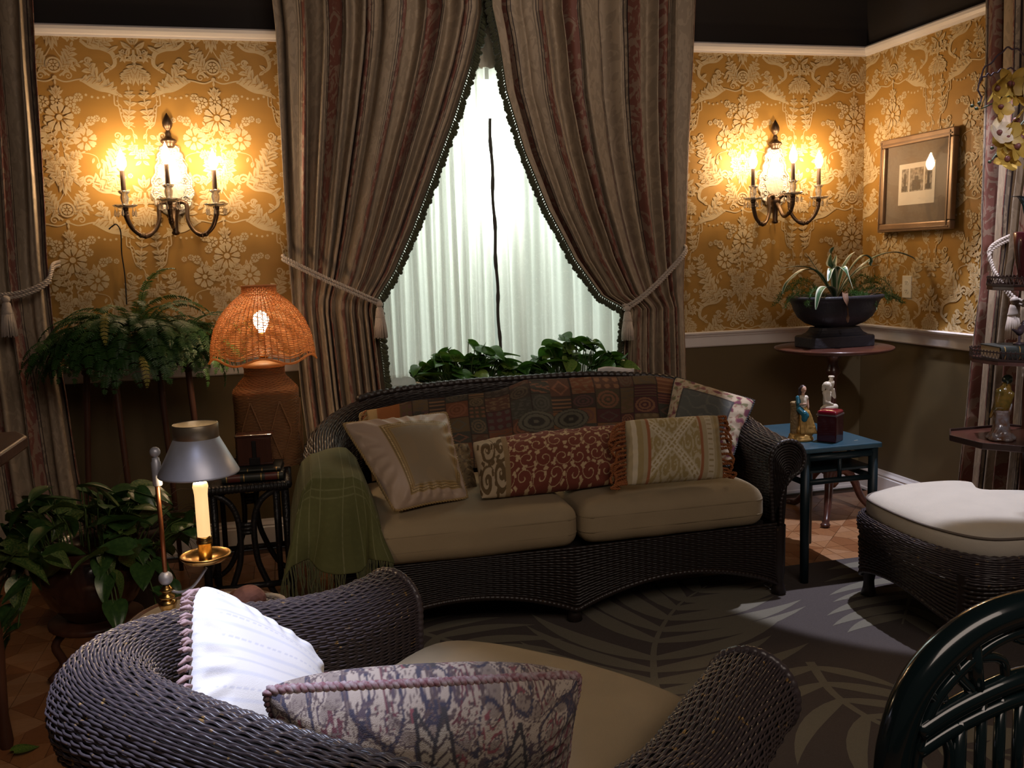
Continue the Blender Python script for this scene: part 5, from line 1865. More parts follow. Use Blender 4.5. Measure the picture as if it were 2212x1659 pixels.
nu, nv = 320, 110
u = np.linspace(0, 1, nu); v = np.linspace(0, 1, nv)
U, V = np.meshgrid(u, v, indexing='ij')
X_ = .33 + (1.76 - .33) * U
yrim = interp(X_, [.26, .45, .75, 1.05, 1.35, 1.62, 1.79], [3.80, 3.868, 3.902, 3.912, 3.897, 3.853, 3.78])
ztop = interp(U, [0, .12, .40, .5, .62, .9, 1], [.745, .762, .778, .810, .812, .805, .78])
zz = ztop - V * (ztop - .462)
sagy = .015 * np.sin(U * 21) * (1 - V) * .5 + .010 * np.sin(U * 9 + V * 7) + .012 * np.sin(U * 33 + V * 3)
over = np.clip((zz - .775) / .05, 0, 1)
Y_ = yrim - .020 - .075 * V - sagy + .03 * over
base = np.array((1.05, 3.85, .45))
tw = thing('tapestry_throw', 'dark patchwork tapestry throw hanging over the sofa back', 'throw', tuple(base))
g = G(); g.grid(np.stack([X_, Y_, zz], -1) - base, col=f_patch(U, 1 - V)); g.build('cloth', M_pf, tw, thick=.006)
for k in range(22):
    p = np.array((X_[0, int(k / 22 * 40)], Y_[0, int(k / 22 * 40)], zz[0, int(k / 22 * 40)])) - base
    g = G(); twisted(g, [p, p + (-.012 - random.uniform(0, .02), -.015, -.012), p + (-.02 - random.uniform(0, .025), -.03, -.05 - random.uniform(0, .02)), p + (-.01 - random.uniform(0, .03), -.035, -.085 - random.uniform(0, .03))], .0045, 60, 2, 5)
    g.build('cord_fringe', M_gold if k % 4 else M_rust, tw)

# white folded cloth peeking over the sofa back
g = G()
uu, vv = np.meshgrid(np.linspace(0, 1, 30), np.linspace(0, 1, 16), indexing='ij')
hz = .71 + (.118 + .006 * np.sin(uu * 6) - .03 * np.maximum(0, uu - .72)) * vv
g.grid(np.stack([1.435 + .18 * uu, 4.035 + .012 * np.sin(uu * 7) + .012 * vv, hz], -1))
g.grid(np.stack([1.435 + .18 * uu, 4.075 - .010 * np.sin(uu * 7) - .024 * vv, hz], -1), flip=True)
oc_ = g.build('folded_cloth', mat('white_cloth', (.74, .70, .68), .8, bump=.1, bscale=200), thick=.004)
tag(oc_, 'white folded cloth peeking over the sofa back rim', 'cloth')


# ------------------------------------------------------------------ green blanket over the left arm
def f_green(U, V):
    c = fill(U, (.098, .104, .034)); s = (U * 11) % 1.0
    c = put(c, np.abs(s - .5) < .035, (.20, .20, .10)); c = put(c, (np.abs(V - .55) < .006) | (np.abs(V - .60) < .004), (.17, .17, .08)); c = put(c, vnoise(U, V, 20, 71) > .4, (.115, .12, .042), .5)
    return c


nu, nv = 150, 130
u = np.linspace(-1, 1, nu); v = np.linspace(0, 1, nv)
Ub, Vb = np.meshgrid(u, v, indexing='ij')
top = np.clip(Vb / .48, 0, 1); hang = np.clip((Vb - .48) / .52, 0, 1)
xc = .165 - .01 * top
ztop = .655 - interp(np.abs(Ub), [0, .35, .6, .8, 1], [0, .008, .040, .11, .19]) * np.where(Ub < 0, 1.15, .95)
Xb = xc - .012 + .150 * np.sign(Ub) * np.abs(Ub) ** .8 * (1 + .18 * hang) + .012 * np.sin(Ub * 9 + Vb * 5) * hang - .03 * hang * (Ub < .2)
Yb = 3.50 - .422 * top - .022 * hang - .020 * hang * np.sin(Ub * 8.5 + 1) - .008 * np.sin(Vb * 11 + Ub * 4)
edge = np.exp(-((Vb - .48) / .05) ** 2) * .012
length = .31 + .05 * np.sin(Ub * 3 + .5) - .10 * np.clip(Ub, 0, 1)
Zb = ztop + .008 * np.sin(Ub * 6 + Vb * 9) - hang * length * (1 - .30 * np.clip(np.abs(Ub) - .3, 0, 1)) - edge
base = np.array((.14, 3.25, .25))
bl = thing('fringed_blanket', 'olive green striped blanket with fringe draped over the sofa arm', 'blanket', tuple(base))
g = G(); g.grid(np.stack([Xb, Yb, Zb], -1) - base, col=f_green((Ub + 1) / 2, Vb)); g.build('cloth', M_pf, bl, thick=.006)
M_greenf = mat('green_fringe_yarn', (.085, .090, .030), .9, var=.4, scale=90, sheen=.2)
g = G()
for k in range(90):
    i = int(k / 90 * (nu - 1))
    p = np.array((Xb[i, -1], Yb[i, -1], Zb[i, -1])) - base
    L_ = random.uniform(.10, .15)
    dx, dy = random.uniform(-.012, .012), random.uniform(-.012, .008)
    g.tube(curve_pts([p, p + (dx * .4 + random.uniform(-.005, .005), dy * .4, -L_ * .35), p + (dx * .8 + random.uniform(-.006, .006), dy, -L_ * .7), p + (dx, dy, -L_)], 8), .0022, 5)
g.build('yarn_fringe', M_greenf, bl, kind='stuff')

# ================================================================== LEFT SIDE: BLACK CANE TABLE
M_blk = mat('black_lacquered_cane', (.012, .011, .012), .42, var=.3, scale=20, bump=.25, bscale=120)
bt = thing('cane_side_table', 'black bent cane side table beside the sofa holding the wicker lamp', 'table', (-.165, 3.78, 0))
bx0, bx1, by0, by1, bz = -.16, .16, -.27, .24, .545
g = G(); g.box((0, (by0 + by1) / 2, bz - .012), (bx1 - bx0, by1 - by0, .018)); g.build('table_top', M_blk, bt, smooth=False, bevel=.004)
pts = [(bx0, by0), (bx1, by0), (bx1, by1), (bx0, by1)]
for i in range(4):
    a, b = np.array(pts[i]), np.array(pts[(i + 1) % 4])
    g = G(); braid(g, np.c_[np.linspace(a[0], b[0], 20), np.linspace(a[1], b[1], 20), np.full(20, bz - .015)], .017, .014); g.build('edge_wrap', M_blk, bt)
    g = G(); m_ = a + (b - a) * .5
    g.tube([(*a, .15), (*m_, .15), (*b, .15)], .012, 8); g.build('stretcher', M_blk, bt)
for (x, y) in pts:
    x, y = x * .93, y * .93
    g = G(); g.tube([(x * 1.04, y * 1.04, 0), (x, y, .3), (x, y, bz - .02)], .015, 10); g.build('leg', M_blk, bt)
    for dx in (.035,):
        g = G(); g.tube([(x - math.copysign(dx, x), y, .15), (x - math.copysign(dx, x), y, bz - .02)], .011, 8); g.build('spindle', M_blk, bt)
for y in (by0 * .93, by1 * .93):
    for s in (-1, 1):
        g = G(); g.tube(curve_pts([(s * .15, y, bz - .03), (s * .11, y, bz - .035), (s * .055, y, bz - .075), (s * .028, y, bz - .15), (s * .028, y, .28), (s * .045, y, .2), (s * .10, y, .08), (s * .165, y, .03)], 34), .0115, 8); g.build('bent_cane', M_blk, bt)
    g = G()
    for zz in (bz - .16, bz - .175, bz - .19): g.tube([(-.03, y, zz), (0, y - .004, zz), (.03, y, zz)], .009, 6)
    g.build('cane_binding', M_blk, bt)

# ------------------------------------------------------------------ wicker table lamp
m, nt, N, L, P = new_mat('honey_wicker')
P.inputs['Roughness'].default_value = .5
tc = _n(N, 'ShaderNodeTexCoord'); nz = _n(N, 'ShaderNodeTexNoise'); nz.inputs['Scale'].default_value = 30; L.new(tc.outputs['Object'], nz.inputs['Vector'])
mx = _n(N, 'ShaderNodeMix', data_type='RGBA'); mx.inputs['A'].default_value = (.50, .27, .12, 1); mx.inputs['B'].default_value = (.32, .155, .065, 1); L.new(nz.outputs['Fac'], mx.inputs['Factor']); L.new(mx.outputs['Result'], P.inputs['Base Color'])
trn = _n(N, 'ShaderNodeBsdfTranslucent'); trn.inputs[0].default_value = (.80, .47, .22, 1)
ms = _n(N, 'ShaderNodeMixShader'); ms.inputs[0].default_value = .5
L.new(P.outputs[0], ms.inputs[1]); L.new(trn.outputs[0], ms.inputs[2]); L.new(ms.outputs[0], N['Material Output'].inputs['Surface'])
M_honey = m
M_brass = mat('brass', (.62, .38, .12), .25, metal=1.0, var=.3, scale=30)
M_steel = mat('bluish_pewter', (.56, .57, .64), .42, metal=.45, var=.25, scale=18)
wl = thing('wicker_lamp', 'lit honey wicker table lamp with scalloped dome shade', 'lamp', (-.068, 3.89, bz))
# body: square-shouldered jar
prof = [(.001, .0), (.138, .0), (.142, .012), (.140, .10), (.136, .20), (.138, .285), (.134, .305), (.115, .325), (.095, .345), (.082, .36), (.078, .385), (.080, .405)]
sq = lambda th: (np.abs(np.cos(th)) ** 3.2 + np.abs(np.sin(th)) ** 3.2) ** (-1 / 3.2) * .93
th = np.arange(97) / 96 * 2 * PI + .4
pp = curve_pts(np.array(prof[1:]), 40)
k = np.clip((pp[:, 1] - .29) / .05, 0, 1)
lobs = sq(th)[None, :] * (1 - k[:, None]) + 1 * k[:, None]
Sb = np.stack([pp[:, 0:1] * np.cos(th) * lobs, pp[:, 0:1] * np.sin(th) * lobs, np.broadcast_to(pp[:, 1:2], lobs.shape)], -1)
gw, gc = weave(np.transpose(Sb, (1, 0, 2)), .016, .0062, .0016, rib=.3)
gw.build('woven_body', M_honey, wl, kind='stuff')
core = mat('honey_gap_shade', (.10, .045, .018), .9)  # dark backing colour stands for shade between the body strands
gc.build('body_gap_shade', core, wl)
g = G()
for a0 in (-2.0, -1.2, -.4):       # crossed cane bands on the body faces
    for sg in (-1, 1):
        for q in (-.01, 0, .01):
            tt = np.linspace(0, 1, 16)
            aa = a0 + sg * .28 * (1 - 2 * np.abs(tt - .5)) + q
            rr = .147 * sq(aa)
            g.tube(np.c_[rr * np.cos(aa), rr * np.sin(aa), .03 + .24 * tt], .0022, 5)
g.build('cane_bands', M_honey, wl)
g = G(); g.lathe([(.085, .400), (.088, .407), (.060, .420), (.030, .428), (.012, .434)], 28); g.build('lid', M_honey, wl)
g = G(); g.lathe([(.010, .428), (.018, .436), (.026, .445), (.022, .456), (.010, .464), (.008, .50), (.013, .505), (.013, .54), (.001, .542)], 16); g.build('socket', M_brass, wl)
# shade: open weave, rings and stakes
sp_ = curve_pts(np.array([(.066, .728), (.068, .700), (.088, .683), (.125, .650), (.165, .600), (.190, .545), (.203, .490), (.207, .450)]), 60)
g = G()
nst = 54
for i in range(nst):
    a = i / nst * 2 * PI
    ex = .012 * np.cos(6 * a)
    path = np.c_[sp_[:, 0] * math.cos(a), sp_[:, 0] * math.sin(a), sp_[:, 1]]
    path = np.concatenate([path, [[.209 * math.cos(a), .209 * math.sin(a), .450 - .012 - ex]]])
    g.tube(path[::2], .0021, 5)
g.build('shade_stakes', M_honey, wl, kind='stuff')
g = G()
sl = np.r_[0, np.cumsum(np.linalg.norm(np.diff(sp_, axis=0), axis=1))]
nr = 46
tha = np.arange(nst * 4) / (nst * 4) * 2 * PI
for j in range(nr):
    s_ = (j + .5) / nr * sl[-1]
    r_, z_ = interp(s_, sl, sp_[:, 0]), interp(s_, sl, sp_[:, 1])
    dr = .0022 * np.cos(tha * nst / 2 + PI * j)
    sc = .010 * np.cos(6 * tha) * np.clip((s_ / sl[-1] - .8) / .2, 0, 1)
    g.tube(np.c_[(r_ + dr) * np.cos(tha), (r_ + dr) * np.sin(tha), z_ - sc], .0021 if j > 5 else .0028, 4, closed=True)
g.build('shade_weave', M_honey, wl, kind='stuff')
g = G(); t3 = np.arange(120) / 120 * 2 * PI
g.tube(np.c_[.212 * np.cos(t3), .212 * np.sin(t3), .436 - .013 * np.cos(6 * t3)], .0048, 6, closed=True); g.build('shade_rim', M_honey, wl); g = G(); g.tube(np.c_[.068 * np.cos(t3), .068 * np.sin(t3), np.full(120, .728)], .004, 6, closed=True); g.build('shade_top_ring', M_honey, wl)
g = G(); g.lathe([(.012, .540), (.016, .55), (.029, .575), (.032, .592), (.026, .612), (.012, .624), (.0005, .628)], 18); g.build('bulb', mat('lamp_bulb', (1, .9, .8), .3, emit=(1, .70, .42), estr=130), wl)
# cord
g = G(); g.tube(curve_pts([(-.0, 4.03, .55), (.05, 4.06, .50), (.045, 4.06, .38), (-.0, 4.07, .26), (.03, 4.10, .14), (.05, 4.20, .03), (.0, 4.35, .01)], 40), .0028, 6)
tag(g.build('lamp_cord', mat('brown_cord', (.05, .02, .012), .5)), 'thin brown lamp cord hanging behind the black cane table', 'cord')

# ------------------------------------------------------------------ books and box on the table
M_bk = mat('dark_green_leather', (.022, .026, .022), .45, var=.3, scale=40)
M_bk2 = mat('oxblood_leather', (.11, .025, .020), .4, var=.3, scale=40)
M_gilt = mat('gilt', (.42, .27, .09), .4, metal=.6)
M_pages = mat('pages', (.42, .33, .20), .8, var=.3, scale=90, stretch=(1, 1, 30))


def book(label, loc, rz, w, d, h, m1, m2, stand=False):
    """Lying book: spine towards local -y, width w along x."""
    r = thing('book', label, 'book', loc, rz, group='books on the cane table')
    g = G(); g.box((0, .004, h / 2), (w - .006, d - .012, h - .008)); g.build('page_block', M_pages, r, smooth=False)
    for zz in (.002, h - .002):
        g = G(); g.box((0, 0, zz), (w, d, .004)); g.build('cover', m1, r, smooth=False, bevel=.001)
    sp = G(); a = np.linspace(-PI / 2, PI / 2, 10)
    S_ = np.stack([np.stack([np.full(10, x), -d / 2 - .009 * np.cos(a), h / 2 + h / 2 * np.sin(a)], -1) for x in (-w / 2, w / 2)])
    sp.grid(S_); so = sp.build('spine', m1, r)
    for i, f in enumerate((-.30, .30)):
        g = G(); S_ = np.stack([np.stack([np.full(10, x), -d / 2 - .0096 * np.cos(a), h / 2 + h / 2 * 1.005 * np.sin(a)], -1) for x in (w * (f - .10), w * (f + .10))]); g.grid(S_); g.build('title_band', m2, so)
    for f in (-.42, -.14, .14, .42):
        g = G(); S_ = np.stack([np.stack([np.full(10, x), -d / 2 - .0105 * np.cos(a), h / 2 + h / 2 * 1.02 * np.sin(a)], -1) for x in (w * f - .002, w * f + .002)]); g.grid(S_); g.build('raised_band', M_gilt, so)
    return r


book('thick dark leather book with red spine labels lying on the cane table', (-.128, 3.625, bz + .001), -.04, .225, .16, .030, M_bk, M_bk2)
book('thin dark leather book lying on top of the thick book', (-.115, 3.635, bz + .033), -.09, .19, .145, .014, M_bk, M_bk)
M_dkwood = mat('dark_cherry', (.060, .020, .014), .22, var=.4, scale=12, stretch=(6, 1, 1), coat=.5)
kb = thing('wooden_box', 'small dark cherry box with a cross clasp standing on the books', 'box', (-.118, 3.645, bz + .049), -.09)
g = G(); g.box((0, 0, .055), (.128, .07, .110)); g.build('body', M_dkwood, kb, smooth=False, bevel=.004)
g = G(); g.box((0, 0, .1135), (.140, .080, .011)); g.build('lid', M_dkwood, kb, smooth=False, bevel=.004)
g = G(); g.box((0, 0, .004), (.136, .076, .008)); g.build('plinth', M_dkwood, kb, smooth=False, bevel=.002)
M_iron = mat('black_iron', (.01, .009, .009), .5, metal=.5)
g = G(); g.box((0, -.038, .05), (.016, .006, .09)); g.box((0, -.039, .015), (.040, .006, .03)); g.build('clasp', M_iron, kb, smooth=False, bevel=.002)

# ================================================================== FERN ON ITS STAND
M_wood = mat('stand_wood', (.085, .034, .020), .42, var=.5, scale=9, stretch=(4, 4, .6))
fs = thing('plant_stand', 'tall dark wooden plant stand with slender legs under the fern', 'plant stand', (-.59, 4.14, 0))
for (x, y, xb) in ((-.21, .06, -.25), (-.075, -.10, -.055), (.075, .10, .09), (.205, -.02, .23)):
    g = G(); g.tube([(xb * 1.06, y * 1.3, 0), (xb, y * 1.15, .4), (x, y, .93), (x, y, 1.0)], [.010, .012, .014, .014], 10); lg = g.build('leg', M_wood, fs)
    g = G(); g.lathe([(.014, -.03), (.022, -.02), (.019, -.008), (.024, 0), (.018, .012)], 12, c=(x, y, .945)); g.build('turned_collar', M_wood, lg)
g = G(); rect_lathe(g, [(.22, .955), (.245, .96), (.25, .975), (.25, 1.055), (.255, 1.065), (.245, 1.07), (.235, 1.06), (.23, .985), (.001, .98)], 1, .62, p=3.2); g.build('planter_box', M_wood, fs)
g = G(); rect_lathe(g, [(.001, 1.045), (.232, 1.045)], 1, .62, p=3.2); g.build('soil', M_soil, fs)


def leafmat(name, c1, c2, scale=6, rough=.35, trans=(.05, .12, .02), tw=.2):
    m, nt, N, L, P = new_mat(name)
    P.inputs['Roughness'].default_value = rough
    tc = _n(N, 'ShaderNodeTexCoord'); nz = _n(N, 'ShaderNodeTexNoise'); nz.inputs['Scale'].default_value = scale; nz.inputs['Detail'].default_value = 4
    oi = _n(N, 'ShaderNodeObjectInfo')
    ad = _n(N, 'ShaderNodeVectorMath', operation='ADD'); L.new(tc.outputs['Object'], ad.inputs[0]); L.new(oi.outputs['Location'], ad.inputs[1])
    L.new(ad.outputs[0], nz.inputs['Vector'])
    mr = _n(N, 'ShaderNodeMapRange'); mr.inputs['From Min'].default_value = .4; mr.inputs['From Max'].default_value = .62; L.new(nz.outputs['Fac'], mr.inputs['Value'])
    mx = _n(N, 'ShaderNodeMix', data_type='RGBA'); mx.inputs['A'].default_value = tuple(c1) + (1,); mx.inputs['B'].default_value = tuple(c2) + (1,); L.new(mr.outputs['Result'], mx.inputs['Factor'])
    L.new(mx.outputs['Result'], P.inputs['Base Color'])
    t_ = _n(N, 'ShaderNodeBsdfTranslucent'); t_.inputs[0].default_value = tuple(trans) + (1,)
    ms = _n(N, 'ShaderNodeMixShader'); ms.inputs[0].default_value = tw
    L.new(P.outputs[0], ms.inputs[1]); L.new(t_.outputs[0], ms.inputs[2]); L.new(ms.outputs[0], N['Material Output'].inputs['Surface'])
    return m


M_fern = leafmat('fern_green', (.026, .082, .016), (.045, .115, .022), 8, .5)
M_fern_y = leafmat('fern_yellowing', (.40, .30, .05), (.30, .26, .05), 8, .5)


def frond_mesh(name, L_, droop, width, n=30, seed=0, lift=.6):
    """Arching fern frond along +x from the origin."""
    r = random.Random(seed)
    g = G()
    t = np.linspace(0, 1, 40)
    ang = lift - (lift + droop) * t ** 1.1
    dx, dz = np.cos(ang), np.sin(ang)
    X_ = np.r_[0, np.cumsum(dx[:-1])] / 39 * L_; Z_ = np.r_[0, np.cumsum(dz[:-1])] / 39 * L_
    g.tube(np.c_[X_, np.zeros(40), Z_], np.linspace(.0022, .0007, 40), 4)
    for k in range(n):
        tt = .10 + .89 * k / n
        i = int(tt * 39)
        w = width * math.sin(PI * min(1, .12 + tt * .86)) ** .7
        T = np.array((dx[i], 0, dz[i])); Nn = np.array((-dz[i], 0, dx[i]))
        for s in (-1, 1):
            d = np.array((0, s, 0)) * .92 + T * .35 - Nn * (.08 + r.uniform(0, .12))
            d /= np.linalg.norm(d)
            a = np.array((X_[i], 0, Z_[i])); b = a + d * w * r.uniform(.85, 1.1)
            h = T * L_ / n * .33
            mid = (a + b) / 2 + Nn * .0035
            g.add([a - h * .8, mid - h, b, mid + h, a + h * .8, mid + Nn * .001], [(0, 1, 5), (1, 2, 5), (2, 3, 5), (3, 4, 5), (4, 0, 5)])
    return g.mesh(name)


fr_me = []
for q, (L_, dr, w, lf) in enumerate([(.30, 1.35, .040, .35), (.34, 1.40, .042, .7), (.36, 1.30, .042, .95), (.34, 1.1, .038, 1.2), (.28, .5, .034, 1.35), (.27, 1.5, .038, .1)]):
    me = frond_mesh('frond', L_, dr, w, 30, q, lf); me.materials.append(M_fern); fr_me.append(me)
fy = frond_mesh('frond', .22, 1.5, .030, 26, 9, .1); fy.materials.append(M_fern_y)
fn = thing('potted_fern', 'bushy green Boston fern overflowing the tall wooden stand', 'fern', (-.59, 4.13, 1.05))
for k in range(210):
    a = k * 2.399 + random.uniform(-.3, .3)
    q = math.sqrt((k + .5) / 210)                      # 0 centre, 1 rim
    x0, y0 = .20 * q * math.cos(a), .11 * q * math.sin(a)
    vi = min(5, int((1 - q) * 5.2 + random.uniform(-.6, .6))) if q > .12 else 4
    vi = [5, 0, 1, 2, 3, 4][max(0, vi)]
    sc = random.uniform(.8, 1.05) * (.62 if math.sin(a) > .35 else 1.0)
    inst(fr_me[vi], 'frond', fn, M=TR(x0, y0, random.uniform(-.01, .03) + .05 * (1 - q)) @ RZ(a + random.uniform(-.3, .3)) @ RY(random.uniform(-.15, .15)) @ RX(random.uniform(-.35, .35)) @ SCL(sc))
for k in range(60):
    a = -PI / 2 + random.uniform(-1.5, 1.5)
    inst(fr_me[random.choice((5, 0, 5, 1))], 'frond', fn, M=TR(.25 * math.cos(a), .13 * math.sin(a), random.uniform(-.03, .08)) @ RZ(a + random.uniform(-.4, .4)) @ RY(random.uniform(-.1, .5)) @ RX(random.uniform(-.3, .3)) @ SCL(random.uniform(.7, .95)))
for (x, y, z, a) in ((-.06, -.25, .14, -1.6), (.06, -.30, -.03, -1.2)):
    inst(fy, 'frond', fn, M=TR(x, y, z) @ RZ(a) @ RY(.5) @ SCL(.7))
inst(fr_me[4], 'frond', fn, M=TR(.04, -.02, .12) @ RZ(-.6) @ RY(-.25) @ SCL(1.1))


# ================================================================== POTHOS LEAVES
def heart_leaf(name, L_, W_, fold=.25, curl=.35, n=11, m=7):
    """Heart-shaped leaf along +x, petiole at the origin."""
    t = np.linspace(0, 1, n)
    w = W_ / 2 * np.sin(PI * np.clip(t, .0, 1) ** .62) ** .8 * (1 - .12 * t)
    w[0] = W_ * .16
    s = np.linspace(-1, 1, m)
    X_ = (t * L_)[:, None] - (np.abs(s) ** 1.5)[None, :] * L_ * .14 * (1 - t)[:, None] ** 2
    Y_ = w[:, None] * s[None, :]
    Z_ = fold * np.abs(Y_) - curl * L_ * (t ** 2)[:, None] * .6 + .02 * L_ * np.sin(s * 5)[None, :]
    g = G(); g.grid(np.stack([X_, Y_, Z_], -1)[:, ::-1])
    return g.mesh(name)


M_pothos = leafmat('pothos_green', (.040, .13, .026), (.075, .20, .036), 9, .28, (.08, .20, .02), .25)
M_pothos_v = leafmat('pothos_variegated', (.05, .15, .03), (.26, .34, .07), 26, .3, (.10, .22, .03), .25)
M_pothos_d = leafmat('pothos_dark', (.028, .075, .022), (.050, .11, .030), 9, .3, (.02, .05, .01), .1)
M_pothos_dv = leafmat('pothos_dark_variegated', (.030, .08, .022), (.14, .18, .05), 22, .3, (.02, .05, .01), .1)
M_stem = mat('green_stem', (.06, .10, .025), .5)
pl_me = []
for q in range(4):
    me = heart_leaf('leaf', 1.0, .78, .2 + .08 * q, .2 + .2 * q); pl_me.append(me)


def leaf_set(mats):
    out = []
    for me in pl_me:
        for m_ in mats:
            c = me.copy(); c.materials.clear(); c.materials.append(m_); out.append(c)
    return out


PL = leaf_set([M_pothos, M_pothos, M_pothos_v])
PD = leaf_set([M_pothos_d, M_pothos_d, M_pothos_dv])


def bushy(root, leaves, n, rx, ry, h, size, seed, stem_m=None, z0=0.0, bias=None, face=-PI / 2):
    """Leaves on petioles over an ellipse; each leaf is a part."""
    r = random.Random(seed)
    gs = G()
    for k in range(n):
        a = r.uniform(0, 2 * PI); q = math.sqrt(r.uniform(0, 1))
        bx, by = rx * q * math.cos(a) * .75, ry * q * math.sin(a) * .75
        tx, ty = rx * q * math.cos(a) * 1.1, ry * q * math.sin(a) * 1.2
        tz = z0 + h * (1 - .75 * q ** 2) * r.uniform(.45, 1.0)
        gs.tube(curve_pts([(bx, by, z0 - .02), ((bx + tx) / 2, (by + ty) / 2, z0 + (tz - z0) * .7), (tx, ty, tz)], 7), .0022, 4)
        s = size * r.uniform(.7, 1.12)
        yaw = a * .45 + face * .55 + r.uniform(-.9, .9) if r.random() < .6 else r.uniform(0, 2 * PI)
        M = TR(tx, ty, tz) @ RZ(yaw) @ RY(r.uniform(-.35, .75)) @ RX(r.uniform(-.6, .6)) @ SCL(s)
        inst(leaves[r.randrange(len(leaves))], 'leaf', root, M=M)
    gs.build('stems', stem_m or M_stem, root)


M_whitebox = mat('white_planter', (.72, .70, .64), .5)
for (cx, w, lab, sd) in ((.83, .50, 'pothos in the white window box, plant nearer the wicker lamp', 3), (1.37, .50, 'pothos in the white window box, plant nearer the urn corner', 5)):
    pb = thing('potted_pothos', lab, 'plant', (cx, 4.22, .70), group='pothos plants on the window ledge')
    g = G(); rect_lathe(g, [(.001, 0), (.20, 0), (.215, .085), (.225, .09), (.222, .098), (.205, .092), (.001, .08)], 1.0, .36, p=6); g.build('pot', M_whitebox, pb)
    bushy(pb, PL, 84, w / 2, .085, .20, .112, sd, z0=.075)
# ledge on which the window pots stand
g = G(); g.box((1.10, 4.22, .68), (1.14, .22, .036)); g.box((1.10, 4.30, .34), (1.10, .03, .645)); g.box((.57, 4.22, .34), (.03, .18, .645)); g.box((1.63, 4.22, .34), (.03, .18, .645))
tag(g.build('plant_ledge', M_white, smooth=False, bevel=.003), 'white plant ledge under the window behind the sofa', 'ledge')

# ------------------------------------------------------------------ big glazed pot with trailing pothos at the left
M_glaze = mat('brown_glaze', (.045, .018, .013), .18, var=.6, scale=9, coat=.4)
gp = thing('glazed_pot_plant', 'dark trailing pothos in a brown glazed pot on a low stand', 'plant', (-.66, 3.25, 0))
g = G(); g.lathe([(.001, .20), (.085, .20), (.10, .215), (.14, .26), (.165, .32), (.168, .37), (.150, .41), (.142, .425), (.156, .44), (.160, .452), (.148, .455), (.135, .435), (.001, .42)], 32); g.build('pot', M_glaze, gp)
g = G(); g.lathe([(.001, .175), (.14, .175), (.15, .182), (.15, .194), (.14, .2), (.001, .2)], 28); g.build('stand_top', M_wood, gp)
for k in range(3):
    a = k * 2 * PI / 3 - .6
    g = G(); g.tube(curve_pts([(.09 * math.cos(a), .09 * math.sin(a), .178), (.135 * math.cos(a), .135 * math.sin(a), .13), (.115 * math.cos(a), .115 * math.sin(a), .06), (.16 * math.cos(a), .16 * math.sin(a), .012)], 16), .014, 8); g.build('stand_leg', M_wood, gp)
bushy(gp, PD, 95, .31, .22, .24, .125, 8, z0=.43)
r_ = random.Random(4)
for k in range(8):
    a = -PI / 2 + r_.uniform(-1.5, 1.5)
    pts_ = curve_pts([(.1 * math.cos(a), .1 * math.sin(a), .46), (.20 * math.cos(a), .20 * math.sin(a), .46), (.27 * math.cos(a), .27 * math.sin(a), .36), (.30 * math.cos(a), .30 * math.sin(a), .22 + .05 * r_.random())], 14)
    g = G(); g.tube(pts_, .0025, 5); g.build('vine', M_stem, gp)
    for i in (4, 7, 10, 13):
        inst(PD[r_.randrange(len(PD))], 'leaf', gp, M=TR(*pts_[i]) @ RZ(a + r_.uniform(-1, 1)) @ RY(r_.uniform(.3, 1.1)) @ SCL(.10 * r_.uniform(.8, 1.1)))

# ------------------------------------------------------------------ dry twig plant in a pot
M_twig = mat('dry_twigs', (.085, .055, .035), .8, var=.4, scale=60)
tp2 = thing('dried_twig_plant', 'tangled dried twig plant behind the candle lamp', 'plant', (-.60, 3.86, 0))
g = G(); g.lathe([(.001, 0), (.085, 0), (.09, .02), (.105, .30), (.118, .31), (.118, .335), (.106, .335), (.10, .31), (.001, .30)], 24); g.build('pot', mat('dark_clay', (.05, .03, .02), .7), tp2)
g = G(); r_ = random.Random(12)
for k in range(130):
    a = r_.uniform(0, 2 * PI); R_ = r_.uniform(.05, .17)
    p = np.array((.05 * math.cos(a), .05 * math.sin(a), .32))
    pts_ = [p]
    d = np.array((math.cos(a) * .8, math.sin(a) * .8, 1.2 * r_.random()))
    for q in range(6):
        d = d + np.array((r_.uniform(-.7, .7), r_.uniform(-.7, .7), r_.uniform(-.9, .4)))
        p = p + d / np.linalg.norm(d) * R_ * .32; pts_.append(p)
    g.tube(curve_pts(pts_, 14), np.linspace(.0022, .0008, 14), 4)
g.build('twigs', M_twig, tp2, kind='stuff')

# ------------------------------------------------------------------ small round table with the candle lamp and the cactus dish
M_marble = mat('pale_marble', (.62, .53, .44), .25, var=.2, scale=6)
st = thing('round_table', 'small round table with pale top behind the armchair', 'table', (-.215, 2.33, 0))
g = G(); g.lathe([(.001, .460), (.178, .460), (.188, .467), (.188, .479), (.181, .484), (.001, .484)], 56); g.build('table_top', M_marble, st)
g = G(); g.lathe([(.191, .459), (.199, .461), (.201, .475), (.196, .487), (.189, .487), (.187, .461)], 56); g.build('rim', M_wood, st)
g = G(); g.lathe([(.03, .460), (.02, .38), (.028, .30), (.018, .2), (.03, .1), (.02, .06), (.12, .03), (.14, .012), (.14, .0), (.001, 0)], 24); g.build('pedestal', M_wood, st)

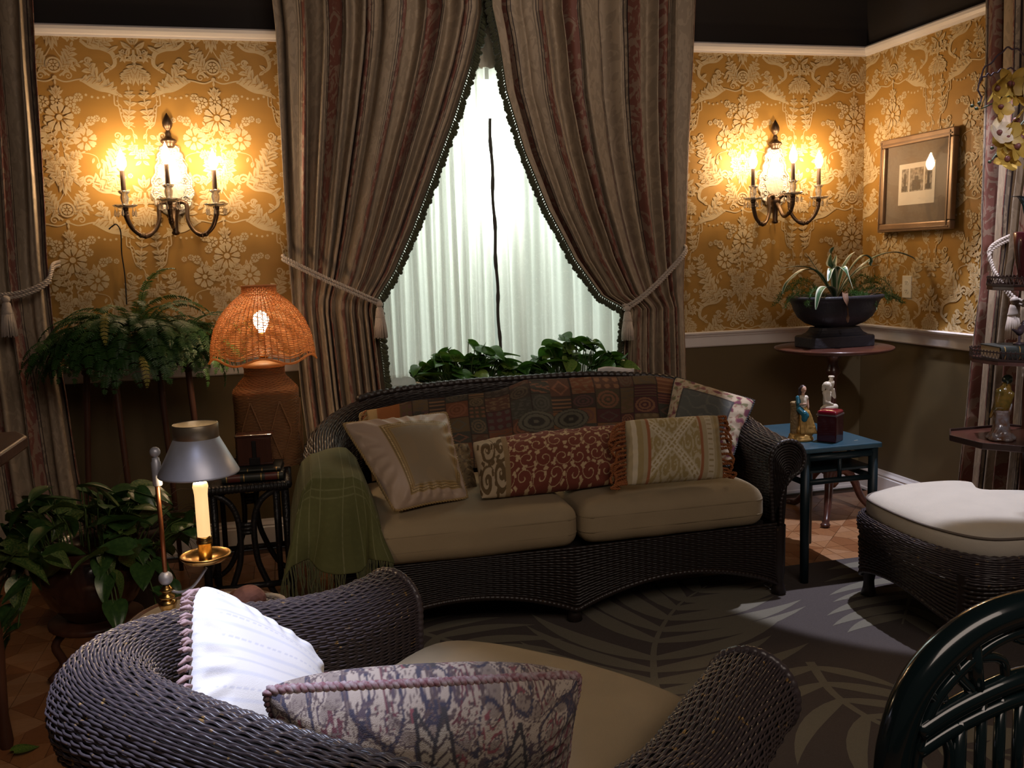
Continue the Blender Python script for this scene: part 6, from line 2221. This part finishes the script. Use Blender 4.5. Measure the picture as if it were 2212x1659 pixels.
cl = thing('candle_lamp', 'lit candlestick lamp with pewter shade on an arm, behind the armchair', 'lamp', (-.310, 2.34, .4845))
M_post = mat('copper_post', (.42, .16, .07), .3, metal=.9)
h0 = 0.0
g = G(); g.lathe([(.001, 0), (.046, 0), (.048, .004), (.040, .010), (.018, .014), (.013, .018)], 6, rot=.2); g.build('base', M_brass, cl)
g = G(); g.lathe([(.012, .014), (.014, .022), (.022, .042), (.022, .052), (.012, .056)], 6, rot=.2); g.lathe([(.010, .054), (.018, .060), (.019, .066), (.010, .070), (.012, .076), (.017, .080), (.012, .086), (.008, .092)], 18); g.build('baluster', M_brass, cl)
g = G(); g.ball((0, 0, .110), .0175, 18, 12); g.build('ball_knob', M_steel, cl)
g = G(); g.tube([(0, 0, .09), (0, 0, .25), (-.002, 0, .395)], .0058, 12); g.build('post', M_post, cl)
g = G(); g.lathe([(.0105, .345), (.0115, .348), (.0115, .402), (.0095, .406), (.0085, .414), (.001, .416)], 16); g.build('sleeve', M_steel, cl)
g = G(); g.ball((0, 0, .428), .013, 16, 10); g.build('finial_ball', M_steel, cl)
cxx, cyy = .100, -.030      # candle axis
g = G(); g.tube(curve_pts([(0, 0, .375), (.02, -.006, .385), (.035, -.012, .386)], 8), .0035, 6, flat=3); g.build('shade_arm', M_steel, cl)
g = G(); g.tube(curve_pts([(.008, 0, .078), (.03, -.012, .074), (.055, -.02, .082), (.075, -.026, .10), (cxx, cyy, .135)], 20), .0035, 8); g.build('candle_arm', M_steel, cl)
g = G(); g.lathe([(.001, .148), (.020, .147), (.050, .155), (.060, .165), (.0615, .170), (.057, .171), (.046, .163), (.020, .156), (.001, .156)], 36, c=(cxx, cyy, 0)); g.build('drip_pan', M_brass, cl)
g = G(); g.lathe([(.016, .154), (.0165, .195), (.019, .198), (.019, .204), (.0165, .207), (.019, .212), (.0175, .216), (.001, .217)], 20, c=(cxx, cyy, 0)); g.build('candle_socket', M_brass, cl)
M_wax = mat('wax_bulb_glow', (.85, .70, .46), .5, sub=.4, emit=(1, .62, .26), estr=.9)  # glow of the bulb on the candle is put in as emission
g = G(); g.lathe([(.0155, .215), (.0155, .32), (.017, .334), (.0185, .340), (.017, .348), (.014, .352), (.001, .352)], 18, c=(cxx, cyy, 0), lob=lambda th: 1 + .05 * np.cos(5 * th)); g.build('candle', M_wax, cl)
Ms = TR(cxx, cyy, 0)
sh = [(.094, .372), (.0955, .374), (.0950, .377), (.053, .462), (.053, .489), (.051, .489), (.0505, .463), (.0925, .377), (.094, .372)]
g = G(); g.lathe(sh[:4] + [(.050, .463), (.0925, .376)], 48, c=(cxx, cyy, 0)); g.build('shade', M_steel, cl)
g = G(); g.lathe([(.052, .460), (.0535, .462), (.0535, .494), (.0525, .496), (.0515, .494), (.0505, .462)], 48, c=(cxx, cyy, 0)); g.build('shade_collar', mat('worn_brass', (.36, .30, .22), .35, metal=.8), cl)
g = G(); g.lathe([(.006, .352), (.012, .365), (.016, .385), (.016, .40), (.010, .42), (.0005, .432)], 16, c=(cxx, cyy, 0)); g.build('bulb', mat('candle_bulb', (1, .9, .8), .3, emit=(1, .72, .42), estr=150), cl)

M_saucer = mat('grey_ceramic', (.085, .075, .085), .35)
M_rock = mat('red_rock', (.24, .095, .055), .85, var=.5, scale=14, bump=.6, bscale=30, col2=(.10, .05, .05))
M_grav = mat('gravel', (.26, .22, .17), .9, var=.8, scale=90, col2=(.08, .07, .06))
ds = thing('gravel_dish', 'grey ceramic dish of gravel on the round table', 'dish', (-.092, 2.325, .4845))
g = G(); g.lathe([(.001, .0), (.040, 0), (.062, .018), (.068, .024), (.066, .026), (.058, .019), (.001, .012)], 36); g.build('dish_body', M_saucer, ds)
g = G(); r_ = random.Random(3)
for k in range(130):
    a = r_.uniform(0, 2 * PI); q = .052 * math.sqrt(r_.random())
    g.ball((q * math.cos(a), q * math.sin(a), .020 + r_.uniform(-.002, .004)), (r_.uniform(.003, .006), r_.uniform(.003, .005), .003), 6, 4, M=RZ(r_.uniform(0, 3)))
g.build('gravel', M_grav, ds, kind='stuff')
bm = bmesh.new(); bmesh.ops.create_icosphere(bm, subdivisions=3, radius=1)
r2 = np.random.default_rng(5); K = r2.normal(size=(6, 3)) * 1.6
for v_ in bm.verts:
    p = np.array(v_.co); f = 1 + .16 * sum(np.sin(K @ p + np.arange(6))) / 2
    p = p * f * np.array((.043, .036, .034)); p[2] = max(p[2], -.022); v_.co = p
me = bpy.data.meshes.new('rock'); bm.to_mesh(me); bm.free()
o = bpy.data.objects.new('rock', me); finish(o, me, M_rock, None, smooth=False); o.location = (-.122, 2.322, .4845 + .038)
tag(o, 'reddish rough rock lying in the gravel dish', 'rock')

# ------------------------------------------------------------------ wooden shelf table cropped at the left edge
lt = thing('side_shelf_table', 'brown wooden table cropped by the left edge of the photo', 'table', (-.945, 2.62, 0))
g = G(); g.prism([(-.28, -.22), (.21, -.22), (.255, -.13), (.255, .13), (.21, .22), (-.28, .22)], .035, c=(0, 0, .875)); g.build('table_top', M_wood, lt, smooth=False, bevel=.006)
for (x, y) in ((.17, -.16), (.17, .16), (-.24, -.16), (-.24, .16)):
    g = G(); g.lathe([(.016, 0), (.02, .02), (.014, .1), (.022, .3), (.016, .45), (.024, .7), (.028, .875)], 12, c=(x - .06, y, 0)); g.build('leg', M_wood, lt)
# fallen leaf on the parquet
o = inst(PL[2], 'fallen_leaf', None, (-.80, 2.72, .014), (.15, .1, .6), (.07, .07, .07)); tag(o, 'single green leaf lying on the parquet floor', 'leaf')

# ================================================================== FIGURINES ON THE TEAL TABLE
M_goldp = mat('gold_paint', (.55, .33, .10), .35, metal=.35, var=.4, scale=60)
M_tealg = mat('teal_glaze', (.02, .13, .19), .2)
M_skin = mat('painted_skin', (.62, .38, .27), .4)
M_whiteg = mat('ivory_glaze', (.72, .64, .52), .25, var=.2, scale=40)
M_hair = mat('dark_hair_glaze', (.045, .030, .035), .35)
M_redg = mat('red_lacquer_lit_top', (.16, .006, .016), .18, coat=.6)  # brighter red puts the light on top of the box into the lid colour
M_redd = mat('dark_red_lacquer', (.045, .006, .008), .22, coat=.5)
M_stone = mat('gilded_stone', (.30, .20, .09), .5, var=.5, scale=50, bump=.6, bscale=120)


def caps(g, a, b, ra, rb, n=10):
    a, b = np.asarray(a, float), np.asarray(b, float)
    t = np.linspace(0, 1, 8)
    g.tube(a + (b - a) * t[:, None], ra + (rb - ra) * t, n)
    g.ball(a, ra, n, 8); g.ball(b, rb, n, 8)
    return g


T0 = .568
fg = thing('lady_figurine', 'painted figurine of a robed woman leaning on a gold pillar', 'figurine', (2.068, 3.345, T0), -.25)
g = G(); g.lathe([(.001, 0), (.050, 0), (.052, .004), (.050, .012), (.046, .014), (.047, .022), (.040, .028), (.001, .030)], 28); g.build('base', M_goldp, fg)
g = G(); g.lathe([(.019, .025), (.018, .09), (.017, .15), (.020, .155), (.014, .16), (.001, .16)], 14, c=(-.022, .008, 0)); g.build('pillar', M_stone, fg)
g = G(); caps(g, (.012, -.002, .125), (.014, -.006, .035), .021, .030); caps(g, (.020, -.012, .115), (.030, -.018, .055), .016, .018); caps(g, (.004, -.008, .04), (.03, -.014, .036), .026, .022)
for k in range(7): caps(g, (-.008 + .007 * k, -.022 - .003 * math.sin(k), .11), (-.006 + .010 * k, -.034, .034), .004, .006, 6)
g.build('skirt', M_goldp, fg, remesh=.0032, sm=2)
g = G(); caps(g, (.004, 0, .128), (.008, -.002, .168), .018, .017); caps(g, (-.002, -.004, .176), (.018, -.006, .176), .012, .012); caps(g, (.010, -.012, .15), (.012, -.012, .168), .012, .009); g.build('bodice', M_whiteg, fg, remesh=.003, sm=2)
g = G(); caps(g, (-.012, -.002, .176), (-.014, -.012, .155), .0115, .010); caps(g, (-.010, -.016, .130), (.012, -.026, .105), .013, .015); caps(g, (.008, -.028, .115), (.006, -.030, .092), .012, .013); caps(g, (-.012, -.004, .14), (.0, -.018, .124), .012, .012); g.build('teal_drape', M_tealg, fg, remesh=.003, sm=2)
g = G(); caps(g, (.008, -.002, .185), (.008, -.003, .198), .007, .006); g.ball((.009, -.006, .212), (.0115, .0125, .0150), 14, 10); g.ball((.012, -.0175, .211), (.0025, .0035, .003), 8, 6)
caps(g, (-.014, -.014, .152), (.010, -.024, .153), .006, .0045, 8); caps(g, (.022, -.006, .172), (.026, -.014, .140), .007, .005, 8); g.ball((.012, -.024, .154), (.006, .004, .004), 8, 6); g.ball((.026, -.016, .136), (.004, .004, .006), 8, 6); g.build('head_and_arms', M_skin, fg, remesh=.0022, sm=1)
g = G(); g.ball((.007, -.001, .217), (.0135, .0135, .0135), 12, 9); caps(g, (-.002, .006, .212), (-.004, .008, .188), .008, .005); caps(g, (.015, .004, .214), (.016, .006, .195), .005, .004); g.build('hair', M_hair, fg, remesh=.0028, sm=1)

wf = thing('water_carrier_figurine', 'ivory figurine of a kneeling figure with a vase on the shoulder', 'figurine', (2.275, 3.47, T0), .3)
g = G(); g.lathe([(.001, 0), (.036, 0), (.038, .005), (.034, .012), (.030, .016), (.001, .018)], 24); g.build('base', M_goldp, wf)
g = G(); caps(g, (0, 0, .02), (0, .004, .075), .022, .016); caps(g, (-.02, -.006, .10), (.02, -.022, .105), .018, .015); caps(g, (.02, -.022, .102), (.022, -.024, .045), .012, .009); caps(g, (.022, -.026, .03), (.024, -.036, .022), .009, .007); caps(g, (-.024, .0, .095), (.004, .012, .085), .017, .018); g.build('draped_legs', M_whiteg, wf, remesh=.003, sm=2)
g = G(); caps(g, (-.006, 0, .115), (-.008, -.004, .155), .016, .018); caps(g, (-.02, -.002, .168), (.010, -.006, .168), .012, .011); caps(g, (-.004, -.002, .172), (-.008, -.008, .185), .007, .007); g.ball((-.010, -.010, .197), (.014, .016, .017), 14, 10)
caps(g, (.012, -.006, .168), (.030, -.012, .145), .008, .0065); caps(g, (.030, -.012, .145), (.020, -.014, .182), .0065, .005); caps(g, (-.022, -.002, .166), (-.026, -.012, .132), .0085, .007); caps(g, (-.026, -.012, .132), (.004, -.024, .118), .007, .005)
g.build('body', M_whiteg, wf, remesh=.0028, sm=1)
g = G(); g.ball((-.012, -.006, .203), (.0175, .0185, .0150), 14, 10); caps(g, (-.018, .004, .198), (-.020, .008, .18), .010, .007); g.build('head_cloth', M_whiteg, wf, remesh=.003, sm=1)
g = G(); g.lathe([(.001, .176), (.006, .177), (.010, .190), (.0135, .205), (.013, .216), (.008, .222), (.0085, .230), (.013, .233), (.013, .238), (.009, .240), (.001, .239)], 18, c=(.014, -.006, 0)); g.build('vase', M_whiteg, wf)
g = G(); g.ball((-.036, -.012, .096), (.011, .011, .010), 10, 8); g.ball((-.030, -.020, .090), (.008, .008, .008), 10, 8); g.build('dark_bundle', M_hair, wf, remesh=.003, sm=1)

rbx = thing('red_box', 'dark red lacquered box with padded lid coloured brighter for light from above, on the teal table', 'box', (2.166, 3.283, T0), .62)
g = G(); g.box((0, 0, .054), (.080, .080, .108)); g.build('body', M_redd, rbx, smooth=False, bevel=.003)
g = G(); g.box((0, 0, .111), (.085, .085, .006)); g.build('lid_rim', mat('pewter_line', (.30, .26, .26), .3, metal=.8), rbx, smooth=False, bevel=.001)
g = soft_box(.082, .082, .016, .0075, 12, puff=.006); g.xform(TR(0, 0, .120)); weld(g.build('lid', M_redg, rbx))

# ================================================================== URN PLANTS
def strap_leaf(name, path, width, n=26):
    P_ = curve_pts(np.array(path, float), n)
    T = np.gradient(P_, axis=0); T /= np.linalg.norm(T, axis=1)[:, None]
    side = np.cross(T, (0, 0, 1.0)); side /= np.linalg.norm(side, axis=1)[:, None] + 1e-9
    up = np.cross(side, T)
    t = np.linspace(0, 1, n)
    w = width / 2 * np.sin(PI * np.clip(.06 + t * .93, 0, 1)) ** .55
    s = np.linspace(-1, 1, 9)
    S = P_[:, None, :] + side[:, None, :] * (w[:, None] * s[None, :])[..., None] + up[:, None, :] * (np.abs(s)[None, :] * w[:, None] * .35)[..., None]
    edge = (np.abs(s) > .7)[None, :] & np.ones((n, 1), bool)
    c = np.where(edge[..., None], np.array((.46, .48, .36)), np.array((.045, .10, .045)))
    g = G(); g.grid(S, col=c)
    return g


M_strap = mat('variegated_leaf', (.1, .2, .1), .35, attr='Col', spec=.5)
dr = thing('dracaena_plant', 'variegated strap-leaved plant with white edges in the black urn', 'plant', (2.695, 4.06, 1.095))
SL = [([(0, 0, 0), (-.10, -.02, .13), (-.20, -.04, .155), (-.30, -.06, .10), (-.335, -.07, .045)], .030), ([(0, 0, 0), (-.09, .03, .14), (-.18, .03, .17), (-.28, .04, .165)], .026),
      ([(0, 0, 0), (-.02, .01, .15), (-.015, .01, .235), (-.012, .0, .262)], .045), ([(0, 0, 0), (.05, .02, .14), (.10, .03, .21), (.13, .03, .235)], .026),
      ([(0, 0, 0), (.06, -.03, .14), (.115, -.05, .21), (.15, -.06, .20), (.155, -.06, .165)], .040), ([(0, 0, 0), (.09, -.01, .12), (.20, -.02, .20), (.31, -.03, .225), (.40, -.04, .20), (.425, -.05, .18)], .032),
      ([(0, 0, 0), (.09, .02, .10), (.18, .02, .155), (.27, .02, .165)], .024), ([(0, 0, 0), (-.05, -.06, .13), (-.09, -.10, .155), (-.125, -.13, .10)], .034), ([(0, 0, 0), (-.04, -.05, .12), (-.045, -.10, .16), (-.05, -.15, .15), (-.025, -.18, .06)], .042),
      ([(-.02, -.03, 0), (-.08, -.10, .055), (-.15, -.14, .07), (-.19, -.16, .045), (-.215, -.17, -.03)], .042), ([(0, 0, 0), (.03, .06, .15), (.07, .10, .22)], .026), ([(0, 0, 0), (-.06, .07, .15), (-.11, .10, .24)], .024)]
for pth, w in SL:
    strap_leaf('leaf', pth, w).build('leaf', M_strap, dr)
M_dead = mat('dead_leaf', (.13, .065, .035), .7)
g = strap_leaf('leaf', [(0, -.04, .01), (-.03, -.12, .045), (-.06, -.175, .02), (-.055, -.185, -.06), (-.05, -.182, -.10)], .026); g.c = []
g.build('withered_leaf', M_dead, dr)
M_aspa = leafmat('asparagus_green', (.05, .12, .03), (.09, .17, .05), 20, .6)
af = thing('asparagus_fern', 'feathery asparagus fern spilling around the black urn rim', 'fern', (2.695, 4.06, 1.09))
r_ = random.Random(21)
for (a, L_, up) in [(-.2, .26, .10), (.1, .27, .08), (.4, .24, .11), (-.5, .22, .05), (-.9, .15, .03), (-1.3, .16, .04), (.7, .2, .09), (3.0, .27, .06), (2.7, .24, .09), (3.4, .26, .04), (3.8, .22, .06), (-1.0, .20, .02), (0.0, .33, .01), (-.3, .30, .02), (.25, .31, .05), (2.4, .2, .1)]:
    p0 = np.array((.06 * math.cos(a), .04 * math.sin(a), 0)); d = np.array((math.cos(a), math.sin(a) * .6, 0))
    pth = curve_pts([p0, p0 + d * L_ * .45 + (0, 0, up), p0 + d * L_ * .8 + (0, 0, up * .9), p0 + d * L_ + (0, 0, up * .3 - .03)], 30)
    g = G(); g.tube(pth, .0012, 4)
    for i in range(4, 30):
        for q in range(9):
            v_ = np.array((r_.gauss(0, 1), r_.gauss(0, 1), r_.gauss(0, .8) + .3)); v_ /= np.linalg.norm(v_)
            b = pth[i] + v_ * r_.uniform(.012, .030); sd_ = np.cross(v_, (.3, .5, .8)); sd_ = sd_ / np.linalg.norm(sd_) * .0013
            m_ = pth[i] + (b - pth[i]) * .6
            g.add([pth[i], m_ + sd_, b, m_ - sd_], [(0, 1, 2, 3)])
    g.build('spray', M_aspa, af)
g = G()
for q in range(10):
    b = np.array((.10 + .012 * q, -.08, .015 + .004 * q)); g.tube([b, b + (r_.uniform(-.004, .01), 0, r_.uniform(.015, .03))], .0009, 4)
g.tube([(.08, -.08, .01), (.15, -.085, .03), (.22, -.08, .045)], .0013, 4); g.build('dry_sprig', M_dead, af)

# ================================================================== TIERED SHELF STAND
M_gal = mat('gallery_metal', (.05, .03, .025), .35, metal=.5)
sh_ = thing('tiered_shelf_stand', 'mahogany three-tier shelf stand cropped by the right edge', 'shelf', (2.79, 2.98, 0))


def tier(z, hx, hy, cx, gallery):
    oct_ = [(cx - hx, -hy * .45), (cx - hx * .62, -hy), (cx + .14, -hy), (cx + .2, -hy * .45), (cx + .2, hy * .45), (cx + .14, hy), (cx - hx * .62, hy), (cx - hx, hy * .45)]
    g = G(); g.prism(oct_, .016, c=(0, 0, z - .016)); t_ = g.build('tier', M_mahog, sh_, smooth=False, bevel=.002)
    for i in range(8):
        a, b = np.array(oct_[i]), np.array(oct_[(i + 1) % 8])
        d = b - a; ln = np.linalg.norm(d); rz = math.atan2(d[1], d[0]); m_ = (a + b) / 2
        if gallery:
            g = G(); g.box((m_[0], m_[1], z + .004), (ln, .004, .008), rz=rz); g.box((m_[0], m_[1], z + .032), (ln, .004, .005), rz=rz)
            nn = max(2, int(ln / .016))
            for k in range(nn):
                p = a + d * (k + .5) / nn; w = ln / nn * .5
                for s in (-1, 1):
                    q0 = p + d / ln * w * s
                    g.tube([(q0[0], q0[1], z + .006), (p[0], p[1], z + .030)], .0016, 4)
                g.ball((p[0], p[1], z + .0365), .003, 6, 5)
            g.build('gallery_rail', M_gal, t_, smooth=False)
        else:
            g = G(); g.box((m_[0], m_[1], z - .002), (ln, .006, .024), rz=rz); g.build('edge_moulding', M_gal, t_, smooth=False, bevel=.0015)


tier(.590, .225, .19, 0, False); tier(.905, .15, .15, 0, True); tier(1.185, .08, .12, 0, True)
for y in (-.12, .12):
    g = G(); g.lathe([(.014, 0), (.020, .01), (.012, .06), (.018, .2), (.012, .4), (.018, .57), (.012, .61), (.016, .75), (.012, .88), (.016, 1.0), (.011, 1.17)], 12, c=(.165, y, 0)); g.build('post', M_mahog, sh_)
M_par = mat('amber_glaze', (.16, .085, .015), .15, var=.7, scale=50, col2=(.05, .045, .01), coat=.5)
M_parh = mat('dark_green_glaze', (.012, .020, .014), .12, coat=.6)
M_parb = mat('mottled_glaze', (.15, .07, .035), .15, var=.9, scale=40, col2=(.20, .19, .20), coat=.5)
pa = thing('parrot_figurine', 'glazed ceramic parrot figurine perched on a stump', 'figurine', (2.705, 2.955, .591), -.4)
g = G(); g.lathe([(.001, 0), (.052, 0), (.054, .006), (.046, .016), (.034, .03), (.028, .06), (.026, .10), (.030, .115), (.001, .12)], 20, lob=lambda th: 1 + .10 * np.cos(5 * th)); caps(g, (-.03, -.02, .02), (-.012, -.02, .05), .013, .010); caps(g, (.02, -.025, .02), (.01, -.022, .045), .012, .009); caps(g, (.02, 0, .1), (.034, .004, .135), .010, .006); g.build('stump', M_parb, pa, remesh=.004, sm=1)
g = G(); caps(g, (.0, -.002, .135), (.006, 0, .185), .030, .027); caps(g, (.008, 0, .19), (.012, -.002, .215), .024, .018); caps(g, (-.012, .012, .14), (-.034, .022, .085), .014, .006); caps(g, (-.016, -.014, .19), (-.024, -.006, .12), .016, .008); caps(g, (.024, -.018, .18), (.012, -.014, .12), .014, .008); g.build('body', M_par, pa, remesh=.0035, sm=1)
g = G(); g.ball((.014, -.004, .236), (.020, .021, .020), 14, 10); caps(g, (.010, -.020, .235), (.006, -.030, .224), .007, .003); g.build('head', M_parh, pa, remesh=.003, sm=1)
bk = book('thick black book with gilt pages lying on the middle tier of the shelf stand', (2.775, 2.975, .906), -.25, .20, .15, .052, M_bk, M_bk); bk['group'] = 'books on the shelf stand'
bd = thing('bird_figurine', 'small dark bird figurine standing on the black book', 'figurine', (2.775, 2.96, .959), .3)
g = G(); caps(g, (0, 0, .05), (.02, 0, .065), .016, .012); caps(g, (-.01, 0, .048), (-.048, 0, .062), .009, .004); g.ball((.028, 0, .08), .012, 10, 8); caps(g, (.036, 0, .08), (.05, 0, .078), .004, .001); g.build('body', M_hair, bd, remesh=.003, sm=1)
g = G(); g.lathe([(.001, 0), (.022, 0), (.020, .006), (.006, .010), (.005, .04), (.001, .042)], 12); g.build('perch', M_hair, bd)
# orchid in a dark red pot on the top tier
oc = thing('potted_orchid', 'yellow orchid with arching sprays cropped by the right edge', 'orchid', (2.82, 2.97, 1.186))
g = G(); g.lathe([(.001, 0), (.032, 0), (.036, .02), (.050, .09), (.058, .15), (.062, .20), (.058, .205), (.050, .19), (.001, .18)], 24); g.build('pot', M_redd, oc)
M_wirep = mat('purple_wire', (.10, .07, .09), .4, metal=.3); M_ostem = mat('orchid_stem', (.05, .065, .03), .5)
M_petal = leafmat('orchid_petal', (.50, .32, .06), (.36, .21, .03), 30, .5, (.5, .35, .08), .25); M_petalw = leafmat('pale_orchid_petal', (.72, .62, .50), (.6, .45, .25), 30, .5, (.5, .4, .2), .25); M_lip = mat('orchid_lip', (.16, .05, .04), .5)
ob = np.array((2.82, 2.97, 1.186))
for pth, rad, m_ in (([(2.85, 2.96, 1.38), (2.86, 2.96, 1.75), (2.80, 2.95, 1.98), (2.734, 2.95, 2.04), (2.688, 2.95, 2.058), (2.65, 2.95, 2.056), (2.608, 2.95, 2.02), (2.562, 2.95, 1.985), (2.545, 2.95, 1.94), (2.538, 2.95, 1.905), (2.556, 2.95, 1.885), (2.545, 2.95, 1.855)], .0032, M_wirep),
                     ([(2.84, 2.96, 1.38), (2.84, 2.95, 1.80), (2.79, 2.95, 1.95), (2.737, 2.95, 1.966), (2.69, 2.95, 1.985), (2.64, 2.95, 1.983), (2.60, 2.95, 1.965), (2.571, 2.95, 1.962), (2.54, 2.95, 1.935)], .003, M_wirep),
                     ([(2.83, 2.95, 1.38), (2.80, 2.94, 1.72), (2.745, 2.94, 1.80), (2.69, 2.94, 1.735), (2.64, 2.94, 1.70), (2.60, 2.94, 1.655)], .0028, M_ostem),
                     ([(2.78, 2.95, 1.93), (2.70, 2.94, 1.90), (2.62, 2.94, 1.87), (2.545, 2.94, 1.84)], .0026, M_ostem)):
    g = G(); P_ = curve_pts(np.array(pth) - ob, 70); P_[:, 2] += .004 * np.sin(np.arange(70) * .9) * (m_ is M_wirep); g.tube(P_, rad, 6); g.build('stem', m_, oc)


def petal_mesh(L_, W_, cup):
    t = np.linspace(0, 1, 8); s = np.linspace(-1, 1, 7)
    w = W_ / 2 * np.sin(PI * np.clip(t * .92 + .08, 0, 1)) ** .6; w[-1] *= .4
    g = G(); g.grid(np.stack([np.broadcast_to((t * L_)[:, None], (8, 7)), w[:, None] * s[None, :], cup * L_ * (t ** 2)[:, None] + .15 * np.abs(w[:, None] * s[None, :])], -1))
    return g


pm = petal_mesh(.034, .034, .25).mesh('petal'); pm.materials.append(M_petal); ps = petal_mesh(.032, .020, -.1).mesh('petal'); ps.materials.append(M_petal)
pmw = petal_mesh(.034, .034, .25).mesh('petal'); pmw.materials.append(M_petalw)
r_ = random.Random(2)
for (p, w, s) in (((2.603, 2.94, 1.917), 0, 1.1), ((2.66, 2.93, 1.93), 0, 1.25), ((2.70, 2.94, 1.895), 0, 1.3), ((2.735, 2.93, 1.91), 1, 1.1), ((2.617, 2.93, 1.845), 0, .95), ((2.685, 2.93, 1.80), 0, 1.1), ((2.615, 2.93, 1.752), 1, 1.0), ((2.655, 2.93, 1.735), 0, 1.1), ((2.72, 2.94, 1.74), 0, 1.1), ((2.685, 2.92, 1.70), 0, 1.2), ((2.655, 2.93, 1.655), 0, 1.1), ((2.74, 2.93, 1.66), 0, 1.0)):
    M0 = TR(*(np.array(p) - ob)) @ RZ(r_.uniform(-.5, .7)) @ RX(PI / 2 + r_.uniform(-.6, .5)) @ RZ(r_.uniform(0, 6)) @ SCL(s * 1.55)
    g = G(); g.ball((0, 0, .004), (.006, .007, .008), 8, 6); fl_ = g.build('bloom', M_lip, oc); fl_.matrix_local = M0
    for k in range(5):
        inst((pmw if w else pm) if k in (1, 4) else (ps if not w else pmw), 'petal', fl_, M=RZ(k * 2 * PI / 5 + .3) @ RY(-.15) @ TR(.003, 0, 0))
for p in ((2.515, 2.95, 1.852), (2.53, 2.945, 1.842), (2.545, 2.95, 1.862), (2.592, 2.94, 1.65), (2.62, 2.94, 1.672), (2.60, 2.94, 1.70)):
    g = G(); g.ball(np.array(p) - ob, (.0075, .006, .006), 10, 8); g.build('bud', M_ostem, oc)
M_leaf_cool_tint = mat('cool_tinted_leaf', (.03, .09, .12), .3)  # blue of the cool light is put into the leaf colour
for pth, w in (([(.0, -.01, .19), (-.03, -.02, .26), (-.08, -.03, .325), (-.135, -.04, .335)], .035), ([(.0, -.01, .19), (-.04, -.03, .24), (-.09, -.05, .31)], .03), ([(.0, .0, .19), (.05, -.03, .26), (.10, -.05, .28)], .04)):
    g = strap_leaf('leaf', pth, w); g.c = []; g.build('leaf', M_leaf_cool_tint, oc)

# ================================================================== RATTAN CHAIR IN THE FRONT CORNER
M_rat = mat('dark_green_lacquer', (.006, .014, .016), .16, coat=.6, var=.2, scale=10)
rc = thing('bentwood_chair', 'dark green lacquered bentwood chair with hoop back at the bottom right', 'chair', (1.10, .95, .0115))
rb0 = np.array((1.10, .95, .0115)); yb = 1.12
cx = 1.115


def loc3(pts, y=yb): return np.array([(x, y, z) for x, z in pts]) - rb0


hoop = [(cx - .262, .02), (cx - .262, .30), (cx - .262, .50), (cx - .257, .61), (cx - .217, .705), (cx - .125, .775), (cx, .797), (cx + .125, .775), (cx + .217, .705), (cx + .257, .61), (cx + .262, .50), (cx + .262, .30), (cx + .262, .02)]
g = G(); g.tube(curve_pts(loc3(hoop), 110), .0265, 18, up=(0, 1, 0)); g.build('hoop_frame', M_rat, rc)
inner = [(cx - .222, .40), (cx - .222, .56), (cx - .205, .635), (cx - .17, .69), (cx - .09, .745), (cx, .76), (cx + .09, .745), (cx + .17, .69), (cx + .205, .635), (cx + .222, .56), (cx + .222, .40)]
g = G(); g.tube(curve_pts(loc3(inner), 90), .010, 10, up=(0, 1, 0)); g.build('inner_hoop', M_rat, rc)
rail = [(cx - .22, .622), (cx - .15, .652), (cx - .06, .677), (cx, .682), (cx + .06, .677), (cx + .15, .652), (cx + .22, .622)]
for dz, rr in ((0, .0165), (-.032, .0125)):
    g = G(); g.tube(curve_pts(loc3([(x, z + dz) for x, z in rail]), 50), rr, 12, up=(0, 1, 0)); g.build('back_rail', M_rat, rc)
g = G(); g.tube(loc3([(cx - .125, .76), (cx - .118, .70), (cx - .112, .66)]), .0115, 10); g.build('upright', M_rat, rc)
g = G(); g.tube(loc3([(cx + .125, .76), (cx + .118, .70), (cx + .112, .66)]), .0115, 10); g.build('upright', M_rat, rc)
for s in (-1, 1):
    for pth, rr in (([(.118, .668), (.15, .70), (.17, .722), (.188, .728), (.203, .715), (.203, .69), (.192, .672), (.172, .672)], .0085), ([(.128, .675), (.150, .705), (.160, .735), (.150, .755), (.138, .75), (.132, .725), (.133, .708)], .008),
                    ([(.115, .725), (.085, .722), (.068, .71), (.062, .68)], .008), ([(.112, .735), (.085, .745), (.065, .765)], .007), ([(.06, .765), (.045, .745), (.0, .735)], .007),
                    ([(.205, .59), (.185, .607), (.168, .60), (.16, .57), (.165, .53), (.18, .50), (.205, .48)], .0085)):
        g = G(); g.tube(curve_pts(loc3([(cx + s * x, z) for x, z in pth]), 26), rr, 8, up=(0, 1, 0)); g.build('scroll', M_rat, rc)
for x in (-.145, -.105, -.07, -.035, 0, .035, .07, .105, .145):
    g = G(); g.tube(loc3([(cx + x, .655 if abs(x) < .12 else .63), (cx + x, .40)]), .0088 if abs(x) < .12 else .012, 8); g.build('slat', M_rat, rc)
g = G(); g.lathe([(.001, 0), (.22, 0), (.24, .012), (.24, .028), (.22, .036), (.001, .034)], 40, c=(cx - 1.10, -.06, .40)); g.build('seat', M_rat, rc)
for (x, y) in ((cx - .17, .72), (cx + .17, .72)):
    g = G(); g.tube(np.array([(x * 1.0, y - .03, 0.0), (x, y, .2), (x, y + .02, .40)]) - rb0 * (1, 1, 0), [.015, .018, .022], 12); g.build('leg', M_rat, rc)
